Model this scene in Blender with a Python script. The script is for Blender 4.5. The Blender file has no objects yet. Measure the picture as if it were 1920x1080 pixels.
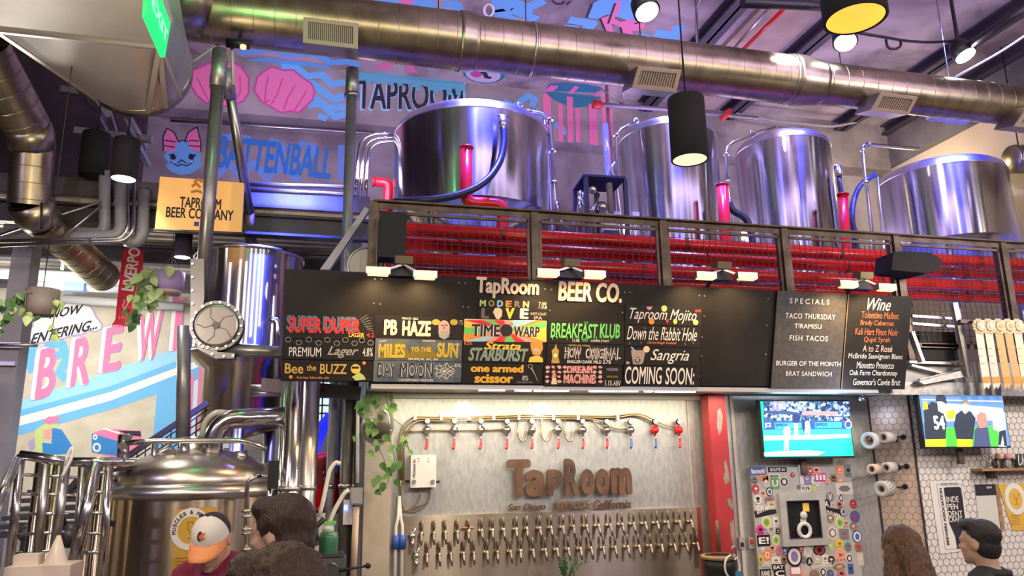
import bpy, bmesh, math, random
from mathutils import Vector, Matrix, Quaternion
R = math.radians
sc = bpy.context.scene
COL = sc.collection
random.seed(7)

# ------------------------------------------------------------------ camera
FPX = 1423.4                                   # focal length in pixels of a 1920 wide frame
CAM = Vector((0, 0, 1.6))
_y, _p, _r = R(13.804), R(13.007), R(-.838)
CF = Vector((math.sin(_y)*math.cos(_p), math.cos(_y)*math.cos(_p), math.sin(_p)))
_cr = Vector((math.cos(_y), -math.sin(_y), 0)); _cu = _cr.cross(CF)
CR = _cr*math.cos(_r) + _cu*math.sin(_r); CU = _cu*math.cos(_r) - _cr*math.sin(_r)
cam = bpy.data.objects.new('camera', bpy.data.cameras.new('camera')); COL.objects.link(cam)
cam.data.sensor_width = 36; cam.data.lens = FPX/1920*36; cam.data.clip_start = .05
m = Matrix((CR, CU, -CF)).transposed().to_4x4(); m.translation = CAM
cam.matrix_world = m
sc.camera = cam

# ------------------------------------------------------------------ view, world
vs = sc.view_settings
vs.view_transform = 'Standard'; vs.look = 'None'; vs.gamma = 1; vs.use_curve_mapping = False
vs.exposure = 0.35
sc.cycles.max_bounces = 8; sc.cycles.diffuse_bounces = 3; sc.cycles.glossy_bounces = 4
sc.cycles.sample_clamp_indirect = 4
sc.cycles.caustics_reflective = False; sc.cycles.caustics_refractive = False
w = bpy.data.worlds.new('hall'); sc.world = w; w.use_nodes = True
nt = w.node_tree; bg = nt.nodes['Background']
tc = nt.nodes.new('ShaderNodeTexCoord'); sx = nt.nodes.new('ShaderNodeSeparateXYZ')
rp = nt.nodes.new('ShaderNodeValToRGB'); mp = nt.nodes.new('ShaderNodeMapRange')
nt.links.new(tc.outputs['Generated'], sx.inputs[0]); nt.links.new(sx.outputs['Z'], mp.inputs['Value'])
mp.inputs['From Min'].default_value = -1; mp.inputs['From Max'].default_value = 1
nt.links.new(mp.outputs[0], rp.inputs[0]); nt.links.new(rp.outputs[0], bg.inputs[0])
e = rp.color_ramp.elements
e[0].position = .35; e[0].color = (.24, .16, .10, 1); e[1].position = .75; e[1].color = (.16, .13, .34, 1)
bg.inputs[1].default_value = .30

# ------------------------------------------------------------------ lamps of the hall and added lights
def lamp(name, kind, loc, power, color, size=.1, aim=None, size_y=None, spot=None, blend=.6, spread=None):
    l = bpy.data.lights.new(name, kind); l.energy = power; l.color = color
    if kind == 'AREA':
        l.size = size
        if spread: l.spread = R(spread)
        if size_y: l.shape = 'RECTANGLE'; l.size_y = size_y
    else: l.shadow_soft_size = size
    if kind == 'SPOT': l.spot_size = R(spot or 90); l.spot_blend = blend
    o = bpy.data.objects.new(name, l); COL.objects.link(o); o.location = loc
    if aim is not None: o.rotation_euler = (Vector(aim)-Vector(loc)).to_track_quat('-Z', 'Y').to_euler()
    return o
BLUE = (.24, .26, 1); PURPLE = (.68, .48, 1); WARM = (1, .74, .42); WHITE = (1, .95, .9)
# violet wash bars on the tank deck that light the ceiling
lamp('wash_light', 'AREA', (4.2, 8.2, 4.3), 80, PURPLE, 5, (4.2, 7.2, 6.6), .5)
lamp('wash_light', 'AREA', (-.2, 7.2, 4.5), 48, (.74, .54, 1), 2.6, (-.2, 9.1, 6.0), .4)
lamp('wash_light', 'AREA', (4.0, 3.6, 5.55), 90, (.72, .52, 1), 6, (4, 4.4, 6.6), 1.6)
# blue-white spots over the tank tops
for x, y, pw, c in ((1.25, 5.95, 300, (.5, .5, 1)), (3.25, 5.95, 300, (.5, .5, 1)), (4.6, 5.95, 160, PURPLE), (6.5, 5.95, 220, BLUE), (1.36, 7.0, 150, BLUE), (3.5, 7.0, 150, BLUE)):
    lamp('tank_spot_light', 'SPOT', (x, y, 6.25), pw, c, .07, (x*1.03, 6.75, 4.4), spot=70)
for x, ln in ((1.55, .9), (3.45, .5), (5.35, .4), (6.7, .7)):
    lamp('blue_streak_fill', 'AREA', (x, 5.7, 6.45), 105*ln/.7, (.045, .06, 1), ln, (x*1.02, 6.6, 4.3), .10, spread=62)  # unseen blue bars added to put blue bands on the tank shells
lamp('blue_streak_fill', 'AREA', (-.1, 5.85, 5.3), 200, (.05, .07, 1), .5, (-.45, 6.4, 3.0), .1, spread=26)  # unseen blue bar added to tint the hopper shell
lamp('ceiling_spot_lamp', 'SPOT', (3.93, 5.2, 5.35), 120, (.8, .74, 1), .06, (4.6, 7.0, 4.2), spot=100)
lamp('ceiling_spot_lamp', 'SPOT', (5.63, 5.5, 5.35), 120, (.8, .74, 1), .06, (6.6, 7.0, 4.2), spot=100)
lamp('hopper_spot_light', 'SPOT', (-.35, 5.85, 5.3), 240, BLUE, .05, (-.55, 6.5, 3.1), spot=26)
# unseen lights added around the viewer, for fill and streaks on the steel
for x, y, pw, c in ((-2.5, -1.5, 28, (1, .86, .68)), (0.4, -2.2, 30, (1, .80, .55)), (3.2, -1.6, 26, (1, .9, .8)), (6.0, -.6, 30, (1, .82, .6)), (7.8, 1.6, 40, (.85, .75, 1)), (-4.5, .8, 30, (.75, .62, 1)), (2.2, -3.4, 50, (1, .85, .7)), (-.8, .6, 16, (1, .8, .55)), (5.0, -2.6, 45, (.9, .8, 1)), (9.2, -.8, 40, (1, .8, .55))):
    lamp('hall_fill', 'AREA', (x, y, 4.0), pw, c, .09, (x*.6+1, 5, 1.6))
# LED strip under the soffit that lights the tap wall
lamp('soffit_strip_light', 'AREA', (1.75, 5.16, 2.07), 17, (1, .86, .62), 2.6, (1.75, 5.36, 0), .05)
for x in (.98, 1.57):
    lamp('soffit_spot_light', 'SPOT', (x, 5.40, 2.06), 9, (1, .86, .60), .03, (x, 5.5, 1.6), spot=120, blend=1)
lamp('door_ceiling_light', 'POINT', (3.85, 4.75, 1.98), 5, (.75, .8, 1), .05)
# bright light before the painted wall under the left deck, with added fill
lamp('under_deck_light', 'AREA', (-2.6, 7.4, 3.2), 36, (1, .97, .9), 1.6, (-3.0, 9.5, 2.2), .3)
lamp('under_deck_light', 'POINT', (-2.8, 7.3, 2.7), 70, (1, .95, .85), .1)  # unseen point fill added to lift the deck underside
lamp('brewhouse_fill', 'POINT', (-1.3, 3.4, 2.7), 42, (1, .80, .55), .12)  # unseen warm fill added to brighten the duct bottom and brewhouse
# unseen yellow light added by the plaster wall on the right
lamp('right_wall_fill', 'POINT', (7.6, 8.3, 5.4), 30, (1, .8, .45), .15)
lamp('tile_light', 'AREA', (5.4, 3.6, 2.9), 20, (1, .85, .66), .3, (5.2, 5.4, 1.3))

# ------------------------------------------------------------------ measuring helpers: a sight line met with a real plane
def ray(x, y): return CF + CR*((x-960)/FPX) - CU*((y-540)/FPX)
def at(x, y, Y):
    d = ray(x, y); return CAM + d*(Y/d.y)
def atx(x, y, X):
    d = ray(x, y); return CAM + d*(X/d.x)
def atz(x, y, z):
    d = ray(x, y); return CAM + d*((z-1.6)/d.z)
def onp(x, y, O, n):
    d = ray(x, y); return CAM + d*((O-CAM).dot(n)/d.dot(n))
def upright(xl, xr, y, Yc):
    a = math.atan2(*ray(xl, y).xy); b = math.atan2(*ray(xr, y).xy); mm = (a+b)/2
    d = Yc/math.cos(mm); return d*math.sin(mm), Yc, d*math.sin((b-a)/2)

# ------------------------------------------------------------------ materials
MATS = {}
def mat(name, col, rough=.5, metal=0, emit=0, **k):
    if name in MATS: return MATS[name]
    mm = bpy.data.materials.new(name); mm.use_nodes = True; b = mm.node_tree.nodes['Principled BSDF']
    b.inputs['Base Color'].default_value = (*col, 1); b.inputs['Roughness'].default_value = rough
    b.inputs['Metallic'].default_value = metal
    if emit:
        b.inputs['Emission Color'].default_value = (*col, 1); b.inputs['Emission Strength'].default_value = emit
    for kk, v in k.items(): b.inputs[kk.replace('_', ' ')].default_value = v
    MATS[name] = mm; return mm
def noisy(name, c1, c2, scale=4, rough=.7, metal=0, bump=0, stretch=(1, 1, 1), detail=6, lo=.35, hi=.65, r2=None, dist=0):
    if name in MATS: return MATS[name]
    mm = mat(name, c1, rough, metal); t = mm.node_tree; b = t.nodes['Principled BSDF']
    tc = t.nodes.new('ShaderNodeTexCoord'); mp = t.nodes.new('ShaderNodeMapping'); n = t.nodes.new('ShaderNodeTexNoise')
    mp.inputs['Scale'].default_value = stretch; n.inputs['Scale'].default_value = scale; n.inputs['Detail'].default_value = detail
    n.inputs['Distortion'].default_value = dist
    r = t.nodes.new('ShaderNodeValToRGB'); r.color_ramp.elements[0].color = (*c1, 1); r.color_ramp.elements[1].color = (*c2, 1)
    r.color_ramp.elements[0].position = lo; r.color_ramp.elements[1].position = hi
    t.links.new(tc.outputs['Object'], mp.inputs[0]); t.links.new(mp.outputs[0], n.inputs['Vector'])
    t.links.new(n.outputs['Fac'], r.inputs[0]); t.links.new(r.outputs[0], b.inputs['Base Color'])
    if bump:
        bp = t.nodes.new('ShaderNodeBump'); bp.inputs['Strength'].default_value = bump; bp.inputs['Distance'].default_value = .02
        t.links.new(n.outputs['Fac'], bp.inputs['Height']); t.links.new(bp.outputs[0], b.inputs['Normal'])
    if r2 is not None:
        q = t.nodes.new('ShaderNodeMapRange'); q.inputs['To Min'].default_value = rough; q.inputs['To Max'].default_value = r2
        t.links.new(n.outputs['Fac'], q.inputs['Value']); t.links.new(q.outputs[0], b.inputs['Roughness'])
    return mm
concrete = noisy('concrete', (.20, .175, .17), (.40, .37, .35), 1.5, .85, bump=.2, detail=11, dist=.5, lo=.32, hi=.64)
ceiling_c = noisy('ceiling_concrete', (.15, .125, .13), (.50, .44, .43), 1.3, .9, bump=.25, detail=12, dist=.8, lo=.30, hi=.62)
dark_c = noisy('dark_concrete', (.10, .095, .10), (.20, .19, .20), 2, .85, detail=8)
steel = noisy('brushed_steel', (.60, .60, .62), (.72, .72, .73), 9, .11, 1, .035, (1, 1, .03), 4, r2=.22)
def aniso(mm, amt, rot=0):
    t = mm.node_tree; b = t.nodes['Principled BSDF']; g = t.nodes.new('ShaderNodeTangent'); g.direction_type = 'RADIAL'; g.axis = 'Z'
    if rot is None:
        g = t.nodes.new('ShaderNodeCombineXYZ'); g.inputs[0].default_value = 1; rot = .25
    t.links.new(g.outputs[0], b.inputs['Tangent']); b.inputs['Anisotropic'].default_value = amt; b.inputs['Anisotropic Rotation'].default_value = rot
    return mm
aniso(steel, .94, .25)
steel2 = mat('polished_steel', (.74, .73, .72), .16, 1)
satin = mat('satin_steel', (.58, .57, .56), .32, 1)
galv = noisy('galvanised', (.40, .41, .40), (.56, .56, .54), 26, .34, .9, 0, (1, 1, 1), 3, r2=.5)
duct_m = noisy('duct_metal', (.36, .32, .22), (.48, .43, .31), 7, .26, 1, 0, (1, 1, 1), 5, r2=.4)
cladding = noisy('metal_cladding', (.44, .45, .43), (.56, .57, .54), 40, .38, .72, 0, (1, 1, .35), 6, r2=.5)
iron = noisy('rail_iron', (.085, .060, .042), (.16, .125, .095), 8, .45, .6)
wire_m = mat('wire', (.045, .035, .035), .5, .5)
blk = mat('black_paint', (.012, .012, .014), .45)
blk_matte = mat('black_matte', (.016, .016, .02), .8)
rubber = mat('black_rubber', (.02, .022, .035), .38)
red = mat('red_pipe', (.74, .018, .025), .24)
redpaint = noisy('worn_red', (.36, .018, .024), (.42, .04, .045), 3, .45)
board_m = noisy('board_black', (.012, .011, .011), (.022, .02, .019), 3, .42)
pvc = mat('grey_pipe', (.33, .34, .37), .4)
white_p = mat('white_plastic', (.80, .79, .76), .4)
grey_p = mat('grey_plastic', (.28, .28, .29), .5)
wood = noisy('wood', (.30, .18, .09), (.42, .27, .15), 3, .55, stretch=(1, 8, 8))
copper = mat('brass_line', (.48, .36, .20), .3, .9)
leafg = noisy('leaf_green', (.06, .20, .035), (.16, .36, .07), 6, .45)
leafd = noisy('leaf_dark', (.03, .10, .03), (.08, .22, .05), 6, .45)
leaflt = noisy('leaf_light', (.22, .36, .10), (.50, .62, .28), 9, .45)
glow_w = mat('lamp_white', (1, .97, .92), .5, emit=9)
glow_warm = mat('lamp_warm', (1, .64, .24), .5, emit=1.9)
def flat(name, c, rough=.7, emit=0): return mat(name, c, rough, 0, emit)
PK = flat('mural_pink', (.85, .22, .42)); PKD = flat('mural_magenta', (.62, .08, .34)); SKY = flat('mural_sky', (.16, .50, .85))
SKY2 = flat('mural_light_blue', (.34, .68, .90)); BLU = flat('mural_blue', (.03, .24, .62)); TEAL = flat('mural_teal', (.03, .22, .32))
WHT = flat('paint_white', (.85, .84, .82)); BLKP = flat('paint_black', (.02, .018, .03)); YEL = flat('paint_yellow', (.85, .62, .10))
GRN = flat('paint_green', (.16, .62, .16)); ORG = flat('paint_orange', (.85, .30, .06)); REDP = flat('paint_red', (.72, .04, .05))
LILAC = flat('paint_lilac', (.42, .34, .62)); OLV = flat('paint_olive', (.42, .36, .06)); GRYP = flat('paint_grey', (.34, .35, .34))
CRM = flat('paint_cream', (.85, .68, .52)); PNK2 = flat('paint_salmon', (.80, .36, .36)); LIME = flat('paint_lime', (.55, .70, .24))

# ------------------------------------------------------------------ mesh builder
class MB:
    def __init__(s): s.v = []; s.f = []; s.sm = []
    def add(s, vs, fs, smooth=False):
        k = len(s.v); s.v += [Vector(p) for p in vs]; s.f += [tuple(i+k for i in q) for q in fs]; s.sm += [smooth]*len(fs); return s
    def box(s, c, d, M=None):
        c = Vector(c); M = M or Matrix.Identity(3)
        vs = [c + M @ Vector((x*d[0]/2, y*d[1]/2, z*d[2]/2)) for x in (-1, 1) for y in (-1, 1) for z in (-1, 1)]
        return s.add(vs, [(0, 1, 3, 2), (4, 6, 7, 5), (0, 4, 5, 1), (2, 3, 7, 6), (0, 2, 6, 4), (1, 5, 7, 3)])
    def bar(s, a, b, w, h=None, up=(0, 0, 1)):
        a = Vector(a); b = Vector(b); d = b-a; z = d.normalized(); u = Vector(up)
        if abs(z.dot(u)) > .98: u = Vector((0, 1, 0))
        x = u.cross(z).normalized(); y = z.cross(x)
        return s.box((a+b)/2, (w, h or w, d.length), Matrix((x, y, z)).transposed())
    def tube(s, pts, r, n=10, caps=True, closed=False):
        pts = [Vector(p) for p in pts]; N = len(pts); rs = r if isinstance(r, (list, tuple)) else [r]*N
        vs = []; prev = None
        for i, p in enumerate(pts):
            if closed: d = pts[(i+1) % N]-pts[i-1]
            else: d = pts[min(i+1, N-1)]-pts[max(i-1, 0)]
            d.normalize()
            if prev is None:
                q = Vector((0, 0, 1)) if abs(d.z) < .9 else Vector((1, 0, 0)); x = q.cross(d).normalized()
            else: x = (prev - d*prev.dot(d)).normalized()
            prev = x; y = d.cross(x)
            vs += [p + (x*math.cos(2*math.pi*k/n) + y*math.sin(2*math.pi*k/n))*rs[i] for k in range(n)]
        fs = [(i*n+k, i*n+(k+1) % n, ((i+1) % N)*n+(k+1) % n, ((i+1) % N)*n+k) for i in range(N if closed else N-1) for k in range(n)]
        s.add(vs, fs, True)
        if caps and not closed:
            s.add(vs[:n][::-1], [tuple(range(n))]); s.add(vs[-n:], [tuple(range(n))])
        return s
    def bend(s, pts, r, rad=.1, n=10, k=5):
        "tube through pts with rounded corners"
        pts = [Vector(p) for p in pts]; o = [pts[0]]
        for i in range(1, len(pts)-1):
            a, b, c = pts[i-1:i+2]; l = min(rad, (a-b).length*.48, (c-b).length*.48)
            p = b+(a-b).normalized()*l; q = b+(c-b).normalized()*l
            for j in range(k+1):
                t = j/k; o.append(p*(1-t)**2 + b*2*t*(1-t) + q*t*t)
        o.append(pts[-1]); return s.tube(o, r, n)
    def lathe(s, prof, c, axis=(0, 0, 1), n=32, smooth=True, a0=0, a1=2*math.pi):
        c = Vector(c); q = Vector((0, 0, 1)).rotation_difference(Vector(axis).normalized())
        vs = [c + q @ Vector((r*math.cos(a0+(a1-a0)*k/n), r*math.sin(a0+(a1-a0)*k/n), z)) for r, z in prof for k in range(n)]
        fs = [(i*n+k, i*n+(k+1) % n, (i+1)*n+(k+1) % n, (i+1)*n+k) for i in range(len(prof)-1) for k in range(n)]
        return s.add(vs, fs, smooth)
    def disc(s, c, r, h, axis=(0, 0, 1), n=24):
        return s.lathe([(0, -h/2), (r, -h/2)], c, axis, n, False).lathe([(r, -h/2), (r, h/2)], c, axis, n).lathe([(r, h/2), (0, h/2)], c, axis, n, False)
    def ball(s, c, r, n=12, M=None):
        r = Vector(r) if hasattr(r, '__len__') else Vector((r, r, r)); c = Vector(c); M = M or Matrix.Identity(3)
        vs = []; h = n//2
        for i in range(h+1):
            t = math.pi*i/h
            for k in range(n):
                p = 2*math.pi*k/n; vs.append(c + M @ Vector((r.x*math.sin(t)*math.cos(p), r.y*math.sin(t)*math.sin(p), -r.z*math.cos(t))))
        return s.add(vs, [(i*n+k, i*n+(k+1) % n, (i+1)*n+(k+1) % n, (i+1)*n+k) for i in range(h) for k in range(n)], True)
    def prism(s, pts, off):
        pts = [Vector(p) for p in pts]; n = len(pts); off = Vector(off)
        return s.add(pts+[p+off for p in pts], [tuple(range(n))[::-1], tuple(range(n, 2*n))] + [(i, (i+1) % n, (i+1) % n+n, i+n) for i in range(n)])
    def poly(s, pts): return s.add(pts, [tuple(range(len(pts)))])
    def build(s, name, m, parent=None, local=False, kind=None, label=None, subd=0):
        me = bpy.data.meshes.new(name); vs = s.v
        if parent is not None and not local:
            b = base_of(parent); vs = [p-b for p in vs]
        me.from_pydata([tuple(p) for p in vs], [], s.f); me.polygons.foreach_set('use_smooth', s.sm)
        me.update(); bm = bmesh.new(); bm.from_mesh(me); bmesh.ops.remove_doubles(bm, verts=bm.verts, dist=1e-5)
        bmesh.ops.recalc_face_normals(bm, faces=bm.faces); bm.to_mesh(me); bm.free()
        o = bpy.data.objects.new(name, me); COL.objects.link(o); me.materials.append(m)
        if parent is not None: o.parent = parent
        if kind: o['kind'] = kind
        if label: o['label'] = label
        if subd:
            md = o.modifiers.new('s', 'SUBSURF'); md.levels = md.render_levels = subd
        return o
BASES = {}
def base_of(o):
    v = Vector((0, 0, 0))
    while o is not None: v = v + o.location; o = o.parent
    return v
def thing(name, label, cat, loc=(0, 0, 0), group=None):
    o = bpy.data.objects.new(name, None); COL.objects.link(o); o.location = loc; o.empty_display_size = .1
    return tag(o, label, cat, group)
def explode(o):
    'one object for every separate piece of the mesh o'
    me = o.data; n = len(me.vertices); root = list(range(n))
    def find(i):
        while root[i] != i: root[i] = root[root[i]]; i = root[i]
        return i
    for e in me.edges:
        a, b = find(e.vertices[0]), find(e.vertices[1])
        if a != b: root[a] = b
    isl = {}
    for p in me.polygons: isl.setdefault(find(p.vertices[0]), []).append(p)
    for ps in isl.values():
        ids = sorted({i for p in ps for i in p.vertices}); k = {i: j for j, i in enumerate(ids)}
        m2 = bpy.data.meshes.new(o.name); m2.from_pydata([tuple(me.vertices[i].co) for i in ids], [], [tuple(k[i] for i in p.vertices) for p in ps])
        m2.polygons.foreach_set('use_smooth', [p.use_smooth for p in ps]); m2.materials.append(me.materials[0])
        q = bpy.data.objects.new(o.name.split('.')[0], m2); COL.objects.link(q); q.parent = o.parent
    bpy.data.objects.remove(o)
def tag(o, label, cat, group=None):
    o['label'] = label; o['category'] = cat
    if group: o['group'] = group
    return o
def struct(o): o['kind'] = 'structure'; return o
def dup(root, loc, label, rot=None):
    r = root.copy(); COL.objects.link(r); r.location = loc; r['label'] = label
    if rot is not None: r.rotation_euler = rot
    for ch in list(root.children):
        c = ch.copy(); COL.objects.link(c); c.parent = r
        for g in list(ch.children):
            d = g.copy(); COL.objects.link(d); d.parent = c
    return r
ORD = ['first', 'second', 'third', 'fourth', 'fifth', 'sixth', 'seventh', 'eighth', 'ninth', 'tenth', 'eleventh', 'twelfth', 'thirteenth', 'fourteenth',
       'fifteenth', 'sixteenth', 'seventeenth', 'eighteenth', 'nineteenth', 'twentieth', 'twenty-first', 'twenty-second', 'twenty-third', 'twenty-fourth', 'twenty-fifth', 'twenty-sixth']

# ------------------------------------------------------------------ drawing on a plane: a frame with origin O, axes u and v, facing n
class Frame:
    k = 0
    def step(s): Frame.k += 1; return (Frame.k % 9)*.00009      # paint layers never lie in exactly one plane
    def __init__(s, O, u, v):
        s.O = Vector(O); s.u = Vector(u).normalized(); s.v = Vector(v).normalized(); s.n = s.u.cross(s.v).normalized()
        if s.n.dot(CAM-s.O) < 0: s.n = -s.n
    def uv(s, x, y):
        p = onp(x, y, s.O, s.n)-s.O; return p.dot(s.u), p.dot(s.v)
    def pt(s, uv, lift=0): return s.O + s.u*uv[0] + s.v*uv[1] + s.n*lift
    def px(s, x, y, lift=0): return s.pt(s.uv(x, y), lift)
    def rect(s, x0, y0, x1, y1):
        "measured rectangle in frame units: left, bottom, right, top (y at the middle of the shape)"
        xm, ym = (x0+x1)/2, (y0+y1)/2
        return s.uv(x0, ym)[0], s.uv(xm, y1)[1], s.uv(x1, ym)[0], s.uv(xm, y0)[1]
    def slab(s, mb, r, t, lift=0):
        a, b, c, d = r; q = [s.pt(k, lift) for k in ((a, b), (c, b), (c, d), (a, d))]
        return mb.prism(q, s.n*t)
    def shape(s, mb, pts, lift):
        lift += s.step(); return mb.poly([s.px(x, y, lift) for x, y in pts])
    def stroke(s, mb, pts, wd, lift, closed=False):
        "flat brush stroke of width wd (metres) through measured points"
        P = [Vector(s.uv(x, y)) for x, y in pts]; N = len(P); h = wd/2
        for i in range(N if closed else N-1):
            p, q = P[i], P[(i+1) % N]; d = q-p
            if d.length < 1e-6: continue
            d.normalize(); nn = Vector((-d.y, d.x))*h
            l0 = s.step(); mb.poly([s.pt(k, lift+l0) for k in (p+nn, p-nn, q-nn, q+nn)])
            if closed or i: mb.poly([s.pt(p+Vector((math.cos(k*.7854), math.sin(k*.7854)))*h, lift+l0+.0001) for k in range(8)])
        return mb
    def spot(s, mb, x, y, rx, ry=None, lift=.003, n=20):
        "painted ellipse, radii in metres"
        a, b = s.uv(x, y); ry = ry or rx; lift += s.step()
        return mb.poly([s.pt((a+rx*math.cos(2*math.pi*k/n), b+ry*math.sin(2*math.pi*k/n)), lift) for k in range(n)])
TXT = {}
def glyphs(st, bold, shear, depth, res=3, space=1):
    k = (st, bold, shear, depth, space)
    if k not in TXT:
        c = bpy.data.curves.new('t', 'FONT'); c.body = st; c.shear = shear; c.extrude = depth; c.resolution_u = res
        c.space_character = space; c.align_x = 'LEFT'
        o = bpy.data.objects.new('t', c); me = bpy.data.meshes.new_from_object(o)
        vs = [v.co.copy() for v in me.vertices]; fs = [tuple(p.vertices) for p in me.polygons]
        bpy.data.objects.remove(o); bpy.data.meshes.remove(me); bpy.data.curves.remove(c)
        if bold > 0:
            V0, F0 = vs, fs; vs, fs = [], []
            for i, (dx, dy) in enumerate(((0, 0), (-1, 0), (1, 0), (0, 1), (0, -1), (.7, .7), (-.7, .7), (.7, -.7), (-.7, -.7))):
                n0 = len(vs); vs += [Vector((v.x+dx*bold*1.1, v.y+dy*bold*.8, v.z, )).to_4d() for v in V0]; fs += [tuple(q+n0 for q in f) for f in F0]
                for v in vs[n0:]: v.w = i*.00008
        else: vs = [v.to_4d() for v in vs]
        if bold <= 0:
            for v in vs: v.w = 0
        TXT[k] = (vs, fs)
    return TXT[k]
def write(mb, fr, st, r, lift=.003, bold=0, shear=0, depth=0, space=1, grow=0, skew=0):
    "lettering fitted to the rectangle r (frame units) on frame fr"
    vs, fs = glyphs(st, bold, shear, depth and 1, 3, space)
    if not vs: return mb
    xs = [v.x for v in vs]; ys = [v.y for v in vs]; x0, x1, y0, y1 = min(xs), max(xs), min(ys), max(ys)
    a, b, c, d = r; a -= grow; c += grow; b -= grow; d += grow
    out = []
    for v in vs:
        fu = (v.x-x0)/max(x1-x0, 1e-6)
        out.append(fr.pt((a+(c-a)*fu, b+(d-b)*(v.y-y0)/max(y1-y0, 1e-6)+skew*fu), lift+v.w+(depth*(.5+v.z/2) if depth else 0)))
    return mb.add(out, fs)

# ================================================================== THE SETTING
def wall(name, x0, x1, y0, y1, z0, z1, m): return struct(MB().box(((x0+x1)/2, (y0+y1)/2, (z0+z1)/2), (x1-x0, y1-y0, z1-z0)).build(name, m))
floor_m = noisy('floor_concrete', (.16, .13, .11), (.26, .22, .19), 2, .5, detail=8)
wall('floor', -9, 11, -5, 10, -.2, 0, floor_m)
wall('ceiling', -9, 11, -1, 10, 6.6, 6.8, ceiling_c)
CEIL = 6.6; FAS = 9.2; BACK = 9.52
wall('wall_back', -9, 11, BACK, BACK+.2, 0, CEIL, concrete)
wall('trim_1', -9, 8.25, FAS, BACK, 5.87, CEIL, concrete)
wall('wall_left', -9.2, -9, -1, 10, 0, CEIL, dark_c)
yellow_w = noisy('cream_plaster', (.62, .52, .36), (.72, .64, .48), 1.2, .8)
wall('wall_right', 8.35, 8.55, 3.5, BACK, 0, 5.95, yellow_w)
wall('trim_2', 8.25, 8.6, 3.5, BACK, 5.95, CEIL, dark_c)
steel_b = noisy('beam_steel', (.035, .03, .04), (.07, .06, .075), 3, .5)
def ibeam(name, x, y0, y1, wd, h):
    b = MB(); b.box((x, (y0+y1)/2, CEIL-.012), (wd, y1-y0, .024)).box((x, (y0+y1)/2, CEIL-h+.012), (wd, y1-y0, .024)).box((x, (y0+y1)/2, CEIL-h/2), (.03, y1-y0, h))
    return struct(b.build(name, steel_b))
for k, q in enumerate(((1313, 92), (1490, 113), (1723, 147), (1905, 110))):
    ibeam('trim_%d' % (k+3), atz(*q, CEIL-.14).x, -.8, FAS, .2, .16)
xa = atz(1500, 60, CEIL).x - .42
struct(MB().box((xa, 4.2, CEIL-.03), (.72, 9.9, .06)).build('trim_7', noisy('plank_panel', (.34, .26, .20), (.46, .37, .29), 2, .7)))
wall('trim_17', -9, at(268, 280, 9.1).x, 9.05, FAS, 3.9, CEIL, noisy('added_dark_panel', (.030, .02, .024), (.06, .04, .045), 2, .85))  # dark maroon panel added to keep the left end dark
wall('trim_18', -9, -1.95, 4.6, 9.05, 6.52, CEIL, MATS['added_dark_panel'])  # dark sheet added in place of the unlit left part of the ceiling
# deck that carries the tanks, and the lower deck on the left
DECK = 2.36
xd0 = at(690, 735, 5.2).x
wall('floor_mezzanine', xd0, 8.35, 5.16, 9.3, 2.10, DECK, noisy('deck_steel', (.30, .30, .31), (.42, .42, .42), 5, .5, .5))
LD = 3.66
dk = MB().box((-4.2, 7.9, LD+.12), (9.0, 3.1, .1))
for k in range(20): dk.box((-4.2, 6.42+k*.155, LD+.045), (9.0, .06, .05))
struct(dk.build('floor_mezzanine_left', noisy('deck_underside', (.42, .38, .33), (.56, .51, .45), 4, .7)))
wall('trim_19', -8.7, .3, 6.32, 6.35, LD+.05, LD+.20, noisy('slab_edge_dark', (.06, .05, .06), (.12, .10, .11), 4, .5))  # dark strip added over the slab edge to hold down its brightness
for k, yy in enumerate((6.36, 7.5, 8.7)):
    struct(MB().box((-4.2, yy, LD-.02), (9.0, .1, .02)).box((-4.2, yy, LD-.18), (9.0, .1, .02)).box((-4.2, yy, LD-.1), (9.0, .015, .15)).build('trim_%d' % (k+8), steel_b))
# service wall behind the bar: pilaster, metal cladding, door part
YW = 5.5
xp0, xp1 = at(683, 900, 5.4).x, at(733, 900, 5.4).x
wall('wall_bar_end', xp0, xp1, 5.4, 5.75, 0, 2.10, noisy('pilaster_concrete', (.36, .31, .24), (.50, .45, .37), 2.5, .85, bump=.1, stretch=(1, 1, .4)))
xr0 = at(1640, 870, YW).x
wall('wall_bar', xp1, xr0, YW, 5.7, 0, 2.10, cladding)
for k, px in enumerate((733, 1293, 1378)):
    x = at(px, 850, YW).x
    struct(MB().box((x, YW-.006, 1.05), (.03 if k != 1 else .006, .012, 2.1)).build('trim_%d' % (k+11), noisy('trim_strip', (.52, .50, .44), (.60, .58, .52), 5, .5)))
struct(MB().box(((xp1+at(1350, 742, YW).x)/2, YW-.02, 2.08), (at(1350, 742, YW).x-xp1, .04, .035)).build('trim_14', MATS['trim_strip']))
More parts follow.
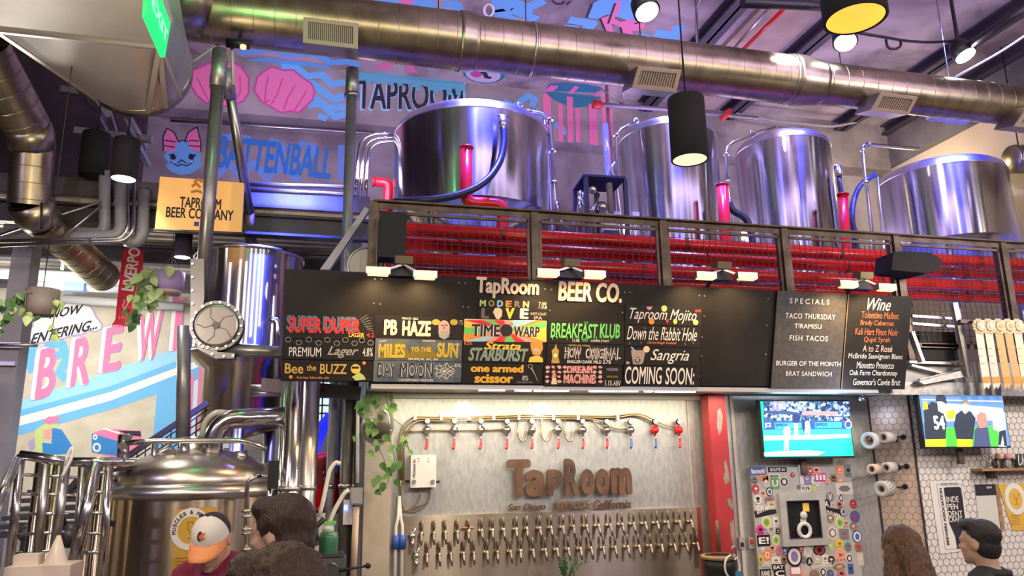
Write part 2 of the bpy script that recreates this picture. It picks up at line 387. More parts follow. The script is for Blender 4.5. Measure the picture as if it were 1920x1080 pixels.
# hexagon tile wall on the right
def hexmat(name, tile, tile2, grout, wd):
    mm = mat(name, tile, .25); t = mm.node_tree; b = t.nodes['Principled BSDF']; L = t.links.new
    tc = t.nodes.new('ShaderNodeTexCoord'); sp = t.nodes.new('ShaderNodeSeparateXYZ'); L(tc.outputs['Object'], sp.inputs[0])
    def M(op, a, bb=None):
        n = t.nodes.new('ShaderNodeMath'); n.operation = op
        for i, q in enumerate((a, bb)):
            if q is None: continue
            if hasattr(q, 'is_linked'): L(q, n.inputs[i])
            else: n.inputs[i].default_value = q
        return n.outputs[0]
    def hd(ox, oy):
        x = M('ABSOLUTE', M('SUBTRACT', M('FLOORED_MODULO', M('ADD', sp.outputs['X'], ox+50*wd), wd), wd/2))
        y = M('ABSOLUTE', M('SUBTRACT', M('FLOORED_MODULO', M('ADD', sp.outputs['Z'], oy+50*wd*1.7320508), wd*1.7320508), wd*.8660254))
        return M('MAXIMUM', x, M('ADD', M('MULTIPLY', x, .5), M('MULTIPLY', y, .8660254)))
    d = M('MINIMUM', hd(0, 0), hd(wd/2, wd*.8660254))
    f = M('GREATER_THAN', d, wd*.5-.0026)
    nz = t.nodes.new('ShaderNodeTexNoise'); nz.inputs['Scale'].default_value = 14; L(tc.outputs['Object'], nz.inputs['Vector'])
    m1 = t.nodes.new('ShaderNodeMix'); m1.data_type = 'RGBA'; m1.inputs[6].default_value = (*tile, 1); m1.inputs[7].default_value = (*tile2, 1); L(nz.outputs['Fac'], m1.inputs[0])
    m2 = t.nodes.new('ShaderNodeMix'); m2.data_type = 'RGBA'; m2.inputs[7].default_value = (*grout, 1); L(f, m2.inputs[0]); L(m1.outputs[2], m2.inputs[6])
    L(m2.outputs[2], b.inputs['Base Color'])
    r = t.nodes.new('ShaderNodeMapRange'); r.inputs['To Min'].default_value = .22; r.inputs['To Max'].default_value = .8; L(f, r.inputs['Value']); L(r.outputs[0], b.inputs['Roughness'])
    return mm
hex_w = hexmat('hex_tile', (.72, .70, .66), (.80, .78, .74), (.16, .14, .12), .0575)
hex_b = hexmat('hex_tile_tan', (.56, .45, .37), (.62, .51, .43), (.30, .21, .15), .0575)
YT = 5.3
xt = at(1716, 860, YT).x
wall('wall_right_tiled', xt, 8.35, YT, YT+.2, 0, 2.16, hex_w)
a, b_ = Vector((xr0, YW, 0)), Vector((xt, YT, 0)); d_ = b_-a
ret = MB().box((d_.length/2, .05, 1.05), (d_.length, .1, 2.1)).build('wall_right_return', hex_b); struct(ret)
ret.location = a; ret.rotation_euler = (0, 0, math.atan2(d_.y, d_.x))
struct(MB().box((xr0, YW-.004, 1.05), (.012, .012, 2.1)).build('trim_15', steel_b))
struct(MB().box((xt, YT-.004, 1.05), (.012, .012, 2.1)).build('trim_16', steel_b))

# ================================================================== MURALS
fas = Frame((0, FAS, 6), (1, 0, 0), (0, 0, 1)); bk = Frame((0, BACK, 4), (1, 0, 0), (0, 0, 1)); ce = Frame((0, 7, CEIL), (1, 0, 0), (0, 1, 0))
Z2 = lambda pts: [(320+x/3, y/3) for x, y in pts]
Z3 = lambda pts: [(880+x/3, y/3) for x, y in pts]
def part(parent, name, m, fn, label=None):
    b = MB(); fn(b); return b.build(name, m, parent, label=label)
mu = thing('fist_mural', 'mural of two pink fists and blue zigzags on the concrete beam above the orange sign', 'mural', (0, FAS, 6))
F1 = Z2([(105, 440), (130, 395), (190, 370), (235, 350), (300, 345), (350, 350), (400, 380), (440, 440), (440, 520), (410, 570), (350, 590), (300, 600), (270, 575), (200, 580), (150, 540), (120, 490)])
F2 = Z2([(470, 510), (490, 430), (530, 400), (570, 378), (640, 398), (690, 395), (730, 430), (790, 470), (810, 510), (800, 560), (760, 600), (720, 635), (680, 625), (620, 635), (570, 605), (510, 570)])
for k, (f, ln) in enumerate(((F1, [[(150, 440), (180, 500), (215, 570)], [(220, 430), (225, 520)], [(330, 430), (320, 520), (290, 590)], [(390, 430), (392, 520), (360, 570)]]),
                             (F2, [[(550, 430), (535, 500), (530, 580)], [(630, 440), (600, 530), (565, 590)], [(700, 480), (660, 550), (635, 620)], [(765, 510), (730, 570), (690, 630)], [(530, 580), (560, 560)]]))):
    o = part(mu, 'fist', PK, lambda b: fas.shape(b, f, .004))
    def out(b):
        fas.stroke(b, f, .022, .006, True)
        for q in ln: fas.stroke(b, Z2(q), .016, .0065)
    bb = MB(); out(bb); bb.build('outline', PKD, mu)
def zz(b):
    for q, wd in (([(620, 372), (700, 372), (770, 430), (850, 420), (905, 475), (985, 462)], .09), ([(760, 480), (800, 470), (860, 520), (920, 560), (985, 540)], .1),
              ([(790, 540), (840, 570), (900, 610), (985, 600)], .09), ([(770, 590), (850, 585), (925, 660), (985, 640)], .09), ([(830, 650), (880, 670)], .08), ([(1060, 430), (1110, 440), (1160, 430)], .08)):
        fas.stroke(b, Z2(q), wd, .003)
part(mu, 'zigzag', SKY, zz)
lt = thing('dripping_letter_mural', 'mural of dark block letters under teal drips behind the left tank', 'mural', (0, FAS, 6))
rr = fas.rect(669, 158, 868, 214)
part(lt, 'lettering_edge', SKY2, lambda b: write(b, fas, 'TAPROOM', (rr[0]-.03, rr[1]-.03, rr[2]+.03, rr[3]+.03), .004, .045, skew=.12))
part(lt, 'lettering', BLKP, lambda b: write(b, fas, 'TAPROOM', rr, .007, .02, skew=.12))
def drip(b):
    for k in range(24):
        x = 674+k*8.4; y = 139+k*.9; fas.stroke(b, [(x, y), (x, y+8+random.random()*15)], .07, .0095+k*.0006)
    fas.stroke(b, [(672, 143), (760, 150), (870, 162)], .12, .0080)
part(lt, 'drips', flat('mural_drip', (.12, .45, .60)), drip)
st = thing('stripe_mural', 'mural of pink bars hanging from a teal disc, between the left tank and the second', 'mural', (0, FAS, 6))
part(st, 'disc', TEAL, lambda b: (fas.shape(b, Z3([(435, 530), (480, 562), (540, 592), (600, 605), (660, 600), (700, 580), (735, 550), (735, 522), (435, 512)]), .004)))
part(st, 'disc_upper', TEAL, lambda b: (ce.shape(b, Z3([(430, 508), (450, 470), (520, 462), (640, 470), (740, 490), (735, 520)]), .004)))
def bars(b):
    for x, y0, y1, wd in ((428, 530, 760, .075), (447, 545, 790, .06), (510, 582, 798, .07), (564, 545, 803, .085), (608, 608, 803, .07), (686, 585, 815, .08), (706, 570, 818, .06), (752, 545, 700, .06), (792, 580, 760, .06)):
        fas.stroke(b, Z3([(x, y0), (x+4, y1)]), wd, .006)
part(st, 'bars', PK, bars)
part(st, 'bars_upper', PK, lambda b: [ce.stroke(b, Z3(q), .07, .006) for q in ([(428, 520), (470, 480)], [(447, 522), (490, 480)], [(562, 530), (605, 484)], [(695, 555), (735, 512)])])
def chev(b):
    for q in ([(190, 570), (250, 600), (330, 540), (370, 560), (350, 600)], [(370, 620), (400, 640), (390, 670)], [(480, 700), (520, 720), (530, 760)]): fas.stroke(b, Z3(q), .09, .003)
part(st, 'chevrons', SKY, chev)
cm = thing('ceiling_mural', 'mural of blue and pink figures, arrows and a badge on the ceiling above the duct', 'mural', (0, 7, CEIL))
def el(cx, cy, rx, ry, a=0, n=24): return [(cx+rx*math.cos(t)*math.cos(a)-ry*math.sin(t)*math.sin(a), cy+rx*math.cos(t)*math.sin(a)+ry*math.sin(t)*math.cos(a)) for t in [2*math.pi*k/n for k in range(n)]]
part(cm, 'badge_ring', TEAL, lambda b: ce.shape(b, el(907, 136, 40, 20, .1), .004))
part(cm, 'badge', flat('badge_grey', (.62, .60, .70)), lambda b: ce.shape(b, el(906, 139, 33, 15, .1), .006))
part(cm, 'badge_blob', PKD, lambda b: ce.shape(b, el(893, 137, 11, 7, .1), .008))
part(cm, 'badge_stroke', BLKP, lambda b: ce.stroke(b, [(903, 137), (908, 134), (912, 144), (921, 145)], .06, .008))
part(cm, 'shoes', PK, lambda b: (ce.shape(b, Z2([(1195, 330), (1250, 332), (1250, 370), (1250, 390), (1120, 378), (1180, 360)]), .004), ce.shape(b, Z2([(1320, 348), (1380, 352), (1370, 385), (1395, 412), (1310, 400), (1330, 375)]), .004)))
def cz(b):
    for q in ([(380, 300), (470, 290), (560, 275), (660, 310), (740, 300), (820, 305), (900, 350), (1000, 345), (1060, 370)], [(440, 345), (560, 335), (660, 350), (760, 360), (900, 385)], [(1530, 30), (1600, 20), (1620, 60)], [(1820, 50), (1900, 40), (1960, 70), (2030, 50)], [(1820, 95), (1900, 100), (1990, 130)]):
        ce.stroke(b, Z2(q), .13, .003)
    for q in ([(560, 110), (690, 130), (640, 190)], [(530, 155), (590, 160), (580, 185)], [(950, 235), (1000, 190)], [(1030, 215), (1125, 245), (1060, 210), (1090, 165)], [(1100, 195), (1160, 205), (1180, 140)], [(130, 20), (230, 5), (330, 40), (420, 0)], [(140, 75), (260, 60), (380, 110)]):
        ce.stroke(b, Z3(q), .14, .003)
part(cm, 'zigzag', SKY, cz)
def cb(b):
    ce.shape(b, Z3([(690, 20), (740, -10), (930, -15), (1010, 60), (1020, 110), (930, 130), (870, 105), (840, 95), (770, 80), (720, 105), (660, 95)]), .004)
    ce.shape(b, Z2([(1160, -15), (1480, -15), (1500, 50), (1420, 52), (1360, 30), (1300, 40), (1240, 36), (1180, 15)]), .004)
part(cm, 'blue_clothes', SKY, cb)
def cp(b):
    ce.shape(b, Z3([(735, 100), (790, 85), (850, 120), (900, 108), (990, 120), (990, 150), (940, 172), (915, 170), (930, 232), (870, 225), (850, 150), (800, 130), (812, 190), (840, 205), (880, 225), (820, 215), (775, 195)]), .006)
    ce.shape(b, Z3([(820, 15), (850, -10), (845, 60), (790, 135), (780, 130)]), .006)
    ce.shape(b, Z2([(1270, -10), (1370, -15), (1365, 15), (1330, 25), (1290, 15)]), .006)
part(cm, 'pink_limbs', PK, cp)
part(cm, 'ink_lines', BLKP, lambda b: [ce.stroke(b, Z3(q), .025, .008) for q in ([(735, 100), (775, 195), (820, 215)], [(850, 150), (870, 225)], [(820, 15), (780, 130)], [(690, 20), (660, 95)], [(930, 130), (1010, 108)], [(465, 0), (490, 20), (520, 20), (535, 5)], [(545, 25), (570, 5)])])
part(cm, 'yellow_cap', YEL, lambda b: ce.shape(b, Z3([(225, 130), (250, 105), (310, 108), (325, 142), (300, 147)]), .004))
part(cm, 'white_loop', WHT, lambda b: ce.stroke(b, Z2(el(1790, 55, 26, 34)), .03, .005, True))

bt = thing('bat_mural', 'mural of a blue bat head with pink ears beside large blue lettering under the beam', 'mural', (0, BACK, 5))
Z1 = lambda pts: [(x/3, y/3) for x, y in pts]
part(bt, 'head', SKY, lambda b: bk.shape(b, Z1([(920, 880), (945, 850), (985, 850), (1000, 800), (1030, 790), (1060, 800), (1070, 840), (1110, 855), (1130, 880), (1120, 910), (1140, 930), (1080, 975), (1020, 985), (960, 965), (930, 930), (950, 915)]), .004))
part(bt, 'ears', PK, lambda b: (bk.shape(b, Z1([(920, 850), (918, 770), (940, 722), (980, 745), (1005, 800), (985, 850)]), .003), bk.shape(b, Z1([(1070, 840), (1040, 800), (1060, 745), (1110, 715), (1130, 800), (1130, 855)]), .003)))
def bats(b):
    for q in ([(920, 850), (918, 770), (940, 722), (980, 745), (1005, 800)], [(1040, 800), (1060, 745), (1110, 715), (1130, 800), (1130, 855)], [(1000, 800), (1030, 790), (1060, 800)], [(950, 870), (990, 885), (980, 900)], [(1060, 885), (1100, 870), (1080, 900)], [(1000, 920), (1022, 900), (1050, 920)], [(960, 910), (1000, 935), (1022, 925), (1050, 935), (1090, 910)], [(925, 820), (985, 830)], [(925, 790), (990, 800)], [(1060, 820), (1125, 825)], [(1060, 790), (1120, 795)]):
        bk.stroke(b, Z1(q), .014, .007)
    for q in ((972, 882), (1075, 882)): bk.spot(b, q[0]/3, q[1]/3, .03, .04, .007)
part(bt, 'ink_lines', BLKP, bats)
part(bt, 'fangs', WHT, lambda b: (bk.shape(b, Z1([(975, 912), (985, 912), (970, 925)]), .008), bk.shape(b, Z1([(1068, 908), (1080, 908), (1090, 922)]), .008)))
part(bt, 'lettering', BLU, lambda b: write(b, bk, 'BATTENBALL', bk.rect(405, 262, 622, 322), .007, .03, .2, skew=-.05))
def bgl(b):
    for q in ([(385, 318), (405, 330), (430, 308), (452, 330), (475, 306), (500, 334), (528, 312), (560, 338)], [(400, 262), (440, 256), (470, 262)], [(560, 268), (590, 278), (575, 300)], [(505, 262), (530, 275), (520, 300)]): bk.stroke(b, q, .09, .003)
    bk.shape(b, [(633, 272), (664, 272), (664, 338), (633, 338)], .003)
part(bt, 'colour_field', flat('mural_mid_blue', (.18, .36, .72)), bgl)

# entrance mural on the lower wall
mw = thing('lettered_wall_mural', 'mural of tall pink letters over a blue slanted stripe with a speech cloud, far left', 'mural', (0, BACK, 2))
Z5 = lambda pts: [(x/4.8, 540+y/4.8) for x, y in pts]
Z6 = lambda pts: [(x/2.842, 700+y/2.842) for x, y in pts]
part(mw, 'ground_plaster', noisy('mural_plaster', (.56, .50, .38), (.68, .62, .50), 4, .8), lambda b: bk.shape(b, [(-30, 540), (420, 545), (420, 1000), (-30, 1000)], .002))
part(mw, 'pale_band', SKY2, lambda b: bk.shape(b, [(20, 757), (208, 695), (333, 653), (430, 621), (430, 650), (333, 678), (208, 726), (20, 790)], .004))
part(mw, 'blue_band', SKY, lambda b: (bk.shape(b, [(20, 774), (208, 724), (333, 676), (430, 643), (430, 656), (333, 690), (208, 736), (20, 786)], .005), bk.shape(b, [(18, 802), (208, 749), (333, 700), (430, 668), (430, 690), (333, 726), (208, 768), (18, 821)], .005), bk.shape(b, [(295, 730), (333, 720), (333, 840), (285, 840)], .004)))
part(mw, 'white_band', WHT, lambda b: bk.shape(b, [(20, 786), (208, 735), (333, 689), (430, 655), (430, 668), (333, 702), (208, 751), (20, 803)], .006))
part(mw, 'pink_bars', PK, lambda b: [bk.stroke(b, q, .05, .007) for q in ([(360, 700), (354, 815)], [(377, 690), (372, 810)])])
part(mw, 'pale_field', flat('mural_pale', (.62, .80, .90)), lambda b: bk.shape(b, [(336, 716), (430, 690), (430, 840), (336, 840)], .005))
part(mw, 'chevrons', SKY, lambda b: [bk.stroke(b, Z5(q), .09, .004) for q in ([(230, 590), (300, 560), (260, 660), (300, 760)], [(400, 520), (560, 500), (600, 640), (540, 760), (600, 830)], [(500, 620), (620, 560)])])
edge, side, face = MB(), MB(), MB()
for ch, x0, y0, x1, y1 in (('B', 71, 656, 105, 750), ('R', 137, 636, 170, 727), ('E', 196, 616, 228, 700), ('W', 260, 590, 302, 680), ('I', 327, 578, 341, 660), ('t', 318, 543, 350, 574)):
    r_ = bk.rect(x0, y0, x1, y1); sk = .05
    write(edge, bk, ch, (r_[0]-.05, r_[1]-.02, r_[2]+.012, r_[3]+.02), .008, .05, skew=sk)
    write(side, bk, ch, (r_[0]-.045, r_[1]-.01, r_[2]-.02, r_[3]+.01), .010, .04, skew=sk); write(face, bk, ch, r_, .013, .03, skew=sk)
edge.build('letter_outline', LILAC, mw); side.build('letter_sides', WHT, mw); face.build('letter_faces', PNK2 if False else PK, mw)
cl = Z5([(260, 400), (300, 340), (290, 300), (340, 230), (420, 225), (450, 190), (560, 180), (600, 130), (700, 120), (760, 150), (820, 170), (850, 220), (860, 250), (920, 330), (915, 370), (860, 395), (790, 385), (740, 420), (640, 430), (560, 460), (480, 450), (420, 490), (330, 500), (275, 470)])
co = part(mw, 'speech_cloud', WHT, lambda b: bk.shape(b, cl, .008))
part(co, 'outline', LILAC, lambda b: bk.stroke(b, cl, .016, .009, True))
def nw(b):
    r_ = bk.rect(450/4.8, 540+200/4.8, 745/4.8, 540+285/4.8); write(b, bk, 'NOW', r_, .010, .03, .3, skew=.08)
    r_ = bk.rect(290/4.8, 540+330/4.8, 875/4.8, 540+425/4.8); write(b, bk, 'ENTERING...', (r_[0], r_[1]-.12, r_[2], r_[3]-.12), .010, .03, .3, skew=.2)
part(co, 'lettering', BLKP, nw)
fg = [('cap', PK, [(225, 260), (260, 230), (320, 230), (322, 250), (270, 275)]), ('scarf', LIME, [(190, 300), (240, 270), (310, 270), (300, 300), (230, 330), (225, 440), (190, 430), (185, 350)]),
      ('jacket', BLU, [(225, 370), (275, 375), (280, 290), (330, 300), (385, 385), (380, 430), (300, 440), (230, 430)]), ('face_patch', PNK2, [(230, 300), (280, 295), (270, 350), (240, 345)]), ('trousers', LIME, [(200, 440), (370, 430), (330, 520), (215, 600), (180, 520)]), ('bag', LILAC, [(150, 370), (185, 340), (190, 400), (160, 415)])]
for nm, mm, q in fg: part(mw, nm, mm, lambda b: bk.shape(b, Z6(q), .006))
rb = part(mw, 'painted_radio', PK, lambda b: bk.shape(b, Z6([(490, 320), (560, 295), (750, 305), (755, 340), (700, 470), (490, 420)]), .006))
part(rb, 'front_panel', BLU, lambda b: bk.shape(b, Z6([(490, 320), (625, 360), (625, 440), (490, 420)]), .008))
part(rb, 'top_panel', BLKP, lambda b: bk.shape(b, Z6([(630, 305), (750, 308), (752, 338), (690, 330)]), .008))
def rd(b):
    x, y = Z6([(517, 395)])[0]; bk.stroke(b, el(x, y, 6, 7), .02, .010, True); x, y = Z6([(508, 340)])[0]; bk.stroke(b, el(x, y, 3, 4), .015, .010, True); bk.stroke(b, Z6([(550, 300), (560, 296), (640, 320)]), .02, .01)
part(rb, 'speaker_rings', WHT, rd)

# ================================================================== MENU BOARD over the bar
bd = Frame((-.28, 5.0, 2.125), (1, 0, 0), (0, -.2, .68))
BH = .709
u1, u2, u3 = bd.uv(1449, 640)[0], bd.uv(1581, 645)[0], bd.uv(1702, 645)[0]
mbd = thing('menu_board', 'long black menu board leaning out over the bar, tank deck railing behind it', 'menu board', (1.8, 5.0, 2.125))
part(mbd, 'backing', board_m, lambda b: bd.slab(b, (0, 0, u1, BH), .03, -.034))
def screws(b):
    for x, y in ((703, 523), (715, 523), (701, 569), (713, 570), (1022, 542), (1034, 543), (1171, 548), (1181, 549), (1311, 554), (1321, 555), (860, 530), (872, 531), (868, 575), (878, 576), (1021, 580), (1031, 582), (1167, 586), (1320, 593), (1316, 632), (1305, 667), (1315, 668), (1311, 705), (1440, 560), (1437, 610), (1436, 665)):
        q = bd.px(x, y, 0); b.disc(q, .006, .008, bd.n, 8)
part(mbd, 'screws', mat('screw_head', (.5, .48, .44), .3, .8), screws)
for w_, q in (('TapRoom', (892, 521, 1010, 560)), ('BEER CO.', (1047, 529, 1166, 566))): part(mbd, 'raised_lettering', CRM, lambda b: write(b, bd, w_, bd.rect(*q), 0, .035, 0, .012))
panel_m = noisy('panel_black', (.010, .010, .010), (.018, .017, .016), 6, .5)
def panel(label, px, m=None):
    r_ = bd.rect(*px); c = bd.pt(((r_[0]+r_[2])/2, r_[1]), 0)
    t = thing('beer_sign', label, 'menu sign', c, 'painted beer signs on the menu board')
    part(t, 'panel', m or panel_m, lambda b: bd.slab(b, r_, .006, 0)); return t
def tx(t, st, px, m, bold=.01, shear=0, lift=.008, name='lettering', grow=0, space=1, skew=0):
    b = MB(); write(b, bd, st, bd.rect(*px), lift, bold, shear, 0, space, grow, skew); return b.build(name, m, t)
def blob(t, name, m, pts, lift=.008): return part(t, name, m, lambda b: bd.shape(b, pts, lift))
def lines(t, name, m, qs, wd=.005, lift=.009, closed=False): return part(t, name, m, lambda b: [bd.stroke(b, q, wd, lift, closed) for q in qs])
A = lambda *p: [(520+x/4.155, 480+y/4.155) for x, y in p]
B = lambda *p: [(860+x/4, 480+y/4) for x, y in p]
slate = noisy('slate_paint', (.06, .09, .12), (.13, .17, .21), 9, .6)
t = panel('black sign with red block letters over blue shadows, top left of the signs', (531, 590, 701, 636))
tx(t, 'SUPER DUPER', (537, 592, 672, 620), flat('paint_slate_blue', (.10, .20, .30)), .04, lift=.007, name='shadow_lettering'); tx(t, 'SUPER DUPER', (541, 596, 676, 625), REDP, .035)
tx(t, 'LAGER', (654, 624, 683, 632), YEL, .02); tx(t, '4.2', (687, 624, 702, 632), REDP, .02)
lines(t, 'rays', GRYP, [A((660+10*k, 520+12*k), (720+8*k, 500+22*k)) for k in range(-2, 5)], .0025)
t = panel('black sign with a chain of small circles above white lettering', (530, 637, 701, 674))
tx(t, 'PREMIUM', (542, 651, 602, 668), WHT, -.008); tx(t, 'Lager', (614, 649, 672, 671), GRYP, .02, .4); tx(t, '4.8%', (680, 652, 699, 668), WHT, 0)
part(t, 'circles', GRYP, lambda b: [bd.stroke(b, el(A((x, y))[0][0], A((x, y))[0][1], 5.2, 4.6, n=14), .0035, .008, True) for x, y in ((85, 650), (168, 673), (245, 650), (322, 676), (390, 652), (463, 678), (530, 652), (602, 679), (658, 655), (726, 675))])
t = panel('black sign with yellow outlined letters and a small bee in sunglasses', (529, 676, 699, 714))
for s_, q in (('Bee', (534, 681, 569, 700)), ('the', (575, 683, 593, 695)), ('BUZZ', (600, 682, 650, 701))):
    tx(t, s_, q, flat('paint_ochre', (.66, .42, .10)), .02)
tx(t, 'honey blonde ale', (557, 705, 617, 711), ORG, .01)
blob(t, 'bee_body', YEL, A(*el(610, 878, 38, 38))); blob(t, 'bee_tail', LIME, A((580, 940), (640, 905), (675, 930), (690, 960), (610, 968)), .0085)
lines(t, 'bee_glasses', BLKP, [A((580, 868), (635, 868))], .014); blob(t, 'flower', ORG, A(*el(675, 832, 14, 14))); blob(t, 'flower', ORG, A(*el(105, 940, 14, 14)))
t = panel('black sign with tall pale pink letters and a bearded face wearing green hops', (702, 593, 868, 636))
tx(t, 'PB', (720, 599, 745, 628), CRM, .05); tx(t, 'HAZE', (754, 601, 808, 630), CRM, .05); tx(t, '7%', (860, 600, 868, 609), GRYP, .01); tx(t, 'PEACH - BLK', (754, 595, 784, 599), WHT, .01)
blob(t, 'face_patch', PNK2, A(*el(1298, 555, 44, 55))); blob(t, 'beard', GRYP, A((1250, 580), (1345, 580), (1335, 630), (1298, 650), (1260, 630)), .0088)
for q in (el(1235, 515, 32, 24), el(1375, 515, 30, 24)): blob(t, 'hop', OLV, A(*q), .0085)
lines(t, 'face_lines', BLKP, [A((1275, 540), (1295, 535)), A((1305, 535), (1325, 540)), A((1298, 545), (1295, 570))], .005, .0095)
t = panel('painted sign of olive mountains with tall yellow outlined letters', (703, 636, 866, 676), slate)
blob(t, 'mountains', flat('paint_mountain', (.22, .17, .02)), A((790, 800), (850, 720), (900, 690), (960, 655), (1010, 720), (1030, 760), (1090, 690), (1130, 740), (1180, 690), (1230, 760), (1290, 700), (1350, 790)), .0075)
lines(t, 'clouds', GRYP, [A((790, 665), (850, 660)), A((1130, 660), (1230, 662)), A((1340, 685), (1420, 690))], .012, .0075)
for s_, q in (('MILES', (709, 644, 760, 671)), ('SUN', (819, 642, 859, 671))):
    tx(t, s_, q, YEL, .035, lift=.0085, name='outline_lettering'); tx(t, s_, q, OLV, -.012, lift=.0095)
tx(t, 'TO THE', (770, 651, 808, 659), YEL, 0, lift=.0085); tx(t, 'TROPICAL WC IPA', (764, 671, 822, 675.5), WHT, .01, lift=.0085)
t = panel('slate sign with dark letters edged in pale grey and a lace flower', (700, 677, 865, 716), slate)
for s_, q in (('DAY', (708, 680, 741, 706)), ('MOON', (750, 680, 811, 708))):
    tx(t, s_, q, flat('paint_pale', (.45, .48, .54)), .06, lift=.0075, name='outline_lettering'); tx(t, s_, q, BLKP, -.005, lift=.009)
lines(t, 'flower', WHT, [A(*[(1300+(25+58*abs(math.sin(k*2.5/2)))*math.cos(k*.42), 895+(20+48*abs(math.cos(k*2.1)))*math.sin(k*.42)) for k in range(16)]), A(*el(1300, 895, 32, 26))] + [A((1300, 895), (1300+85*math.cos(a_), 895+66*math.sin(a_))) for a_ in (0, .7, 1.4, 2.1, 2.8, 3.5, 4.2, 4.9, 5.6)], .003, .0085)
tx(t, 'CONTEMPORARY WHITE IPA', (746, 710, 812, 715), WHT, .01); tx(t, '6%', (852, 682, 864, 688), WHT, 0)
t = panel('black sign with many-coloured capitals, an ice-cream shaped O among them', (897, 560, 1026, 600))
for k, (ch, mm) in enumerate((('M', LIME), ('O', OLV), ('D', SKY2), ('E', ORG), ('R', flat('paint_brown', (.22, .17, .14))), ('N', LIME))):
    tx(t, ch, (899+k*16.2, 562+k*.5, 910.5+k*16.2, 574+k*.5), mm, .05)
tx(t, 'L', (902, 577, 917, 597), MATS['paint_brown'], .06); tx(t, 'V', (947, 577, 964, 598), YEL, .06); tx(t, 'E', (974, 578, 991, 598), flat('paint_ice', (.40, .55, .66)), .06)
blob(t, 'head_shape', CRM, B((255, 420), (270, 392), (300, 385), (325, 405), (322, 450), (300, 475), (278, 470), (268, 445)))
tx(t, '7.0%', (1009, 566, 1025, 579), CRM, -.005); tx(t, 'WEST COAST', (994, 586, 1024, 591), CRM, 0); tx(t, 'IPA', (1001, 593, 1016, 599), CRM, 0)
t = panel('sign with rainbow rays behind black letters and a dark round bomb', (870, 600, 1024, 640), CRM)
cx, cy = B((365, 560))[0]; corner = [(870, 600), (905, 600), (925, 600), (944, 600), (962, 600), (985, 600), (1005, 600), (1024, 601), (1024, 614), (1024, 628), (1024, 641), (1005, 641), (985, 641), (965, 641), (945, 641), (925, 640), (905, 640), (885, 640), (870, 640), (870, 627), (870, 613)]
rays = [REDP, SKY2, ORG, PNK2, YEL, GRN, ORG, PNK2, SKY2, YEL, REDP, GRN]
for k in range(len(corner)): blob(t, 'ray', rays[(k*5) % 12], [(cx, cy), corner[k], corner[(k+1) % len(corner)]], .007)
for s_, q in (('TIME', (884, 608, 937, 630)), ('WARP', (963, 612, 1011, 631))):
    tx(t, s_, q, WHT, .075, lift=.0085, name='outline_lettering'); tx(t, s_, q, BLKP, .03, lift=.0095)
blob(t, 'bomb', BLKP, el(949, 619, 11.5, 11.5), .0095); lines(t, 'fuse', ORG, [[(955, 609), (959, 606), (962, 608)]], .012, .01)
t = panel('black sign with jagged grey-green letters under yellow script, orange-haired portrait at its right', (868, 641, 1018, 680))
tx(t, 'STARBURST', (878, 652, 990, 677), flat('paint_sage', (.26, .36, .30)), .045, .25, name='jagged_lettering'); tx(t, 'Strata', (907, 641, 976, 655), YEL, .03, .3, .010)
tx(t, '8.2%', (870, 641, 885, 646), ORG, 0)
blob(t, 'hair', ORG, B((535, 650), (560, 642), (625, 645), (630, 690), (610, 740), (555, 740), (540, 700))); blob(t, 'face_patch', flat('paint_tan', (.55, .34, .22)), B(*el(580, 712, 24, 30)), .009)
blob(t, 'shirt', YEL, B((520, 795), (530, 760), (570, 745), (600, 745), (628, 765), (630, 795)), .0085); lines(t, 'glasses', SKY2, [B((560, 705), (600, 705))], .007, .0095)
t = panel('black sign with rounded yellow letters in two rows and a sketched pair of scissors', (866, 681, 1016, 719))
tx(t, 'one armed', (882, 683, 981, 698), flat('paint_amber', (.80, .48, .05)), .05); tx(t, 'scissor', (889, 701, 962, 718), MATS['paint_amber'], .05); tx(t, '8%', (979, 704, 990, 713), WHT, 0); tx(t, 'DOUBLE IPA', (969, 715, 998, 718), GRYP, .01)
lines(t, 'scissors', GRYP, [B(*el(535, 825, 16, 14)), B((545, 835), (590, 935)), B((540, 840), (575, 900))], .005)
t = panel('black sign with dripping green letters', (1026, 602, 1170, 644))
tx(t, 'BREAKFAST', (1032, 606, 1120, 634), GRN, .02, .05); tx(t, 'KLUB', (1124, 607, 1162, 634), GRN, .03, .02); tx(t, 'THE', (1094, 603, 1102, 607), GRN, 0); tx(t, '11.4%', (1073, 635, 1086, 641), WHT, .01); tx(t, 'COFFEE STOUT', (1107, 637, 1142, 641), WHT, .01)
lines(t, 'drips', GRN, [[(1035+k*9.2, 630), (1035+k*9.2, 637-(k % 3)*2)] for k in range(14)], .004); blob(t, 'skull_cup', flat('paint_forest', (.05, .22, .07)), B((920, 615), (970, 615), (968, 642), (925, 642)))
t = panel('black sign with a yellow clock tower beside white outlined letters', (1025, 645, 1170, 683))
blob(t, 'clock_tower', flat('paint_gold', (.45, .32, .06)), B((728, 655), (735, 690), (750, 705), (745, 750), (755, 803), (692, 803), (700, 750), (695, 705), (715, 690))); blob(t, 'clock_face', WHT, B(*el(722, 745, 13, 14)), .0095)
for s_, q in (('HOW', (1057, 650, 1090, 673)), ('ORIGINAL', (1096, 651, 1164, 675))):
    tx(t, s_, q, WHT, .055, lift=.008, name='outline_lettering'); tx(t, s_, q, BLKP, -.004, lift=.0095)
tx(t, 'ENGLISH DARK MILD', (1063, 675, 1127, 681), WHT, .02); tx(t, '3.7%', (1130, 675, 1145, 682), WHT, .02); tx(t, 'MASON ALE WORKS', (1066, 646, 1106, 649), YEL, .0)
t = panel('sign of pink pebbles on black with pink two-row lettering and a small flame', (1020, 684, 1165, 724))
random.seed(5)
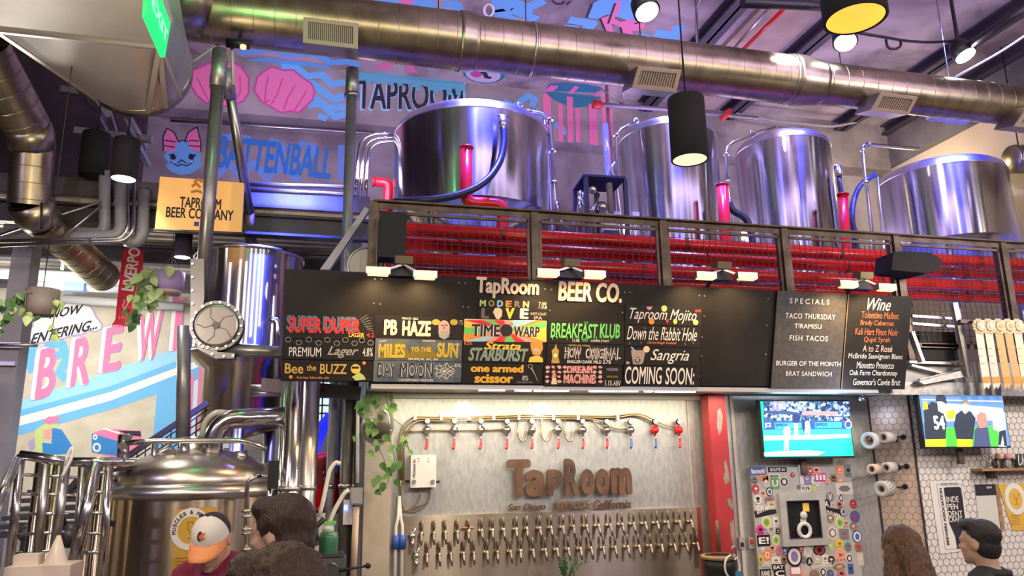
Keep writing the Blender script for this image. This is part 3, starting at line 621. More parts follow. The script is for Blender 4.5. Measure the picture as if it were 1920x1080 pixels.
part(t, 'pebbles', flat('paint_rose', (.75, .42, .44)), lambda b: [bd.shape(b, [(x+random.uniform(-1, 1)+5*math.cos(a_)*random.uniform(.5, 1), y+4*math.sin(a_)*random.uniform(.5, 1)) for a_ in [k*.9 for k in range(7)]], .007) for x in range(1026, 1134, 11) for y in (688, 697, 706, 715)])
for s_, q in (('DREAM', (1062, 686, 1110, 699)), ('MACHINE', (1056, 701, 1115, 719))):
    tx(t, s_, q, BLKP, .12, lift=.0082, name='outline_lettering'); tx(t, s_, q, PNK2, .05, lift=.0095)
blob(t, 'flame', ORG, B((700, 890), (712, 860), (730, 890), (720, 910)), .009); blob(t, 'candle', CRM, B((700, 912), (728, 912), (735, 960), (690, 960)), .0085)
tx(t, '5.1% ABV', (1133, 713, 1163, 723), WHT, 0); tx(t, 'MODERN', (1137, 690, 1158, 695), LILAC, .02); tx(t, 'NEW SCHOOL', (1137, 704, 1158, 708), OLV, .01)
t = panel('black sign with white script among small painted fruit', (1172, 573, 1315, 610))
tx(t, 'Taproom Mojito', (1180, 579, 1305, 606), WHT, -.006, .35)
for nm, mm, q in (('melon', PNK2, [(1402, 380), (1450, 378), (1435, 405), (1415, 402)]), ('lime', LIME, el(1537, 393, 22, 24)), ('cherry', REDP, el(1780, 412, 12, 10)), ('cherry', REDP, el(1802, 410, 10, 10)), ('orange_slice', ORG, el(1442, 490, 22, 23)), ('strawberry', REDP, [(1545, 475), (1575, 475), (1560, 510)]), ('pineapple', YEL, el(1620, 490, 15, 20)), ('lime', LIME, el(1773, 497, 20, 20))): blob(t, nm, mm, B(*q), .0095)
t = panel('black sign with white script on a rabbit, small orange line beneath', (1171, 611, 1312, 650))
tx(t, 'Down the Rabbit Hole', (1175, 613, 1306, 638), WHT, -.006, .3); tx(t, 'Carrot-Ginger Cocktail', (1213, 640, 1267, 646), ORG, .01, .2)
lines(t, 'dashes', ORG, [B(q, (q[0]+8, q[1]+16)) for q in ((1390, 530), (1670, 540), (1465, 605), (1550, 535), (1690, 650), (1750, 645), (1360, 640), (1275, 645))], .003)
t = panel('black sign with a painted punch glass left of white script', (1171, 651, 1310, 685))
tx(t, 'Sangria', (1219, 655, 1291, 682), WHT, .005, .35)
blob(t, 'glass', flat('paint_mauve', (.42, .33, .29)), B((1288, 705), (1400, 705), (1380, 800), (1365, 812), (1305, 812))); blob(t, 'citrus', CRM, B(*el(1405, 698, 24, 24)), .009); lines(t, 'straw', SKY2, [B((1290, 680), (1320, 715))], .009, .009); blob(t, 'ring', BLKP, B(*el(1337, 780, 22, 22)), .009); tx(t, 'TR', (1190, 671, 1198, 679), WHT, .01, lift=.0095)
blob(t, 'fruit', flat('paint_mauve', (0, 0, 0)), B(*el(1265, 800, 14, 12)))
t = panel('black sign with tall narrow white capitals, the lowest in the right-hand stack', (1169, 686, 1310, 723))
tx(t, 'COMING', (1171, 687, 1240, 720), WHT, .015); tx(t, 'SOON:', (1247, 689, 1301, 721), WHT, .015)
# specials and wine boards
def tallboard(label, ua, ub, m, edge):
    t = thing('listing_board', label, 'menu board', bd.pt(((ua+ub)/2, 0)), 'listing boards at the right end of the menu board')
    part(t, 'panel', m, lambda b: bd.slab(b, (ua, -.012, ub, BH-.004), .04, -.034)); part(t, 'edge_strip', edge, lambda b: bd.slab(b, (ua, -.012, ua+.006, BH-.004), .044, -.034)); return t
t = tallboard('grey felt letter board of daily specials in white capitals', u1, u2-.004, noisy('felt_grey', (.075, .075, .078), (.105, .105, .105), 30, .9), blk)
for s_, q, sp in (('SPECIALS', (1479, 560, 1554, 570), 1.5), ('TACO THURSDAY', (1471, 588, 1565, 598), 1.1), ('TIRAMISU', (1488, 607, 1539, 616), 1), ('FISH TACOS', (1479, 629, 1551, 639), 1.1), ('BURGER OF THE MONTH', (1454, 677, 1575, 686), 1), ('BRAT SANDWICH', (1472, 696, 1558, 705), 1.1)):
    tx(t, s_, q, CRM if False else WHT, .02, 0, .009, 'letter_row', space=sp)
t = tallboard('black wine list board with red and white handwriting, right end of the boards', u2+.004, u3, panel_m, wood)
tx(t, 'Wine', (1625, 559, 1669, 582), WHT, .01, .35, .009)
for k, (s_, xa_, xb_) in enumerate((('Tolentino Malbec', 940, 1165), ('Brady Cabernet', 933, 1135), ('Kali Hart Pinot Noir', 903, 1160), ('Qup\u00e9 Syrah', 955, 1110), ('A to Z Ros\u00e9', 948, 1125), ('McBride Sauvignon Blanc', 862, 1187), ('Mionetto Prosecco', 912, 1135), ('Oak Farm Chardonnay', 868, 1155), ("Governor's Cuv\u00e9e Brut", 890, 1172))):
    yc = 591+k*15.6; tx(t, s_, (1320+xa_/3.2, yc-6.2, 1320+xb_/3.2, yc+6.2), flat('chalk_red', (.72, .20, .10)) if k < 4 else (flat('chalk_pink', (.85, .58, .52)) if k == 4 else WHT), -.004, .05, .009, 'text_line')
# soffit channel with LED strip under the board
sf = thing('soffit_channel', 'pale metal channel under the menu board with a strip of small lamps', 'light fitting', (2, 5.1, 2.08))
xs0, xs1 = at(695, 728, 5.06).x, at(1640, 744, 5.06).x
part(sf, 'channel', mat('channel_metal', (.42, .42, .42), .4, .5), lambda b: b.box(((xs0+xs1)/2, 5.08, 2.1), (xs1-xs0, .14, .03)))
for px0, px1 in ((900, 948), (968, 998), (1004, 1018), (1022, 1068), (1108, 1198), (1212, 1226), (1232, 1306)):
    a_, b_ = at(px0, 727+(px0-900)*.014, 5.0), at(px1, 727+(px1-900)*.014, 5.0)
    part(sf, 'lamp_strip', glow_w, lambda b: b.box(((a_.x+b_.x)/2, 5.03, 2.082), (b_.x-a_.x, .03, .008)))

# ------------------------------------------------------------------ flood lights over the board
fw = glow_warm
nameL = ('twin work light over the blank left stretch of the menu board', 'twin work light over the raised cream lettering', 'twin work light over the fruit sign', 'twin work light over the wine list board')
for k, (bx, h1, h2) in enumerate((((757, 487), (709, 511), (797, 518)), ((1070, 492), (1028, 514), (1115, 517)), ((1353, 497), (1324, 519), (1401, 520)), ((1618, 516), (1591, 535), (1663, 541)))):
    c = at(*bx, 4.74); t = thing('flood_light', nameL[k], 'light', c, 'work lights over the menu board')
    part(t, 'driver_box', mat('brass_box', (.30, .25, .15), .35, .8), lambda b: b.box(c, (.11, .09, .05), Matrix.Rotation(.25, 3, 'X')))
    part(t, 'hood', blk, lambda b: b.prism([c+Vector(q) for q in ((-.10, .03, -.10), (.10, .03, -.10), (.06, .03, -.03), (-.06, .03, -.03))], (0, .08, 0)))
    part(t, 'arm', iron, lambda b: b.bar(c+Vector((0, .03, -.02)), c+Vector((-.06, .30, -.20)), .018))
    for h in (h1, h2):
        q = at(*h, 4.62)
        head = part(t, 'lamp_head', satin, lambda b: (b.box(q+Vector((0, .012, .012)), (.150, .05, .045)), b.bar(q+Vector((0, .03, .01)), c+Vector((.0, .0, -.03)), .014)))
        l = part(head, 'lens', fw, lambda b: (b.box(q+Vector((0, -.016, .006)), (.125, .008, .042)), b.box(q+Vector((0, .012, -.013)), (.125, .04, .006))))
        lamp('flood_lamp', 'SPOT', q+Vector((0, -.03, -.03)), 15, (1, .62, .28), .03, bd.pt((q.x+.28, .20)), spot=130, blend=1)
# ================================================================== TAP WALL
tw = Frame((0, YW, 1), (1, 0, 0), (0, 0, 1))
YP = YW-.03
pf = Frame((0, YP, 1), (1, 0, 0), (0, 0, 1))
xa_, xb_ = at(757, 968, YP).x, at(1313, 952, YP).x
t = thing('steel_tap_panel', 'polished steel backsplash sheet that carries two rows of beer taps', 'backsplash', ((xa_+xb_)/2, YP, .45))
part(t, 'sheet', noisy('mirror_sheet', (.66, .56, .42), (.76, .67, .52), 3, .14, 1, .03, (1, 1, .15), 3, r2=.3) and aniso(MATS['mirror_sheet'], .9, None), lambda b: b.box(((xa_+xb_)/2, YP+.014, .86), (xb_-xa_, .028, .79)))
tap_m = mat('tap_bronze', (.34, .29, .23), .28, 1)
def tap(m=tap_m):
    t = thing('beer_tap', 'x', 'beer tap', (0, 0, 0), 'beer taps on the steel panel')
    MB().lathe([(.017, 0), (.017, .006), (.009, .008), (.009, .05)], (0, 0, 0), (0, -1, 0), 12).build('shank', m, t, True)
    MB().tube([(0, -.05, .022), (0, -.055, 0), (0, -.066, -.03), (0, -.082, -.065)], [.010, .013, .010, .007], 10).ball((0, -.054, .004), .0145, 10).build('faucet_body', m, t, True)
    MB().tube([(0, -.05, .02), (0, -.049, .034), (0, -.048, .04), (0, -.046, .095)], [.006, .007, .010, .0085], 10).build('handle', mat('tap_handle', (.13, .105, .08), .35, .6), t, True)
    return t
proto = tap(); first = True
for row, (xs_, x0, y0, x1, y1) in enumerate(((24, 792, 1003, 1297, 979), (24, 802, 1043, 1308, 1022))):
    for k in range(xs_):
        f = k/(xs_-1); p = at(x0+(x1-x0)*f, y0+(y1-y0)*f, YP-.05); p.y = YP
        lab = 'slim beer tap in the %s row, %s from the left end' % (('upper', 'lower')[row], ORD[k]) if k < 12 else 'slim beer tap in the %s row, %s from the right end' % (('upper', 'lower')[row], ORD[xs_-1-k])
        rz = random.uniform(-.05, .05)
        if first: proto.location = p; proto['label'] = lab; first = False; t = proto
        else: t = dup(proto, p, lab)
        t.rotation_euler = (0, rz, random.uniform(-.12, .12))
for nm, q in (('bright chrome tap without a handle at the left end of the upper row', (773, 1005)), ('bright chrome tap without a handle at the left end of the lower row', (780, 1042))):
    p = at(*q, YP-.04); p.y = YP; t = thing('chrome_tap', nm, 'beer tap', p)
    MB().lathe([(.024, 0), (.024, .006), (.012, .01), (.012, .05)], (0, 0, 0), (0, -1, 0), 14).build('shank', steel2, t, True)
    MB().ball((0, -.055, .0), .022, 12).tube([(0, -.055, 0), (0, -.06, -.05), (0, -.075, -.1)], [.013, .011, .010], 10).tube([(0, -.05, 0), (.02, -.05, .05)], .007, 8).build('faucet_body', steel2, t, True)
p = at(878, 990, YP-.05); p.y = YP
t = thing('wooden_tap_bar', 'short wooden crossbar handle on a tap of the upper row', 'tap handle', p)
MB().tube([(-.045, -.045, .002), (-.02, -.045, 0), (.03, -.045, 0), (.045, -.045, 0)], [.006, .009, .009, .005], 10).build('bar', mat('red_wood', (.34, .12, .07), .4), t, True)
MB().tube([(.01, 0, 0), (.01, -.045, -.0)], .006, 8).tube([(.01, -.045, 0), (.01, -.05, -.06)], .007, 8).build('stem', satin, t, True)
# regulators and gas line
def regulator(name, col, lev, q, label):
    p = at(q[0], 806, YW-.05); p.y = YW
    t = thing('gas_regulator', label, 'gauge', p, 'gas regulators along the brass line')
    MB().lathe([(0, .058), (.019, .058), (.021, .05), (.021, .034), (0, .034)], (0, 0, .062), (0, -1, 0), 20).build('gauge', mat('gauge_rim', (.35, .33, .30), .3, .8) if col is not red else blk, t, True)
    MB().disc((0, -.0595, .062), .0165, .002, (0, 1, 0), 18).build('dial', WHT, t, True)
    MB().bar((0, -.0612, .055), (.006, -.0612, .07), .0025, .001).build('needle', BLKP, t, True)
    MB().lathe([(0, .07), (.014, .07), (.016, .06), (.027, .055), (.028, .02), (.02, .01), (.02, 0), (0, 0)], (0, 0, 0), (0, -1, 0), 20).tube([(0, -.04, .05), (0, -.04, -.05)], .009, 8).build('valve_body', col, t, True)
    MB().tube([(0, -.045, -.045), (0, -.047, -.075)], .006, 8).build('stem', satin, t, True)
    MB().tube([(0, -.047, -.07), (0, -.05, -.10), (-.006, -.055, -.125), (-.012, -.06, -.135)], [.008, .010, .010, .008], 8).build('lever', lev, t, True)
lred, lblu = mat('lever_red', (.62, .03, .035), .35), mat('lever_blue', (.04, .10, .36), .35)
xs_ = (801, 852, 902, 951, 998, 1047, 1093, 1138, 1183, 1229, 1274)
for k, x in enumerate(xs_):
    lab = 'round gas regulator with red lever, %s from the left on the wall' % ORD[k] if k < 8 else ('round gas regulator with a blue lever and steel body', 'red-bodied gas regulator with a blue lever', 'red-bodied gas regulator with a red lever, last on the right')[k-8]
    regulator('', red if k > 8 else satin, lblu if k in (8, 9) else lred, (x,), lab)
gl = thing('brass_gas_line', 'bundled brass gas tube clipped along the wall above the regulators', 'pipe', at(980, 784, YW))
Q = lambda pts, d=.03: [at(x, y, YW-d) for x, y in pts]
def gas(b):
    b.bend(Q([(752, 900), (752, 830), (757, 805), (775, 784), (830, 786), (990, 781), (1160, 783), (1190, 777), (1215, 785), (1232, 800)]), .007, .06)
    b.bend(Q([(757, 900), (757, 835), (764, 808), (780, 788), (830, 790), (1000, 785), (1120, 786), (1150, 803), (1175, 805)]), .006, .06)
    b.bend(Q([(749, 905), (748, 826), (752, 800), (772, 780), (830, 783), (990, 778), (1150, 780), (1180, 776), (1205, 776), (1240, 795), (1274, 804)]), .005, .06)
    b.tube(Q([(760, 810), (780, 808), (801, 806), (852, 807), (902, 806), (951, 805)], .02), .006, 8)
    for x in (972, 1016, 1060): b.bend(Q([(x, 786), (x-1, 820), (x+8, 829), (x+16, 822), (x+16, 806), (x+26, 804)]), .006, .03)
    b.bend(Q([(1113, 784), (1116, 798), (1128, 805), (1138, 805)]), .005, .03); b.bend(Q([(752, 900), (750, 925), (756, 952), (770, 962), (800, 950), (808, 915)]), .006, .05)
part(gl, 'tubes', copper, gas)
part(gl, 'clips', white_p, lambda b: [b.box(at(x, 783, YW-.026), (.02, .04, .036)) for x in (778, 827, 879, 925, 972, 1037, 1083, 1157)])
# white control box
p = at(793, 884, YW-.06); t = thing('control_box', 'white wall controller box with two dials, under the brass gas line', 'control box', (p.x, YW, p.z))
cbx = Frame((0, YW-.115, 1), (1, 0, 0), (0, 0, 1)); r_ = cbx.rect(770, 853, 818, 914)
part(t, 'case', white_p, lambda b: cbx.slab(b, r_, -.115))
part(t, 'side_knob', blk, lambda b: [b.tube([cbx.px(x, 903, -.05), cbx.px(x2, 903, -.05)], .010, 10) for x, x2 in ((761, 772), (815, 826))])
def txt(b):
    o = cbx.rect(775, 861, 779, 895); vv = Frame(cbx.pt((o[2], o[1])), (0, 0, 1), (-1, 0, 0)); vv.n = cbx.n.copy(); write(b, vv, 'McDantim inc', (0, 0, o[3]-o[1], .018), .002, .02)
part(t, 'lettering', BLKP, txt)
for x in (776, 811): part(t, 'dial', satin, lambda b: b.disc(cbx.px(x, 903, .004), .014, .012, (0, 1, 0), 16))
part(t, 'dots', REDP, lambda b: [b.disc(cbx.px(x, y, .001), .004, .003, (0, 1, 0), 8) for x in (785, 803) for y in (860, 865)])
part(t, 'cables', mat('cable_grey', (.25, .22, .18), .5), lambda b: [b.bend([cbx.px(x0, 914, -.05), cbx.px(x0+1, 940, -.06), cbx.px(770, 958, -.07), cbx.px(752, 958, -.08)], .006, .05, 8) for x0 in (788, 808)])
# rust letters
ls = thing('rusted_letter_sign', 'brown rusted steel letters standing off the metal wall above the taps', 'sign', at(1065, 930, YW))
rust = noisy('rusted_steel', (.085, .048, .036), (.19, .10, .06), 7, .6, .4, .1)
lf = Frame((0, YW-.05, 1), (1, 0, 0), (0, 0, 1))
r_ = lf.rect(950, 860, 1183, 930)
for ch, f0, f1, top in (('T', 0, .185, 1), ('a', .14, .31, .72), ('p', .31, .44, .72), ('R', .45, .565, 1), ('o', .58, .69, .72), ('o', .70, .815, .72), ('m', .825, 1, .74)):
    W_ = r_[2]-r_[0]; H_ = r_[3]-r_[1]
    b = MB(); write(b, lf, ch, (r_[0]+f0*W_, r_[1], r_[0]+f1*W_, r_[1]+H_*top), 0, .055, 0, .02)
    for k in (0,): b.tube([lf.pt((r_[0]+(f0+f1)/2*W_, r_[1]+H_*.5), .005), lf.pt((r_[0]+(f0+f1)/2*W_, r_[1]+H_*.5), -.05)], .006, 6)
    b.build('letter', rust, ls)
def sub(b):
    write(b, lf, 'San Diego', lf.rect(952, 944, 1023, 960), -.01, .02, .3, .012); write(b, lf, 'California', lf.rect(1112, 937, 1183, 954), -.01, .02, .3, .012)
part(ls, 'script_lettering', rust, sub)
part(ls, 'badge_lettering', rust, lambda b: (write(b, lf, 'BEER CO', lf.rect(1042, 942, 1104, 953), -.01, .05, 0, .012), lf.slab(b, lf.rect(1040, 953, 1106, 955), .01, -.01), lf.slab(b, lf.rect(1040, 939.5, 1106, 941), .01, -.01)))
# red column, worn
cx0, cx1 = at(1327, 741, 5.32).x, at(1359, 741, 5.32).x
rc = thing('red_steel_column', 'red painted steel column with worn bare patches, right of the taps', 'column', ((cx0+cx1)/2, 5.36, 0))
part(rc, 'shaft', redpaint, lambda b: b.box(((cx0+cx1)/2, 5.38, 1.045), (cx1-cx0, .12, 2.09)))
cfm = Frame((0, 5.32, 1), (1, 0, 0), (0, 0, 1)); C1 = lambda *p: [(1300+x/3, 720+y/3) for x, y in p]
part(rc, 'worn_patches', noisy('bare_steel_patch', (.20, .15, .13), (.32, .28, .26), 8, .6), lambda b: [cfm.shape(b, C1(*q), .001) for q in ([(135, 150), (150, 135), (165, 180), (160, 260), (145, 290), (132, 240)], [(170, 440), (182, 420), (195, 480), (205, 545), (180, 570), (168, 530), (178, 490)], [(190, 640), (215, 650), (230, 700), (215, 705), (195, 680)], [(205, 780), (225, 760), (235, 850), (240, 930), (225, 920), (210, 850)], [(215, 950), (240, 960), (255, 1050), (235, 1075), (222, 1000)])])
# services at the left edge of the pilaster
yw_ = 5.36
for nm, lab, q, rr_, mm in (('white_conduit', 'white conduit running down the left edge of the concrete pilaster', [(671, 752), (670, 905)], .012, white_p), ('timber_post', 'pale timber strip below the grey junction box', [(668, 950), (662, 1090)], .022, noisy('pale_timber', (.55, .42, .30), (.66, .53, .40), 4, .6, stretch=(6, 6, 1)))):
    tag(MB().tube([at(x, y, yw_) for x, y in q], rr_, 10).build(nm, mm), lab, 'pipe' if 'conduit' in nm else 'post')
p = at(668, 930, yw_); t = thing('junction_box', 'grey junction box on the left edge of the pilaster', 'junction box', p)
part(t, 'case', grey_p, lambda b: b.box(p, (.085, .07, .11))); part(t, 'lid', mat('lid_grey', (.36, .36, .37), .5), lambda b: b.box(p+Vector((0, -.038, 0)), (.07, .008, .095)))
p = at(652, 960, yw_+.1); t = thing('router_box', 'pale box with a blue indicator light left of the junction box', 'electronics', p)
part(t, 'case', white_p, lambda b: b.box(p, (.06, .06, .16))); part(t, 'indicator', mat('indicator_blue', (.05, .12, 1), .5, emit=12), lambda b: b.box(p+Vector((-.015, -.032, .03)), (.02, .006, .03)))
# blue valve pair by the panel
p = at(748, 1016, YW-.06); t = thing('blue_valve', 'blue wrapped valve on twin white pipes left of the steel panel', 'valve', p)
part(t, 'wrap', mat('blue_tape', (.03, .10, .42), .5), lambda b: [b.tube([p+Vector((dx, 0, -.045)), p+Vector((dx, 0, .045))], .026, 12) for dx in (-.022, .022)])
part(t, 'pipes', white_p, lambda b: [b.tube([p+Vector((dx, 0, -.6)), p+Vector((dx, 0, .10)), p+Vector((dx*.4, 0, .16)), p+Vector((0, .02, .30))], .011, 8) for dx in (-.022, .022)])
# pots at the foot of the tap wall
p = at(1350, 1062, 5.0); t = thing('black_caddy', 'black barrel-shaped caddy with a hanging ring beside the red column', 'caddy', p)
part(t, 'tub', blk, lambda b: b.lathe([(.0, -.2), (.10, -.2), (.115, 0), (.115, .06), (.10, .06), (.10, 0), (0, -.02)], p, n=24)); part(t, 'rim', wood, lambda b: b.lathe([(.118, .05), (.125, .05), (.125, .075), (.10, .075)], p, n=24))
part(t, 'ring_handle', white_p, lambda b: b.tube([p+Vector((.02+.055*math.cos(a_), -.13, .01+.075*math.sin(a_))) for a_ in [k*math.pi/8 for k in range(16)]], .007, 8, closed=True)); part(t, 'snap_hook', steel2, lambda b: b.tube([p+Vector((.035+.016*math.cos(a_), -.14, .10+.045*math.sin(a_))) for a_ in [k*math.pi/6 for k in range(12)]], .005, 6, closed=True))
part(t, 'blue_tag', mat('tag_blue', (.05, .22, .40), .4), lambda b: b.box(p+Vector((.05, -.15, -.06)), (.045, .01, .09)), 'blue swing tag')
p = at(1346, 1005, 5.295); tag(MB().tube([p+Vector((0, 0, -.14)), p+Vector((0, 0, .05)), p+Vector((0, 0, .11))], [.017, .018, .010], 12).build('wooden_paddle', mat('dark_wood', (.16, .08, .05), .5)), 'dark wooden paddle handle leaning by the red column', 'paddle')
p = at(1062, 1095, 5.1); t = thing('sprig_plant', 'small feathery plant in a pot standing below the taps', 'plant', p+Vector((0, 0, -.1)))
random.seed(3)
def sprig(b):
    for k in range(16):
        a_ = random.uniform(0, 6.28); r0 = random.uniform(.03, .14); h = random.uniform(.08, .2); tip = p+Vector((math.cos(a_)*r0, math.sin(a_)*r0*.5, h)); b.tube([p, (p+tip)/2+Vector((0, 0, .03)), tip], [.003, .0025, .001], 5)
        for j in range(7):
            q = p.lerp(tip, .4+j*.09); b.ball(q+Vector((random.uniform(-.008, .008), 0, 0)), (.006, .003, .009), 6)
part(t, 'foliage', leafd, sprig); part(t, 'pot', grey_p, lambda b: b.lathe([(0, -.12), (.05, -.12), (.065, .0), (.058, .0), (0, -.02)], p, n=18))
# ------------------------------------------------------------------ trailing pothos
def leaf(b, c, ln, dirv, nrm):
    d = Vector(dirv).normalized(); n = Vector(nrm); n = (n-d*n.dot(d)).normalized(); s_ = d.cross(n)
    o = [(0, 0, 0), (.12, .30, .03), (.38, .36, .05), (.7, .22, .02), (1, 0, -.05), (.7, -.22, .02), (.38, -.36, .05), (.12, -.30, .03), (.45, 0, -.02)]
    vs = [c+d*(x*ln)+s_*(y*ln)+n*(z*ln) for x, y, z in o]
    b.add(vs, [(0, 1, 8), (1, 2, 8), (2, 3, 8), (3, 4, 8), (4, 5, 8), (5, 6, 8), (6, 7, 8), (7, 0, 8)], True)
def scatter(b, pts, ln, seed, Yd, spread=.05, facing=(0, -1, .2)):
    random.seed(seed)
    for x, y in pts:
        c = at(x, y, Yd+random.uniform(-spread, spread)); a_ = random.uniform(-2.6, -.5)
        leaf(b, c, ln*random.uniform(.75, 1.2), (math.cos(a_), random.uniform(-.5, .3), math.sin(a_)), Vector(facing)+Vector((random.uniform(-.5, .5), 0, random.uniform(-.3, .5))))
YH = 5.2
P1 = lambda *p: [(660+x/3, 720+y/3) for x, y in p]
t = thing('hanging_pothos', 'trailing green plant in a clear hanging pot at the left edge of the tap wall', 'plant', at(708, 800, YH))
pc = at(708, 798, YH)
part(t, 'clear_pot', mat('pot_glass', (.85, .9, .85), .05, 0, Transmission_Weight=.9, Alpha=.6), lambda b: b.lathe([(.03, -.13), (.085, -.09), (.11, -.02), (.10, .07), (.075, .10)], pc, n=24))
part(t, 'soil', mat('soil', (.05, .03, .02), .9), lambda b: b.ball(pc+Vector((0, 0, -.03)), (.085, .085, .06), 14))
part(t, 'hanger', wire_m, lambda b: [b.tube([pc+Vector((dx, .0, .1)), pc+Vector((0, 0, .42))], .002, 5) for dx in (-.07, .07)])
part(t, 'vines', mat('vine', (.16, .22, .07), .6), lambda b: [b.tube([at(x, y, YH-.03) for x, y in P1(*q)], .003, 6) for q in ([(150, 140), (215, 180), (212, 300), (240, 420), (200, 560), (135, 600)], [(160, 140), (290, 240), (300, 300), (320, 370)], [(110, 300), (150, 360), (180, 420), (195, 520)])])
scat = P1((60, 80), (90, 70), (125, 60), (120, 90), (150, 110), (40, 140), (70, 150), (100, 130), (180, 115), (200, 130), (240, 105), (250, 130), (80, 190), (110, 210), (100, 240), (140, 250), (130, 190), (160, 170), (190, 170), (170, 290), (120, 320), (150, 345), (90, 375), (230, 340), (280, 345), (300, 320), (315, 375), (200, 385), (165, 440), (205, 435), (240, 450), (185, 470), (200, 490), (160, 515), (210, 510), (245, 535), (175, 550), (185, 565), (130, 600), (130, 530), (15, 290), (215, 60), (60, 110), (270, 430), (300, 290))
part(t, 'leaves', leafg, lambda b: scatter(b, scat, .062, 11, YH-.05, .07))

# ================================================================== STICKER DOOR, SCREENS, TILE WALL
YD = YW-.05
df = Frame((0, YD, 1), (1, 0, 0), (0, 0, 1))
D1 = lambda x, y: (1300+x/3, 720+y/3)
dx0, dx1 = df.uv(1415, 980)[0], df.uv(1606, 980)[0]; dz1 = at(1500, 875, YD).z
dr = bpy.data.objects.new('door_1', None); COL.objects.link(dr); dr.location = ((dx0+dx1)/2, YD, 0); struct(dr)
part(dr, 'door_panel', noisy('door_grey', (.40, .41, .39), (.50, .51, .48), 5, .45), lambda b: b.box(((dx0+dx1)/2, YD+.025, dz1/2), (dx1-dx0, .05, dz1)))
S = [(362,490,85,38,'r','b','Bancworld',1),(472,482,95,22,'r','k','ROUTE 44',1),(655,492,38,38,'c','R','',0),(693,487,36,36,'c','P','',0),(820,485,38,38,'r','O','',0),(867,488,36,54,'r','g','',0),(343,540,38,38,'c','g','',0),(396,528,45,28,'r','O','',0),(455,518,55,20,'r','w','BOW',1),(510,550,46,46,'c','w','',2),(558,512,24,24,'c','R','',0),(605,510,20,88,'r','w','',0),(640,537,44,46,'r','v','',0),(688,545,48,48,'c','w','',0),(714,525,60,38,'r','m','III',1),(755,550,28,28,'c','P','',0),(788,530,40,40,'c','n','',0),(825,545,40,25,'c','O','',0),(458,558,40,50,'r','G','U',1),(410,550,35,50,'r','y','',0),(350,592,38,46,'c','R','',0),(390,618,40,40,'c','y','',0),(428,606,36,40,'c','k','',2),(592,580,22,22,'c','g','',0),(633,588,50,26,'r','w','FLYR',1),(676,586,32,32,'c','l','',0),(848,588,88,52,'r','w','',3),(362,650,40,42,'c','w','!',1),(427,652,50,30,'r','g','',0),(768,635,40,44,'c','g','V',1),(830,643,28,38,'c','w','',2),(748,674,38,42,'c','k','A',1),(785,684,22,30,'r','y','',0),(822,680,32,40,'c','s','',0),(437,682,46,38,'r','y','',0),(370,698,40,26,'c','w','',0),(405,722,112,30,'r','k','HUG A BREWER',1),(785,715,86,26,'r','k','HUG BEER',1),(843,718,34,40,'c','g','',2),(410,778,54,56,'c','w','',4),(465,775,32,42,'r','w','',0),(770,757,40,42,'c','n','',0),(822,780,46,50,'c','w','',4),(858,785,34,30,'c','y','',0),(378,822,46,48,'c','m','',0),(405,835,30,32,'c','v','',0),(437,820,46,46,'c','y','',0),(474,828,20,24,'r','k','',0),(782,838,50,52,'c','w','',5),(848,846,48,46,'r','g','',0),(395,880,66,50,'r','k','E!',1),(463,878,42,46,'c','w','',4),(898,675,36,40,'c','R','',0),(908,747,50,54,'c','b','',0),(900,803,34,42,'c','n','',0),(820,900,40,44,'c','Y','',0),(870,915,38,44,'c','t','',0),(772,912,26,36,'c','l','',0),(920,858,50,56,'c','b','',2),(928,917,38,44,'c','n','',0),(390,930,35,40,'c','y','',0),(415,962,46,52,'c','O','O',1),(445,925,36,36,'c','P','',0),(483,940,34,44,'c','s','',0),(515,940,30,40,'r','b','',0),(510,990,34,44,'c','n','',0),(567,970,82,92,'c','k','',6),(605,930,28,34,'c','R','',0),(642,942,42,48,'c','w','',0),(708,933,62,50,'c','k','',7),(825,965,70,72,'c','P','',0),(876,980,34,40,'c','w','',2),(938,985,34,56,'r','y','',0),(620,990,26,34,'c','g','',0),(652,998,32,36,'c','k','A',1),(695,990,36,40,'r','y','',0),(740,985,34,40,'r','w','',0),(775,990,34,36,'c','k','',0),(380,990,26,40,'r','l','',0),(410,1012,46,24,'r','y','',0),(465,995,46,34,'r','w','',0),(478,1030,66,26,'r','k','EAT',1),(405,1065,56,38,'r','k','KANE',1),(485,1065,60,42,'r','k','C',1),(575,1050,58,48,'r','s','I',1),(820,1030,64,28,'c','n','',0),(728,1058,36,42,'c','w','',2),(720,1024,106,18,'r','y','',0),(885,1040,28,44,'r','b','',0),(680,1072,52,40,'c','n','',0),(770,1068,36,40,'c','b','',0),(832,1068,44,40,'c','s','',0),(625,1070,28,30,'c','P','',0)]
SC = dict(b=(.07, .13, .40), k=(.02, .02, .022), R=(.52, .04, .05), P=(.80, .38, .30), O=(.80, .25, .10), g=(.22, .22, .22), w=(.75, .74, .70), v=(.25, .20, .45), m=(.70, .05, .30), n=(.30, .18, .10), G=(.14, .40, .10), y=(.58, .54, .44), l=(.50, .60, .12), s=(.60, .18, .22), Y=(.80, .60, .06), t=(.10, .28, .30))
NMC = dict(b='blue', k='black', R='dark red', P='salmon', O='orange', g='dark grey', w='white', v='purple', m='magenta', n='brown', G='green', y='cream', l='lime', s='rose', Y='yellow', t='teal')
random.seed(21)
stk = {}
def sm(c): return mat('sticker_'+NMC[c].replace(' ', '_'), SC[c], .35)
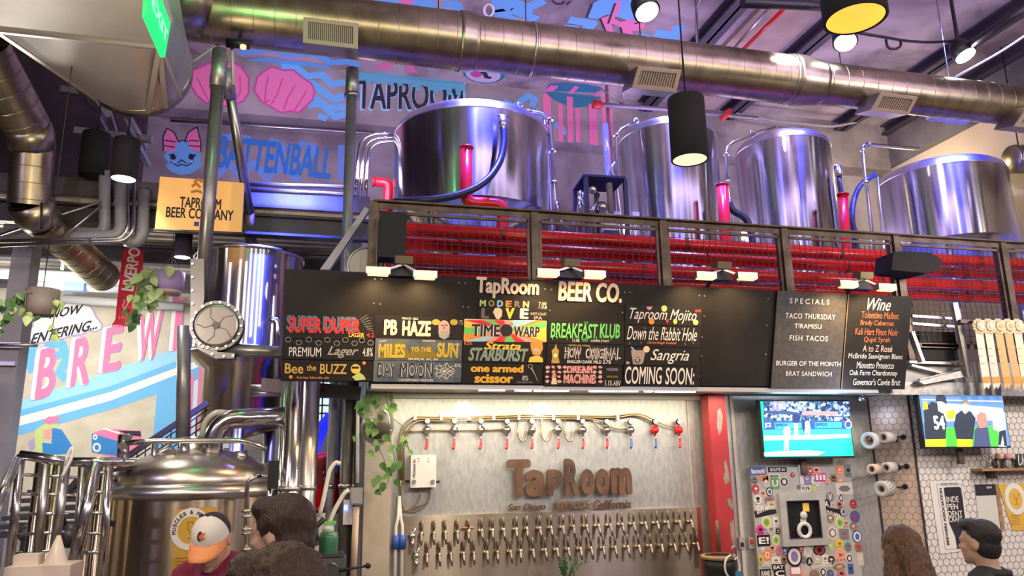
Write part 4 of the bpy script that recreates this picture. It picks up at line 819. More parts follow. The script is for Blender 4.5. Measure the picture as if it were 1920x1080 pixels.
for i, (x, y, w_, h_, shp, c, s_, kind) in enumerate(S):
    X, Y_ = D1(x, y); a, z = df.uv(X, Y_); k = FPX/at(X, Y_, YD).dot(CF)/3 if False else None
    pxm = abs(df.uv(X+1, Y_)[0]-a); rx, rz = w_/5.5*pxm, h_/5.5*pxm
    ng = random.choice((20, 20, 8, 6)) if c not in 'kw' else 20
    lift = .002+.0006*(i % 4)
    def shape(b, k=1, l=0):
        if shp == 'c': b.prism([df.pt((a+rx*k*math.cos(2*math.pi*q/ng), z+rz*k*math.sin(2*math.pi*q/ng)), lift-.0018+l) for q in range(ng)], df.n*.0018)
        else:
            an = random.uniform(-.05, .05)
            if s_.startswith('HUG'): an = .16 if 'BREWER' in s_ else -.16
            b.prism([df.pt((a+u*rx*k*math.cos(an)-v*rz*k*math.sin(an), z+u*rx*k*math.sin(an)+v*rz*k*math.cos(an)), lift-.0018+l) for u, v in ((-1, -1), (1, -1), (1, 1), (-1, 1))], df.n*.0018)
    st_ = part(dr, 'sticker', sm(c), lambda b: shape(b), '%s %s sticker%s' % (NMC[c], 'round' if shp == 'c' else 'rectangular', ' with lettering' if s_ else ''))
    if kind == 1:
        def wr(b):
            q = .8 if shp == 'r' else .5; write(b, df, s_, (a-rx*q, z-rz*.6, a+rx*q, z+rz*.6), lift+.0012, .03, 0, skew=(.05 if 'BREWER' in s_ else (-.04 if 'HUG' in s_ else 0)))
        part(st_, 'lettering', WHT if c in 'bkmgRGsO' else BLKP, wr)
    elif kind == 0:
        inner = random.choice('kwgynR'); inner = 'w' if inner == c else inner
        part(st_, 'mark', sm(inner), lambda b: (df.spot(b, X+random.uniform(-1, 1), Y_-2*.6, rx*.5, rz*.32, lift+.001, random.choice((3, 5, 8, 14))), write(b, df, random.choice(('oo', 'III', '=', 'HH')), (a-rx*.6, z-rz*.6, a+rx*.6, z-rz*.42), lift+.0012, .02)))
    elif kind in (2, 4, 5, 6, 7):
        part(st_, 'ring', sm({2: 'k' if c == 'w' else 'w', 4: 'l', 5: 'n', 6: 'w', 7: 'R'}[kind]), lambda b: df.spot(b, X, Y_, rx*.78, rz*.78, lift+.001))
        part(st_, 'mark', sm({2: 'w' if c == 'w' else 'b', 4: 'G', 5: 'w', 6: 'v', 7: 'k'}[kind]), lambda b: (df.spot(b, X, Y_, rx*.45, rz*.5, lift+.002)))
    elif kind == 3: part(st_, 'badge', sm('g'), lambda b: df.spot(b, X, Y_, rx*.7, rz*.55, lift+.001, 6))
# door window
ow = [df.px(*q, 0) for q in ((1457, 925), (1540, 922), (1550, 1022), (1470, 1024))]
r_ = df.rect(1461, 924, 1546, 1023)
frm = noisy('frame_alu', (.44, .46, .44), (.54, .55, .53), 10, .4, .3)
wf = part(dr, 'window_frame', frm, lambda b: [df.slab(b, q, .03, 0) for q in ((r_[0], r_[1], r_[2], r_[1]+.055), (r_[0], r_[3]-.055, r_[2], r_[3]), (r_[0], r_[1]+.055, r_[0]+.055, r_[3]-.055), (r_[2]-.055, r_[1]+.055, r_[2], r_[3]-.055))])
part(wf, 'inner_trim', steel2, lambda b: [df.slab(b, q, .034, 0) for q in ((r_[0]+.055, r_[1]+.055, r_[2]-.055, r_[1]+.062), (r_[0]+.055, r_[3]-.062, r_[2]-.055, r_[3]-.055), (r_[0]+.055, r_[1]+.062, r_[0]+.062, r_[3]-.062), (r_[2]-.062, r_[1]+.062, r_[2]-.055, r_[3]-.062))])
part(dr, 'window_pane', mat('dark_glass', (.02, .022, .024), .06), lambda b: df.slab(b, (r_[0]+.05, r_[1]+.05, r_[2]-.05, r_[3]-.05), .004, .001))
q = df.px(1505, 994, .02); part(dr, 'pale_ring', noisy('pale_ring_white', (.55, .56, .56), (.75, .75, .74), 8, .4), lambda b: b.lathe([(.035, 0), (.037, .012), (.055, .016), (.066, .006), (.066, 0), (.035, 0)], q, df.n, 28)); q = df.px(1505, 966, .008)  # pale ring laid on the opaque dark pane
part(dr, 'pale_disc', MATS['pale_ring_white'], lambda b: b.lathe([(0, 0), (.03, 0), (.03, .01), (0, .01)], q, df.n, 20).box(df.px(1505, 976, .006), (.05, .006, .03)))
q = df.rect(1504, 943, 1516, 959); part(dr, 'yellow_notice', YEL, lambda b: df.slab(b, q, .002, .006))
for k, (x, y) in enumerate(((1390, 1018), (1408, 1018))):
    p = at(x, y, YW-.01); t = thing('wall_switch', ('left of the two small wall boxes between red column and sticker door', 'right of the two small wall boxes, with a red light, beside the sticker door')[k], 'switch', p, 'wall boxes beside the sticker door')
    part(t, 'plate', frm, lambda b: b.box(p, (.045, .02, .085))); part(t, 'button', lred if k else BLKP, lambda b: b.box(p+Vector((0, -.014, .01 if k else -.01)), (.022, .01, .03)))
# screens
def screen(label, px, Y, name='television'):
    fr = Frame((0, Y, 1), (1, 0, 0), (0, 0, 1)); r_ = fr.rect(*px); c = fr.pt(((r_[0]+r_[2])/2, (r_[1]+r_[3])/2))
    t = thing(name, label, 'television', c, 'televisions over the bar')
    part(t, 'housing', blk, lambda b: fr.slab(b, (r_[0]-.012, r_[1]-.014, r_[2]+.012, r_[3]+.012), .045, -.05))
    part(t, 'wall_mount', iron, lambda b: (b.box(c+Vector((0, .11, 0)), (.2, .12, .1)), b.box(c+Vector((0, .10, -.14)), (.05, .03, .42))))
    return t, fr, r_
def em(name, c, e=1.0): return mat('screen_'+name, c, .6, 0, e)
t, fr, r_ = screen('left television showing a baseball game', (1430, 753, 1595, 856), 5.34)
E1 = .95
crowd = mat('screen_crowd', (.2, .3, .6), .6)
def crowdmat(mm, cols, scale, st):
    n = mm.node_tree; b = n.nodes['Principled BSDF']; v = n.nodes.new('ShaderNodeTexVoronoi'); v.inputs['Scale'].default_value = scale
    tc = n.nodes.new('ShaderNodeTexCoord'); r = n.nodes.new('ShaderNodeValToRGB'); r.color_ramp.interpolation = 'CONSTANT'; sp = n.nodes.new('ShaderNodeSeparateColor')
    n.links.new(tc.outputs['Object'], v.inputs['Vector']); n.links.new(v.outputs['Color'], sp.inputs[0]); n.links.new(sp.outputs[0], r.inputs[0])
    e = r.color_ramp.elements; e[0].color = (*cols[0], 1); e[1].position = .99; e[1].color = (*cols[-1], 1)
    for k, c in enumerate(cols[1:-1]): x = e.new((k+1)/(len(cols)-1)); x.color = (*c, 1)
    n.links.new(r.outputs[0], b.inputs['Emission Color']); b.inputs['Emission Strength'].default_value = st; b.inputs['Base Color'].default_value = (.02, .02, .02, 1)
crowdmat(crowd, ((.05, .12, .30), (.50, .70, .95), (.10, .25, .55), (.75, .85, 1), (.03, .06, .18), (.25, .45, .80)), 46, 1)
V1 = lambda *p: [(1300+x/3, 720+y/3) for x, y in p]
def scr(name, mm, pts, l, V=V1, par=None): return part(par or t, name, mm, lambda b: fr.shape(b, V(*pts), l))
part(t, 'picture_field', em('turf', (.02, .72, .46), E1), lambda b: fr.slab(b, r_, .004, -.002))
scr('picture_crowd', crowd, [(392, 98), (875, 98), (880, 215), (395, 212)], .004)
scr('picture_wall', em('navy', (.03, .10, .38), E1), [(395, 207), (880, 210), (880, 252), (395, 258)], .005); scr('picture_rail', em('orange', (.85, .35, .35), E1), [(610, 152), (805, 155), (805, 178), (610, 176)], .005); scr('picture_dugout', em('dusk', (.05, .10, .25), E1), [(395, 150), (530, 152), (700, 180), (870, 182), (870, 190), (395, 165)], .0045)
scr('picture_track', em('clay', (.50, .55, .72), E1), [(395, 290), (880, 282), (880, 302), (700, 312), (395, 318)], .005); scr('picture_strip', em('turf2', (.05, .62, .72), E1), [(395, 258), (880, 254), (880, 283), (395, 286)], .0048)
scr('picture_mound', em('clay2', (.62, .68, .75), E1), [(395, 385), (480, 378), (640, 372), (740, 382), (700, 402), (397, 405)], .005)
for q, sx_ in (([(455, 218), (605, 216), (608, 250), (457, 254)], (460, 220, 525, 246)), ([(680, 215), (832, 214), (832, 246), (682, 249)], (684, 217, 750, 242))):
    o = scr('picture_banner', em('teal', (.05, .55, .70), E1), q, .0062); a_ = V1(sx_[:2], sx_[2:]); part(o, 'banner_lettering', em('ink', (.02, .05, .2), E1), lambda b: write(b, fr, 'petco', fr.rect(*a_[0], *a_[1]), .008, .03))
a_ = V1((398, 218), (434, 250)); part(t, 'picture_lettering', em('white', (.85, .92, 1), E1), lambda b: write(b, fr, 'JCS', fr.rect(a_[0][0], a_[0][1], a_[1][0], a_[1][1]), .008, .03))
pw, pdk = em('white', (.85, .92, 1), E1), em('ink', (.02, .05, .2), E1)
scr('picture_pitcher', pw, [(510, 240), (535, 238), (545, 265), (535, 300), (533, 372), (522, 372), (520, 320), (515, 372), (506, 372), (508, 290), (502, 268)], .008)
scr('picture_batter', pw, [(562, 215), (585, 215), (586, 292), (578, 292), (575, 245), (572, 292), (565, 292)], .008); scr('picture_batter_shirt', pdk, [(555, 170), (590, 168), (600, 190), (588, 220), (560, 220), (553, 195)], .009)
scr('picture_umpire', pdk, [(610, 200), (635, 205), (632, 285), (620, 288), (612, 240)], .0075); scr('picture_catcher', pw, [(625, 210), (648, 210), (655, 250), (650, 288), (640, 288), (636, 262), (628, 288), (620, 280), (625, 245)], .009)
part(t, 'picture_badge', pw, lambda b: [fr.stroke(b, V1(*el(868, 228, 18, 20)), .008, .008, True)])
scr('picture_scoreboard', em('violet', (.30, .28, .55), E1), [(440, 105), (520, 105), (520, 145), (440, 148)], .0055); a_ = V1((448, 110), (515, 140)); part(t, 'score_lettering', pw, lambda b: write(b, fr, 'T EG', fr.rect(*a_[0], *a_[1]), .0075, .05))
lamp('screen_light', 'AREA', fr.pt(((r_[0]+r_[2])/2, (r_[1]+r_[3])/2), .02), 3.2, (.25, .6, 1), .6, fr.pt(((r_[0]+r_[2])/2, (r_[1]+r_[3])/2), 1), .4)
TV1R = r_
t, fr, r_ = screen('right television showing football players on a green field', (1729, 735, 1886, 837), 5.10)
V2 = lambda *p: [(1580+x/2.842, 700+y/2.842) for x, y in p]
part(t, 'picture_stand', em('dome', (.10, .22, .48), E1), lambda b: fr.slab(b, r_, .004, -.002))
def s2(name, mm, pts, l): return scr(name, mm, pts, l, V2)
bk_, yl_, gr_, sk_ = em('jersey', (.02, .03, .05), E1), em('gold', (.95, .75, .02), E1), em('lawn', (.06, .62, .05), E1), em('skin', (.75, .50, .42), E1)
s2('picture_beams', em('haze', (.40, .58, .85), E1), [(430, 180), (560, 160), (850, 185), (860, 250), (430, 260)], .003); s2('picture_lawn', gr_, [(530, 290), (860, 280), (872, 390), (535, 390)], .0035)
for q in ([(420, 140), (850, 150)], [(580, 190), (850, 196)], [(560, 215), (850, 222)]): part(t, 'picture_gantry', em('pale', (.65, .75, .95), E1), lambda b: fr.stroke(b, V2(*q), .008, .004))
s2('picture_player', bk_, [(428, 200), (470, 150), (500, 160), (530, 205), (550, 260), (545, 350), (438, 352)], .006); s2('picture_player_head', sk_, [(500, 150), (515, 130), (540, 150), (550, 190), (530, 215), (505, 200)], .007); s2('picture_player_cap', bk_, [(492, 150), (495, 120), (520, 108), (545, 125), (552, 165), (525, 150)], .008); s2('picture_player_trousers', yl_, [(436, 348), (548, 346), (548, 391), (438, 391)], .0065); s2('picture_sleeve', yl_, [(424, 150), (445, 150), (452, 190), (426, 195)], .007)
a_ = V2((480, 226), (540, 300)); part(t, 'jersey_number', pw, lambda b: write(b, fr, '54', fr.rect(*a_[0], *a_[1]), .008, .04))
s2('picture_second_player', bk_, [(600, 220), (640, 190), (680, 205), (705, 240), (690, 360), (605, 358), (590, 280)], .006); s2('picture_second_head', sk_, [(632, 165), (650, 150), (668, 165), (665, 205), (648, 218), (632, 200)], .007); s2('picture_second_hair', em('hair', (.25, .22, .2), E1), [(628, 170), (632, 145), (655, 138), (672, 155), (668, 172), (650, 158)], .008); s2('picture_second_trousers', yl_, [(604, 350), (688, 352), (685, 391), (606, 391)], .0065); s2('picture_ball', yl_, [(548, 200), (590, 195), (598, 225), (575, 248), (550, 235)], .008)
s2('picture_woman', em('coat', (.05, .07, .16), E1), [(700, 300), (730, 270), (770, 290), (785, 391), (692, 391)], .0085); s2('picture_woman_hair', em('hair2', (.45, .20, .16), E1), [(708, 225), (730, 205), (758, 215), (768, 260), (755, 290), (722, 292), (712, 260)], .009)
s2('picture_crew', em('crew', (.55, .65, .85), E1), [(790, 200), (830, 190), (862, 210), (872, 391), (830, 391), (828, 310), (800, 300)], .005); s2('picture_crew_legs', bk_, [(830, 310), (865, 300), (872, 388), (858, 388), (850, 330), (838, 385), (826, 380)], .006)
lamp('screen_light', 'AREA', fr.pt(((r_[0]+r_[2])/2, (r_[1]+r_[3])/2), .02), 2.0, (.4, .55, 1), .6, fr.pt(((r_[0]+r_[2])/2, (r_[1]+r_[3])/2), 1), .4)
# sticker rolls on pegs
def roll(label, c, r, ln, m, ax, rin=.5, dots=None):
    t = thing('sticker_roll', label, 'sticker roll', c, 'sticker rolls on wall pegs'); ax = Vector(ax).normalized()
    part(t, 'paper', m, lambda b: b.lathe([(r*rin, 0), (r, 0), (r, ln), (r*rin, ln), (r*rin, 0)], c, ax, 28, True))
    part(t, 'core', mat('card_core', (.42, .33, .24), .8), lambda b: b.lathe([(r*rin*.85, -.002), (r*rin, -.002), (r*rin, ln+.002), (r*rin*.85, ln+.002), (r*rin*.85, -.002)], c, ax, 24))
    if dots:
        def dd(b):
            qq = Vector((0, 0, 1)).rotation_difference(ax)
            for i in range(16):
                for j in range(3):
                    th = i/16*6.283+(j % 2)*.2; p0 = c+qq@Vector((r*1.006*math.cos(th), r*1.006*math.sin(th), ln*(.2+.3*j))); nn = (qq@Vector((math.cos(th), math.sin(th), 0)))
                    b.disc(p0, r*.1, .001, nn, 6)
        part(t, 'printed_marks', dots, dd)
    n2 = Vector((-d_.y, d_.x, 0)).normalized(); L_ = (Vector((xr0, YW, c.z))-c).dot(n2)/ax.dot(n2)-.012
    part(t, 'peg', blk, lambda b: (b.tube([c-ax*.01, c+ax*L_], .007, 8), b.disc(c+ax*L_, .02, .016, ax, 18)))
    return t
dirn = Vector((.80, .60, .03)).normalized()
dirn = Vector((math.cos(.42), math.sin(.42), 0.02)).normalized()
paper = mat('label_paper', (.50, .49, .47), .6)
for lab, q, rr_, ln, mm, dt in (('nearest of the two sticker rolls tinted blue by the screen, left one', (1629, 826), .066, .05, paper, None), ('second blue-lit sticker roll, longer and thinner, right of the first', (1656, 820), .045, .13, paper, None),
                                ('small printed sticker roll with a hanging label strip, middle row left', (1634, 880), .040, .09, mat('label_buff', (.62, .50, .40), .6), mat('label_brown', (.35, .16, .10), .6)), ('cream sticker roll in the middle row, right of the printed one', (1661, 877), .042, .11, paper, None),
                                ('fat white sticker roll with dark dashes, lowest of the rolls', (1652, 917), .062, .12, paper, BLKP)):
    c = at(*q, 5.20); roll(lab, c, rr_, ln, mm, dirn, .45 if 'fat' in lab else .62, dt)
# posters
pp = Frame((0, YT-.003, 1), (1, 0, 0), (0, 0, 1))
def quadpanel(b, pts, l=.004): b.prism([pp.px(*q, 0) for q in pts], pp.n*l)
T2 = lambda *p: [(1580+x/2.842, 700+y/2.842) for x, y in p]
t = thing('bottle_poster', 'white poster with a dark upside-down bottle outline on the tile wall', 'poster', at(1785, 970, YT)); pr_ = mat('poster_white', (.80, .79, .75), .5)
part(t, 'sheet', pr_, lambda b: quadpanel(b, T2((462, 575), (632, 570), (685, 940), (520, 962))))
part(t, 'border', GRYP, lambda b: pp.stroke(b, T2((498, 590), (628, 588), (664, 930), (545, 938)), .003, .006, True))
bo = part(t, 'bottle', BLKP, lambda b: pp.shape(b, T2((536, 612), (545, 607), (618, 605), (626, 612), (652, 790), (645, 815), (640, 850), (645, 900), (648, 932), (607, 935), (597, 870), (580, 830), (566, 800)), .006))
for s_, y in (('INDE', 672), ('PEN', 710), ('DENT', 748), ('CRAFT', 780)): a_ = T2((549+(y-672)*.12, y-16), ({'INDE': 614, 'PEN': 610, 'DENT': 634, 'CRAFT': 634}[s_], y+15 if s_ != 'CRAFT' else y+11)); part(bo, 'lettering', WHT, lambda b: write(b, pp, s_, pp.rect(*a_[0], *a_[1]), .0075, .012))
def bra(b):
    p0 = pp.uv(*T2((560, 915))[0]); p1 = pp.uv(*T2((518, 612))[0]); v0 = Vector((p1[0]-p0[0], p1[1]-p0[1])); L_ = v0.length; u_ = pp.u*(v0.x/L_)+pp.v*(v0.y/L_)
    ff = Frame(pp.pt(p0, .006), u_, -(pp.n.cross(u_)) if False else pp.n.cross(u_)); ff.n = pp.n.copy(); write(b, ff, 'BREWERS ASSOCIATION', (0, -.012, L_, .012), 0, .03)
part(t, 'side_lettering', BLKP, bra); a_ = T2((520, 583), (615, 597)); part(t, 'top_lettering', GRYP, lambda b: write(b, pp, 'CERTIFIED', pp.rect(*a_[0], *a_[1]), .006, .02))
t = thing('wall_notice', 'pale notice with a black heading on the tile wall, partly behind the man', 'poster', at(1850, 950, YT)); part(t, 'sheet', mat('notice_pale', (.66, .66, .63), .5), lambda b: quadpanel(b, T2((700, 592), (808, 590), (840, 840), (730, 845)))); part(t, 'heading', BLKP, lambda b: pp.shape(b, T2((700, 592), (808, 590), (818, 648), (708, 652)), .006)); a_ = T2((762, 602), (790, 617)); part(t, 'heading_lettering', WHT, lambda b: write(b, pp, 'open', pp.rect(*a_[0], *a_[1]), .0075, .02))
tag(part(None, 'timber_strip', wood, lambda b: quadpanel(b, T2((806, 588), (822, 588), (860, 835), (842, 842)), .012)), 'thin brown timber strip on the tiles between notice and yellow poster', 'timber strip')
t = thing('coaster_poster', 'yellow poster with a white ring badge at the right edge of the tile wall', 'poster', at(1905, 950, YT)); part(t, 'sheet', mat('poster_yellow', (.72, .45, .07), .5), lambda b: quadpanel(b, T2((826, 592), (990, 585), (1010, 835), (905, 838)))); X, Y_ = T2((918, 668))[0]
bg_ = part(t, 'badge', pr_, lambda b: pp.spot(b, X, Y_, .105, .125, .006, 32)); part(bg_, 'badge_centre', mat('badge_amber', (.75, .48, .08), .5), lambda b: pp.spot(b, X, Y_, .066, .082, .0075, 28)); part(bg_, 'glass_outline', mat('ink_brown', (.35, .20, .05), .6), lambda b: [pp.stroke(b, T2(*q), .004, .009) for q in ([(905, 640), (912, 668), (928, 668), (932, 638)], [(920, 668), (922, 695)], [(912, 697), (932, 696)])])
part(t, 'print_lines', MATS['ink_brown'], lambda b: [pp.stroke(b, T2((893, y), (940, y-2)), .004, .006) for y in (758, 770, 782, 794, 806)])
# ledge with glasses
zl = at(1880, 880, YT-.05).z; xl0, xl1 = at(1833, 883, YT-.07).x, at(1990, 880, YT-.07).x
sh = thing('wall_shelf', 'narrow wooden shelf on the tile wall under the right television', 'shelf', ((xl0+xl1)/2, YT-.06, zl)); part(sh, 'board', wood, lambda b: b.box(((xl0+xl1)/2, YT-.06, zl), (xl1-xl0, .12, .02))); part(sh, 'bracket', iron, lambda b: b.box((xl0+.15, YT-.05, zl-.04), (.02, .1, .06)))
gm = mat('clear_glass', (.9, .92, .92), .05, 0, Transmission_Weight=1.0, IOR=1.3)
for k, (x, lab, mm) in enumerate(((1875, 'left stemless glass with an orange ball on the shelf', PNK2), (1892, 'right stemless glass with a pink ball on the shelf', PK))):
    c = at(x, 870, YT-.06); c.z = zl+.01; t = thing('drinking_glass', lab, 'glass', c, 'glasses on the tile wall shelf')
    part(t, 'bowl', gm, lambda b: b.lathe([(.0, .002), (.030, .004), (.040, .04), (.036, .075), (.033, .075), (.037, .04), (.027, .007), (0, .006)], c, n=20)); part(t, 'ball', flat('ball_%d' % k, ((.72, .42, .26), (.70, .30, .34))[k]), lambda b: b.ball(c+Vector((0, 0, .088)), .032, 14))
c = at(1853, 862, YT-.06); c.z = zl+.01; t = thing('wire_ornament', 'small silver wire ornament at the left end of the shelf', 'ornament', c); part(t, 'wires', satin, lambda b: [b.tube([c, c+Vector((dx, 0, .06)), c+Vector((dx*2.2, .01, .10))], .004, 6) for dx in (-.025, -.01, .012, .025)]); part(t, 'foot', satin, lambda b: b.disc(c+Vector((0, 0, .006)), .028, .012))
sf_ = Frame((0, YT-.05, 1), (1, 0, 0), (0, 0, 1)); r_ = sf_.rect(1905, 851, 1960, 877); t = thing('slate_sign', 'small dark sign with white script standing on the shelf, cut by the frame', 'sign', sf_.pt((r_[0], r_[1]))); part(t, 'plate', noisy('slate_green', (.03, .05, .045), (.05, .07, .06), 5, .6), lambda b: sf_.slab(b, (r_[0], zl-1+.01, r_[2], r_[3]), .012)); part(t, 'lettering', WHT, lambda b: write(b, sf_, 'Under', sf_.rect(1906, 853, 1942, 872), .014, .0, .3))
# ribbons
rbm = noisy('rosette_cream', (.62, .50, .36), (.76, .64, .48), 20, .6); rm = [mat('ribbon_a', (.74, .68, .56), .55), mat('ribbon_b', (.66, .60, .50), .55), mat('ribbon_c', (.62, .38, .16), .55), mat('ribbon_d', (.58, .36, .18), .55), mat('ribbon_e', (.72, .66, .44), .55)]
YR = 4.92; rf = Frame((0, YR, 2), (1, 0, 0), (0, 0, 1)); R6 = lambda *p: [(1320+x/3.2, 460+y/3.2) for x, y in p]
nmr = ('cream award ribbon at the left end of the row', 'cream award ribbon next to the leftmost one', 'tan award ribbon in the middle of the row', 'brown award ribbon right of the middle one', 'pale yellow award ribbon with a dark dashed edge, at the right end')
for k, (xt_, xb) in enumerate(((1650, 1694), (1708, 1752), (1768, 1818), (1825, 1878), (1882, 1930))):
    c = rf.px(*R6((xt_-2, 488))[0]); t = thing('award_ribbon', nmr[k], 'ribbon', c, 'award rosettes in a row')
    def ros(b):
        for q in range(22):
            th = q/22*6.283; b.ball(c+Vector((.052*math.cos(th), -.006*(q % 2), .052*math.sin(th))), (.016, .012, .016), 8)
        for q in range(13):
            th = q/13*6.283; b.ball(c+Vector((.028*math.cos(th), -.018, .028*math.sin(th))), (.015, .012, .015), 8)
        b.disc(c+Vector((0, -.015, 0)), .022, .03, (0, 1, 0), 16)
    part(t, 'rosette', rbm, ros)
    part(t, 'centre', rm[k], lambda b: b.disc(c+Vector((0, -.032, 0)), .021, .004, (0, 1, 0), 18))
    q = R6((xt_-26, 525), (xt_+20, 525), (xb+22, 830), (xb+10, 862), (xb, 848), (xb-18, 866), (xb-24, 830))
    part(t, 'tail', rm[k], lambda b: b.prism([rf.px(*z_, .004+.004*k % 3*.003) for z_ in q], rf.n*.003))
    q2 = R6((xb-27, 790), (xb+17, 788), (xb+21, 824), (xb-23, 828)); part(t, 'orange_band', ORG, lambda b: rf.shape(b, q2, .0095))
    part(t, 'print', GRYP, lambda b: [rf.stroke(b, R6((xt_-10+j*7, 620+j*45), (xt_+14+j*7, 620+j*45)), .005, .0095) for j in range(3)])
xw0, xw1 = at(1800, 600, YR+.04).x, at(1960, 600, YR+.04).x
tag(MB().box(((xw0+xw1)/2, YR+.05, at(1860, 605, YR+.05).z), (xw1-xw0, .03, .03)).build('ribbon_rail', iron), 'dark rail from which the award ribbons hang', 'rail')
# steel frame and slots right of the wine board
YS = 5.02
sl = thing('vent_bracket', 'bare steel bracket frame with a black slotted vent, right of the wine board', 'bracket', at(1755, 640, YS))
part(sl, 'black_vent', blk_matte, lambda b: b.prism([at(*q, YS+.12) for q in R6((1290, 515), (1505, 520), (1530, 688), (1308, 690))], (0, .05, 0)))
part(sl, 'slats', satin, lambda b: [b.bar(at(*R6(q)[0], YS+.1), at(*R6(q2)[0], YS+.1), .03, .02) for q, q2 in (((1245, 425), (1480, 440)), ((1245, 470), (1500, 490)), ((1300, 600), (1520, 605)), ((1225, 700), (1560, 712)), ((1240, 720), (1420, 765)), ((1290, 810), (1540, 750)))])
part(sl, 'frame_legs', noisy('bare_angle', (.34, .31, .29), (.48, .45, .42), 6, .4, .7), lambda b: [b.bar(at(*R6(q)[0], YS), at(*R6(q2)[0], YS), .05, .03) for q, q2 in (((1500, 345), (1590, 790)), ((1240, 520), (1305, 700)))])
part(sl, 'tray', galv, lambda b: b.prism([at(*q, YS) for q in R6((1290, 815), (1540, 752), (1560, 790), (1320, 835))], (0, .12, .0)))
tag(MB().box(((xs1+8.35)/2, 5.12, 2.13), (8.35-xs1, .08, .1)).build('ledge_beam', galv), 'pale steel beam above the right television', 'beam')
tag(MB().disc(at(1617, 748, 5.2), .03, .03).box(at(1617, 743, 5.2), (.05, .05, .03)).build('ceiling_sensor', mat('chrome_bit', (.8, .8, .8), .15, 1)), 'small chrome fitting under the soffit between the televisions', 'fitting')

# ================================================================== TANK DECK
YR_ = 5.1
zt = 3.40
def postx(x, y): return at(x, y, YR_).x
px_ = [postx(700, 400), postx(1003, 420), postx(1244, 430), postx(1472, 445), postx(1682, 455), postx(1884, 470), postx(2070, 480)]
rl = thing('deck_railing', 'brown steel railing with wire mesh bays along the tank deck', 'railing', (3, YR_, DECK))
for k, x in enumerate(px_): part(rl, 'post', iron, lambda b: b.box((x, YR_+.05, (zt+DECK)/2), (.055, .10, zt-DECK)))
part(rl, 'top_rail', iron, lambda b: (b.box(((px_[0]+px_[-1])/2, YR_, zt), (px_[-1]-px_[0], .04, .012)), b.box(((px_[0]+px_[-1])/2, YR_+.02, zt-.025), (px_[-1]-px_[0], .006, .05))))
part(rl, 'bottom_rail', iron, lambda b: b.box(((px_[0]+px_[-1])/2, YR_+.02, DECK+.12), (px_[-1]-px_[0], .03, .04)))
for k in range(len(px_)-1):
    a, c = px_[k]+.045, px_[k+1]-.045
    part(rl, 'bay_frame', iron, lambda b: (b.box((a, YR_+.03, (zt+DECK)/2), (.02, .02, zt-DECK-.1)), b.box((c, YR_+.03, (zt+DECK)/2), (.02, .02, zt-DECK-.1)), b.box(((a+c)/2, YR_+.03, zt-.075), (c-a, .02, .02))))
    def wires(b):
        n = int((c-a)/.05)
        for i in range(1, n): b.box((a+(c-a)*i/n, YR_+.03, (zt+DECK)/2), (.0035, .0035, zt-DECK-.2))
        for j in range(1, 17): b.box(((a+c)/2, YR_+.034, zt-.08-j*.05), (c-a, .0035, .0035))
    part(rl, 'mesh_panel', wire_m, wires)
# red chilled-water pipes
nm_ = ('topmost and fattest', 'second from the top', 'third from the top', 'lowest')
RKY = 6.03
rk = thing('pipe_rack', 'dark rack posts behind the stacked red pipes', 'rack', (4, RKY, DECK))
for x in (1.0, 3.2, 5.4, 7.6): part(rk, 'post', iron, lambda b: b.box((x, RKY, DECK+.5), (.04, .04, 1.0)))
for k, (y, r_, yy) in enumerate(((438, .056, 5.68), (464, .054, 5.86), (492, .056, 5.70), (517, .048, 5.86))):
    z = at(900, y, yy).z; x0 = at(742, 440, yy).x
    t = thing('red_pipe', 'red glossy horizontal pipe behind the railing mesh, %s of the stack' % nm_[k], 'pipe', (4, yy, z), 'red pipes behind the railing')
    part(t, 'tube', red, lambda b: b.tube([(x0, yy, z), (8.2, yy, z)], r_, 16))
    part(t, 'joint_bands', mat('band_dark', (.25, .02, .02), .4), lambda b: [b.tube([(x, yy, z), (x+.03, yy, z)], r_+.004, 16) for x in (1.3+k*.3, 2.9-k*.2, 4.4+k*.2, 5.9, 7.1)])
    part(t, 'stand', iron, lambda b: [b.box((x, (yy+r_+RKY-.02)/2-.01, z), (.02, RKY-.02-yy-r_+.02, .02)) for x in (1.0, 3.2, 5.4, 7.6)])
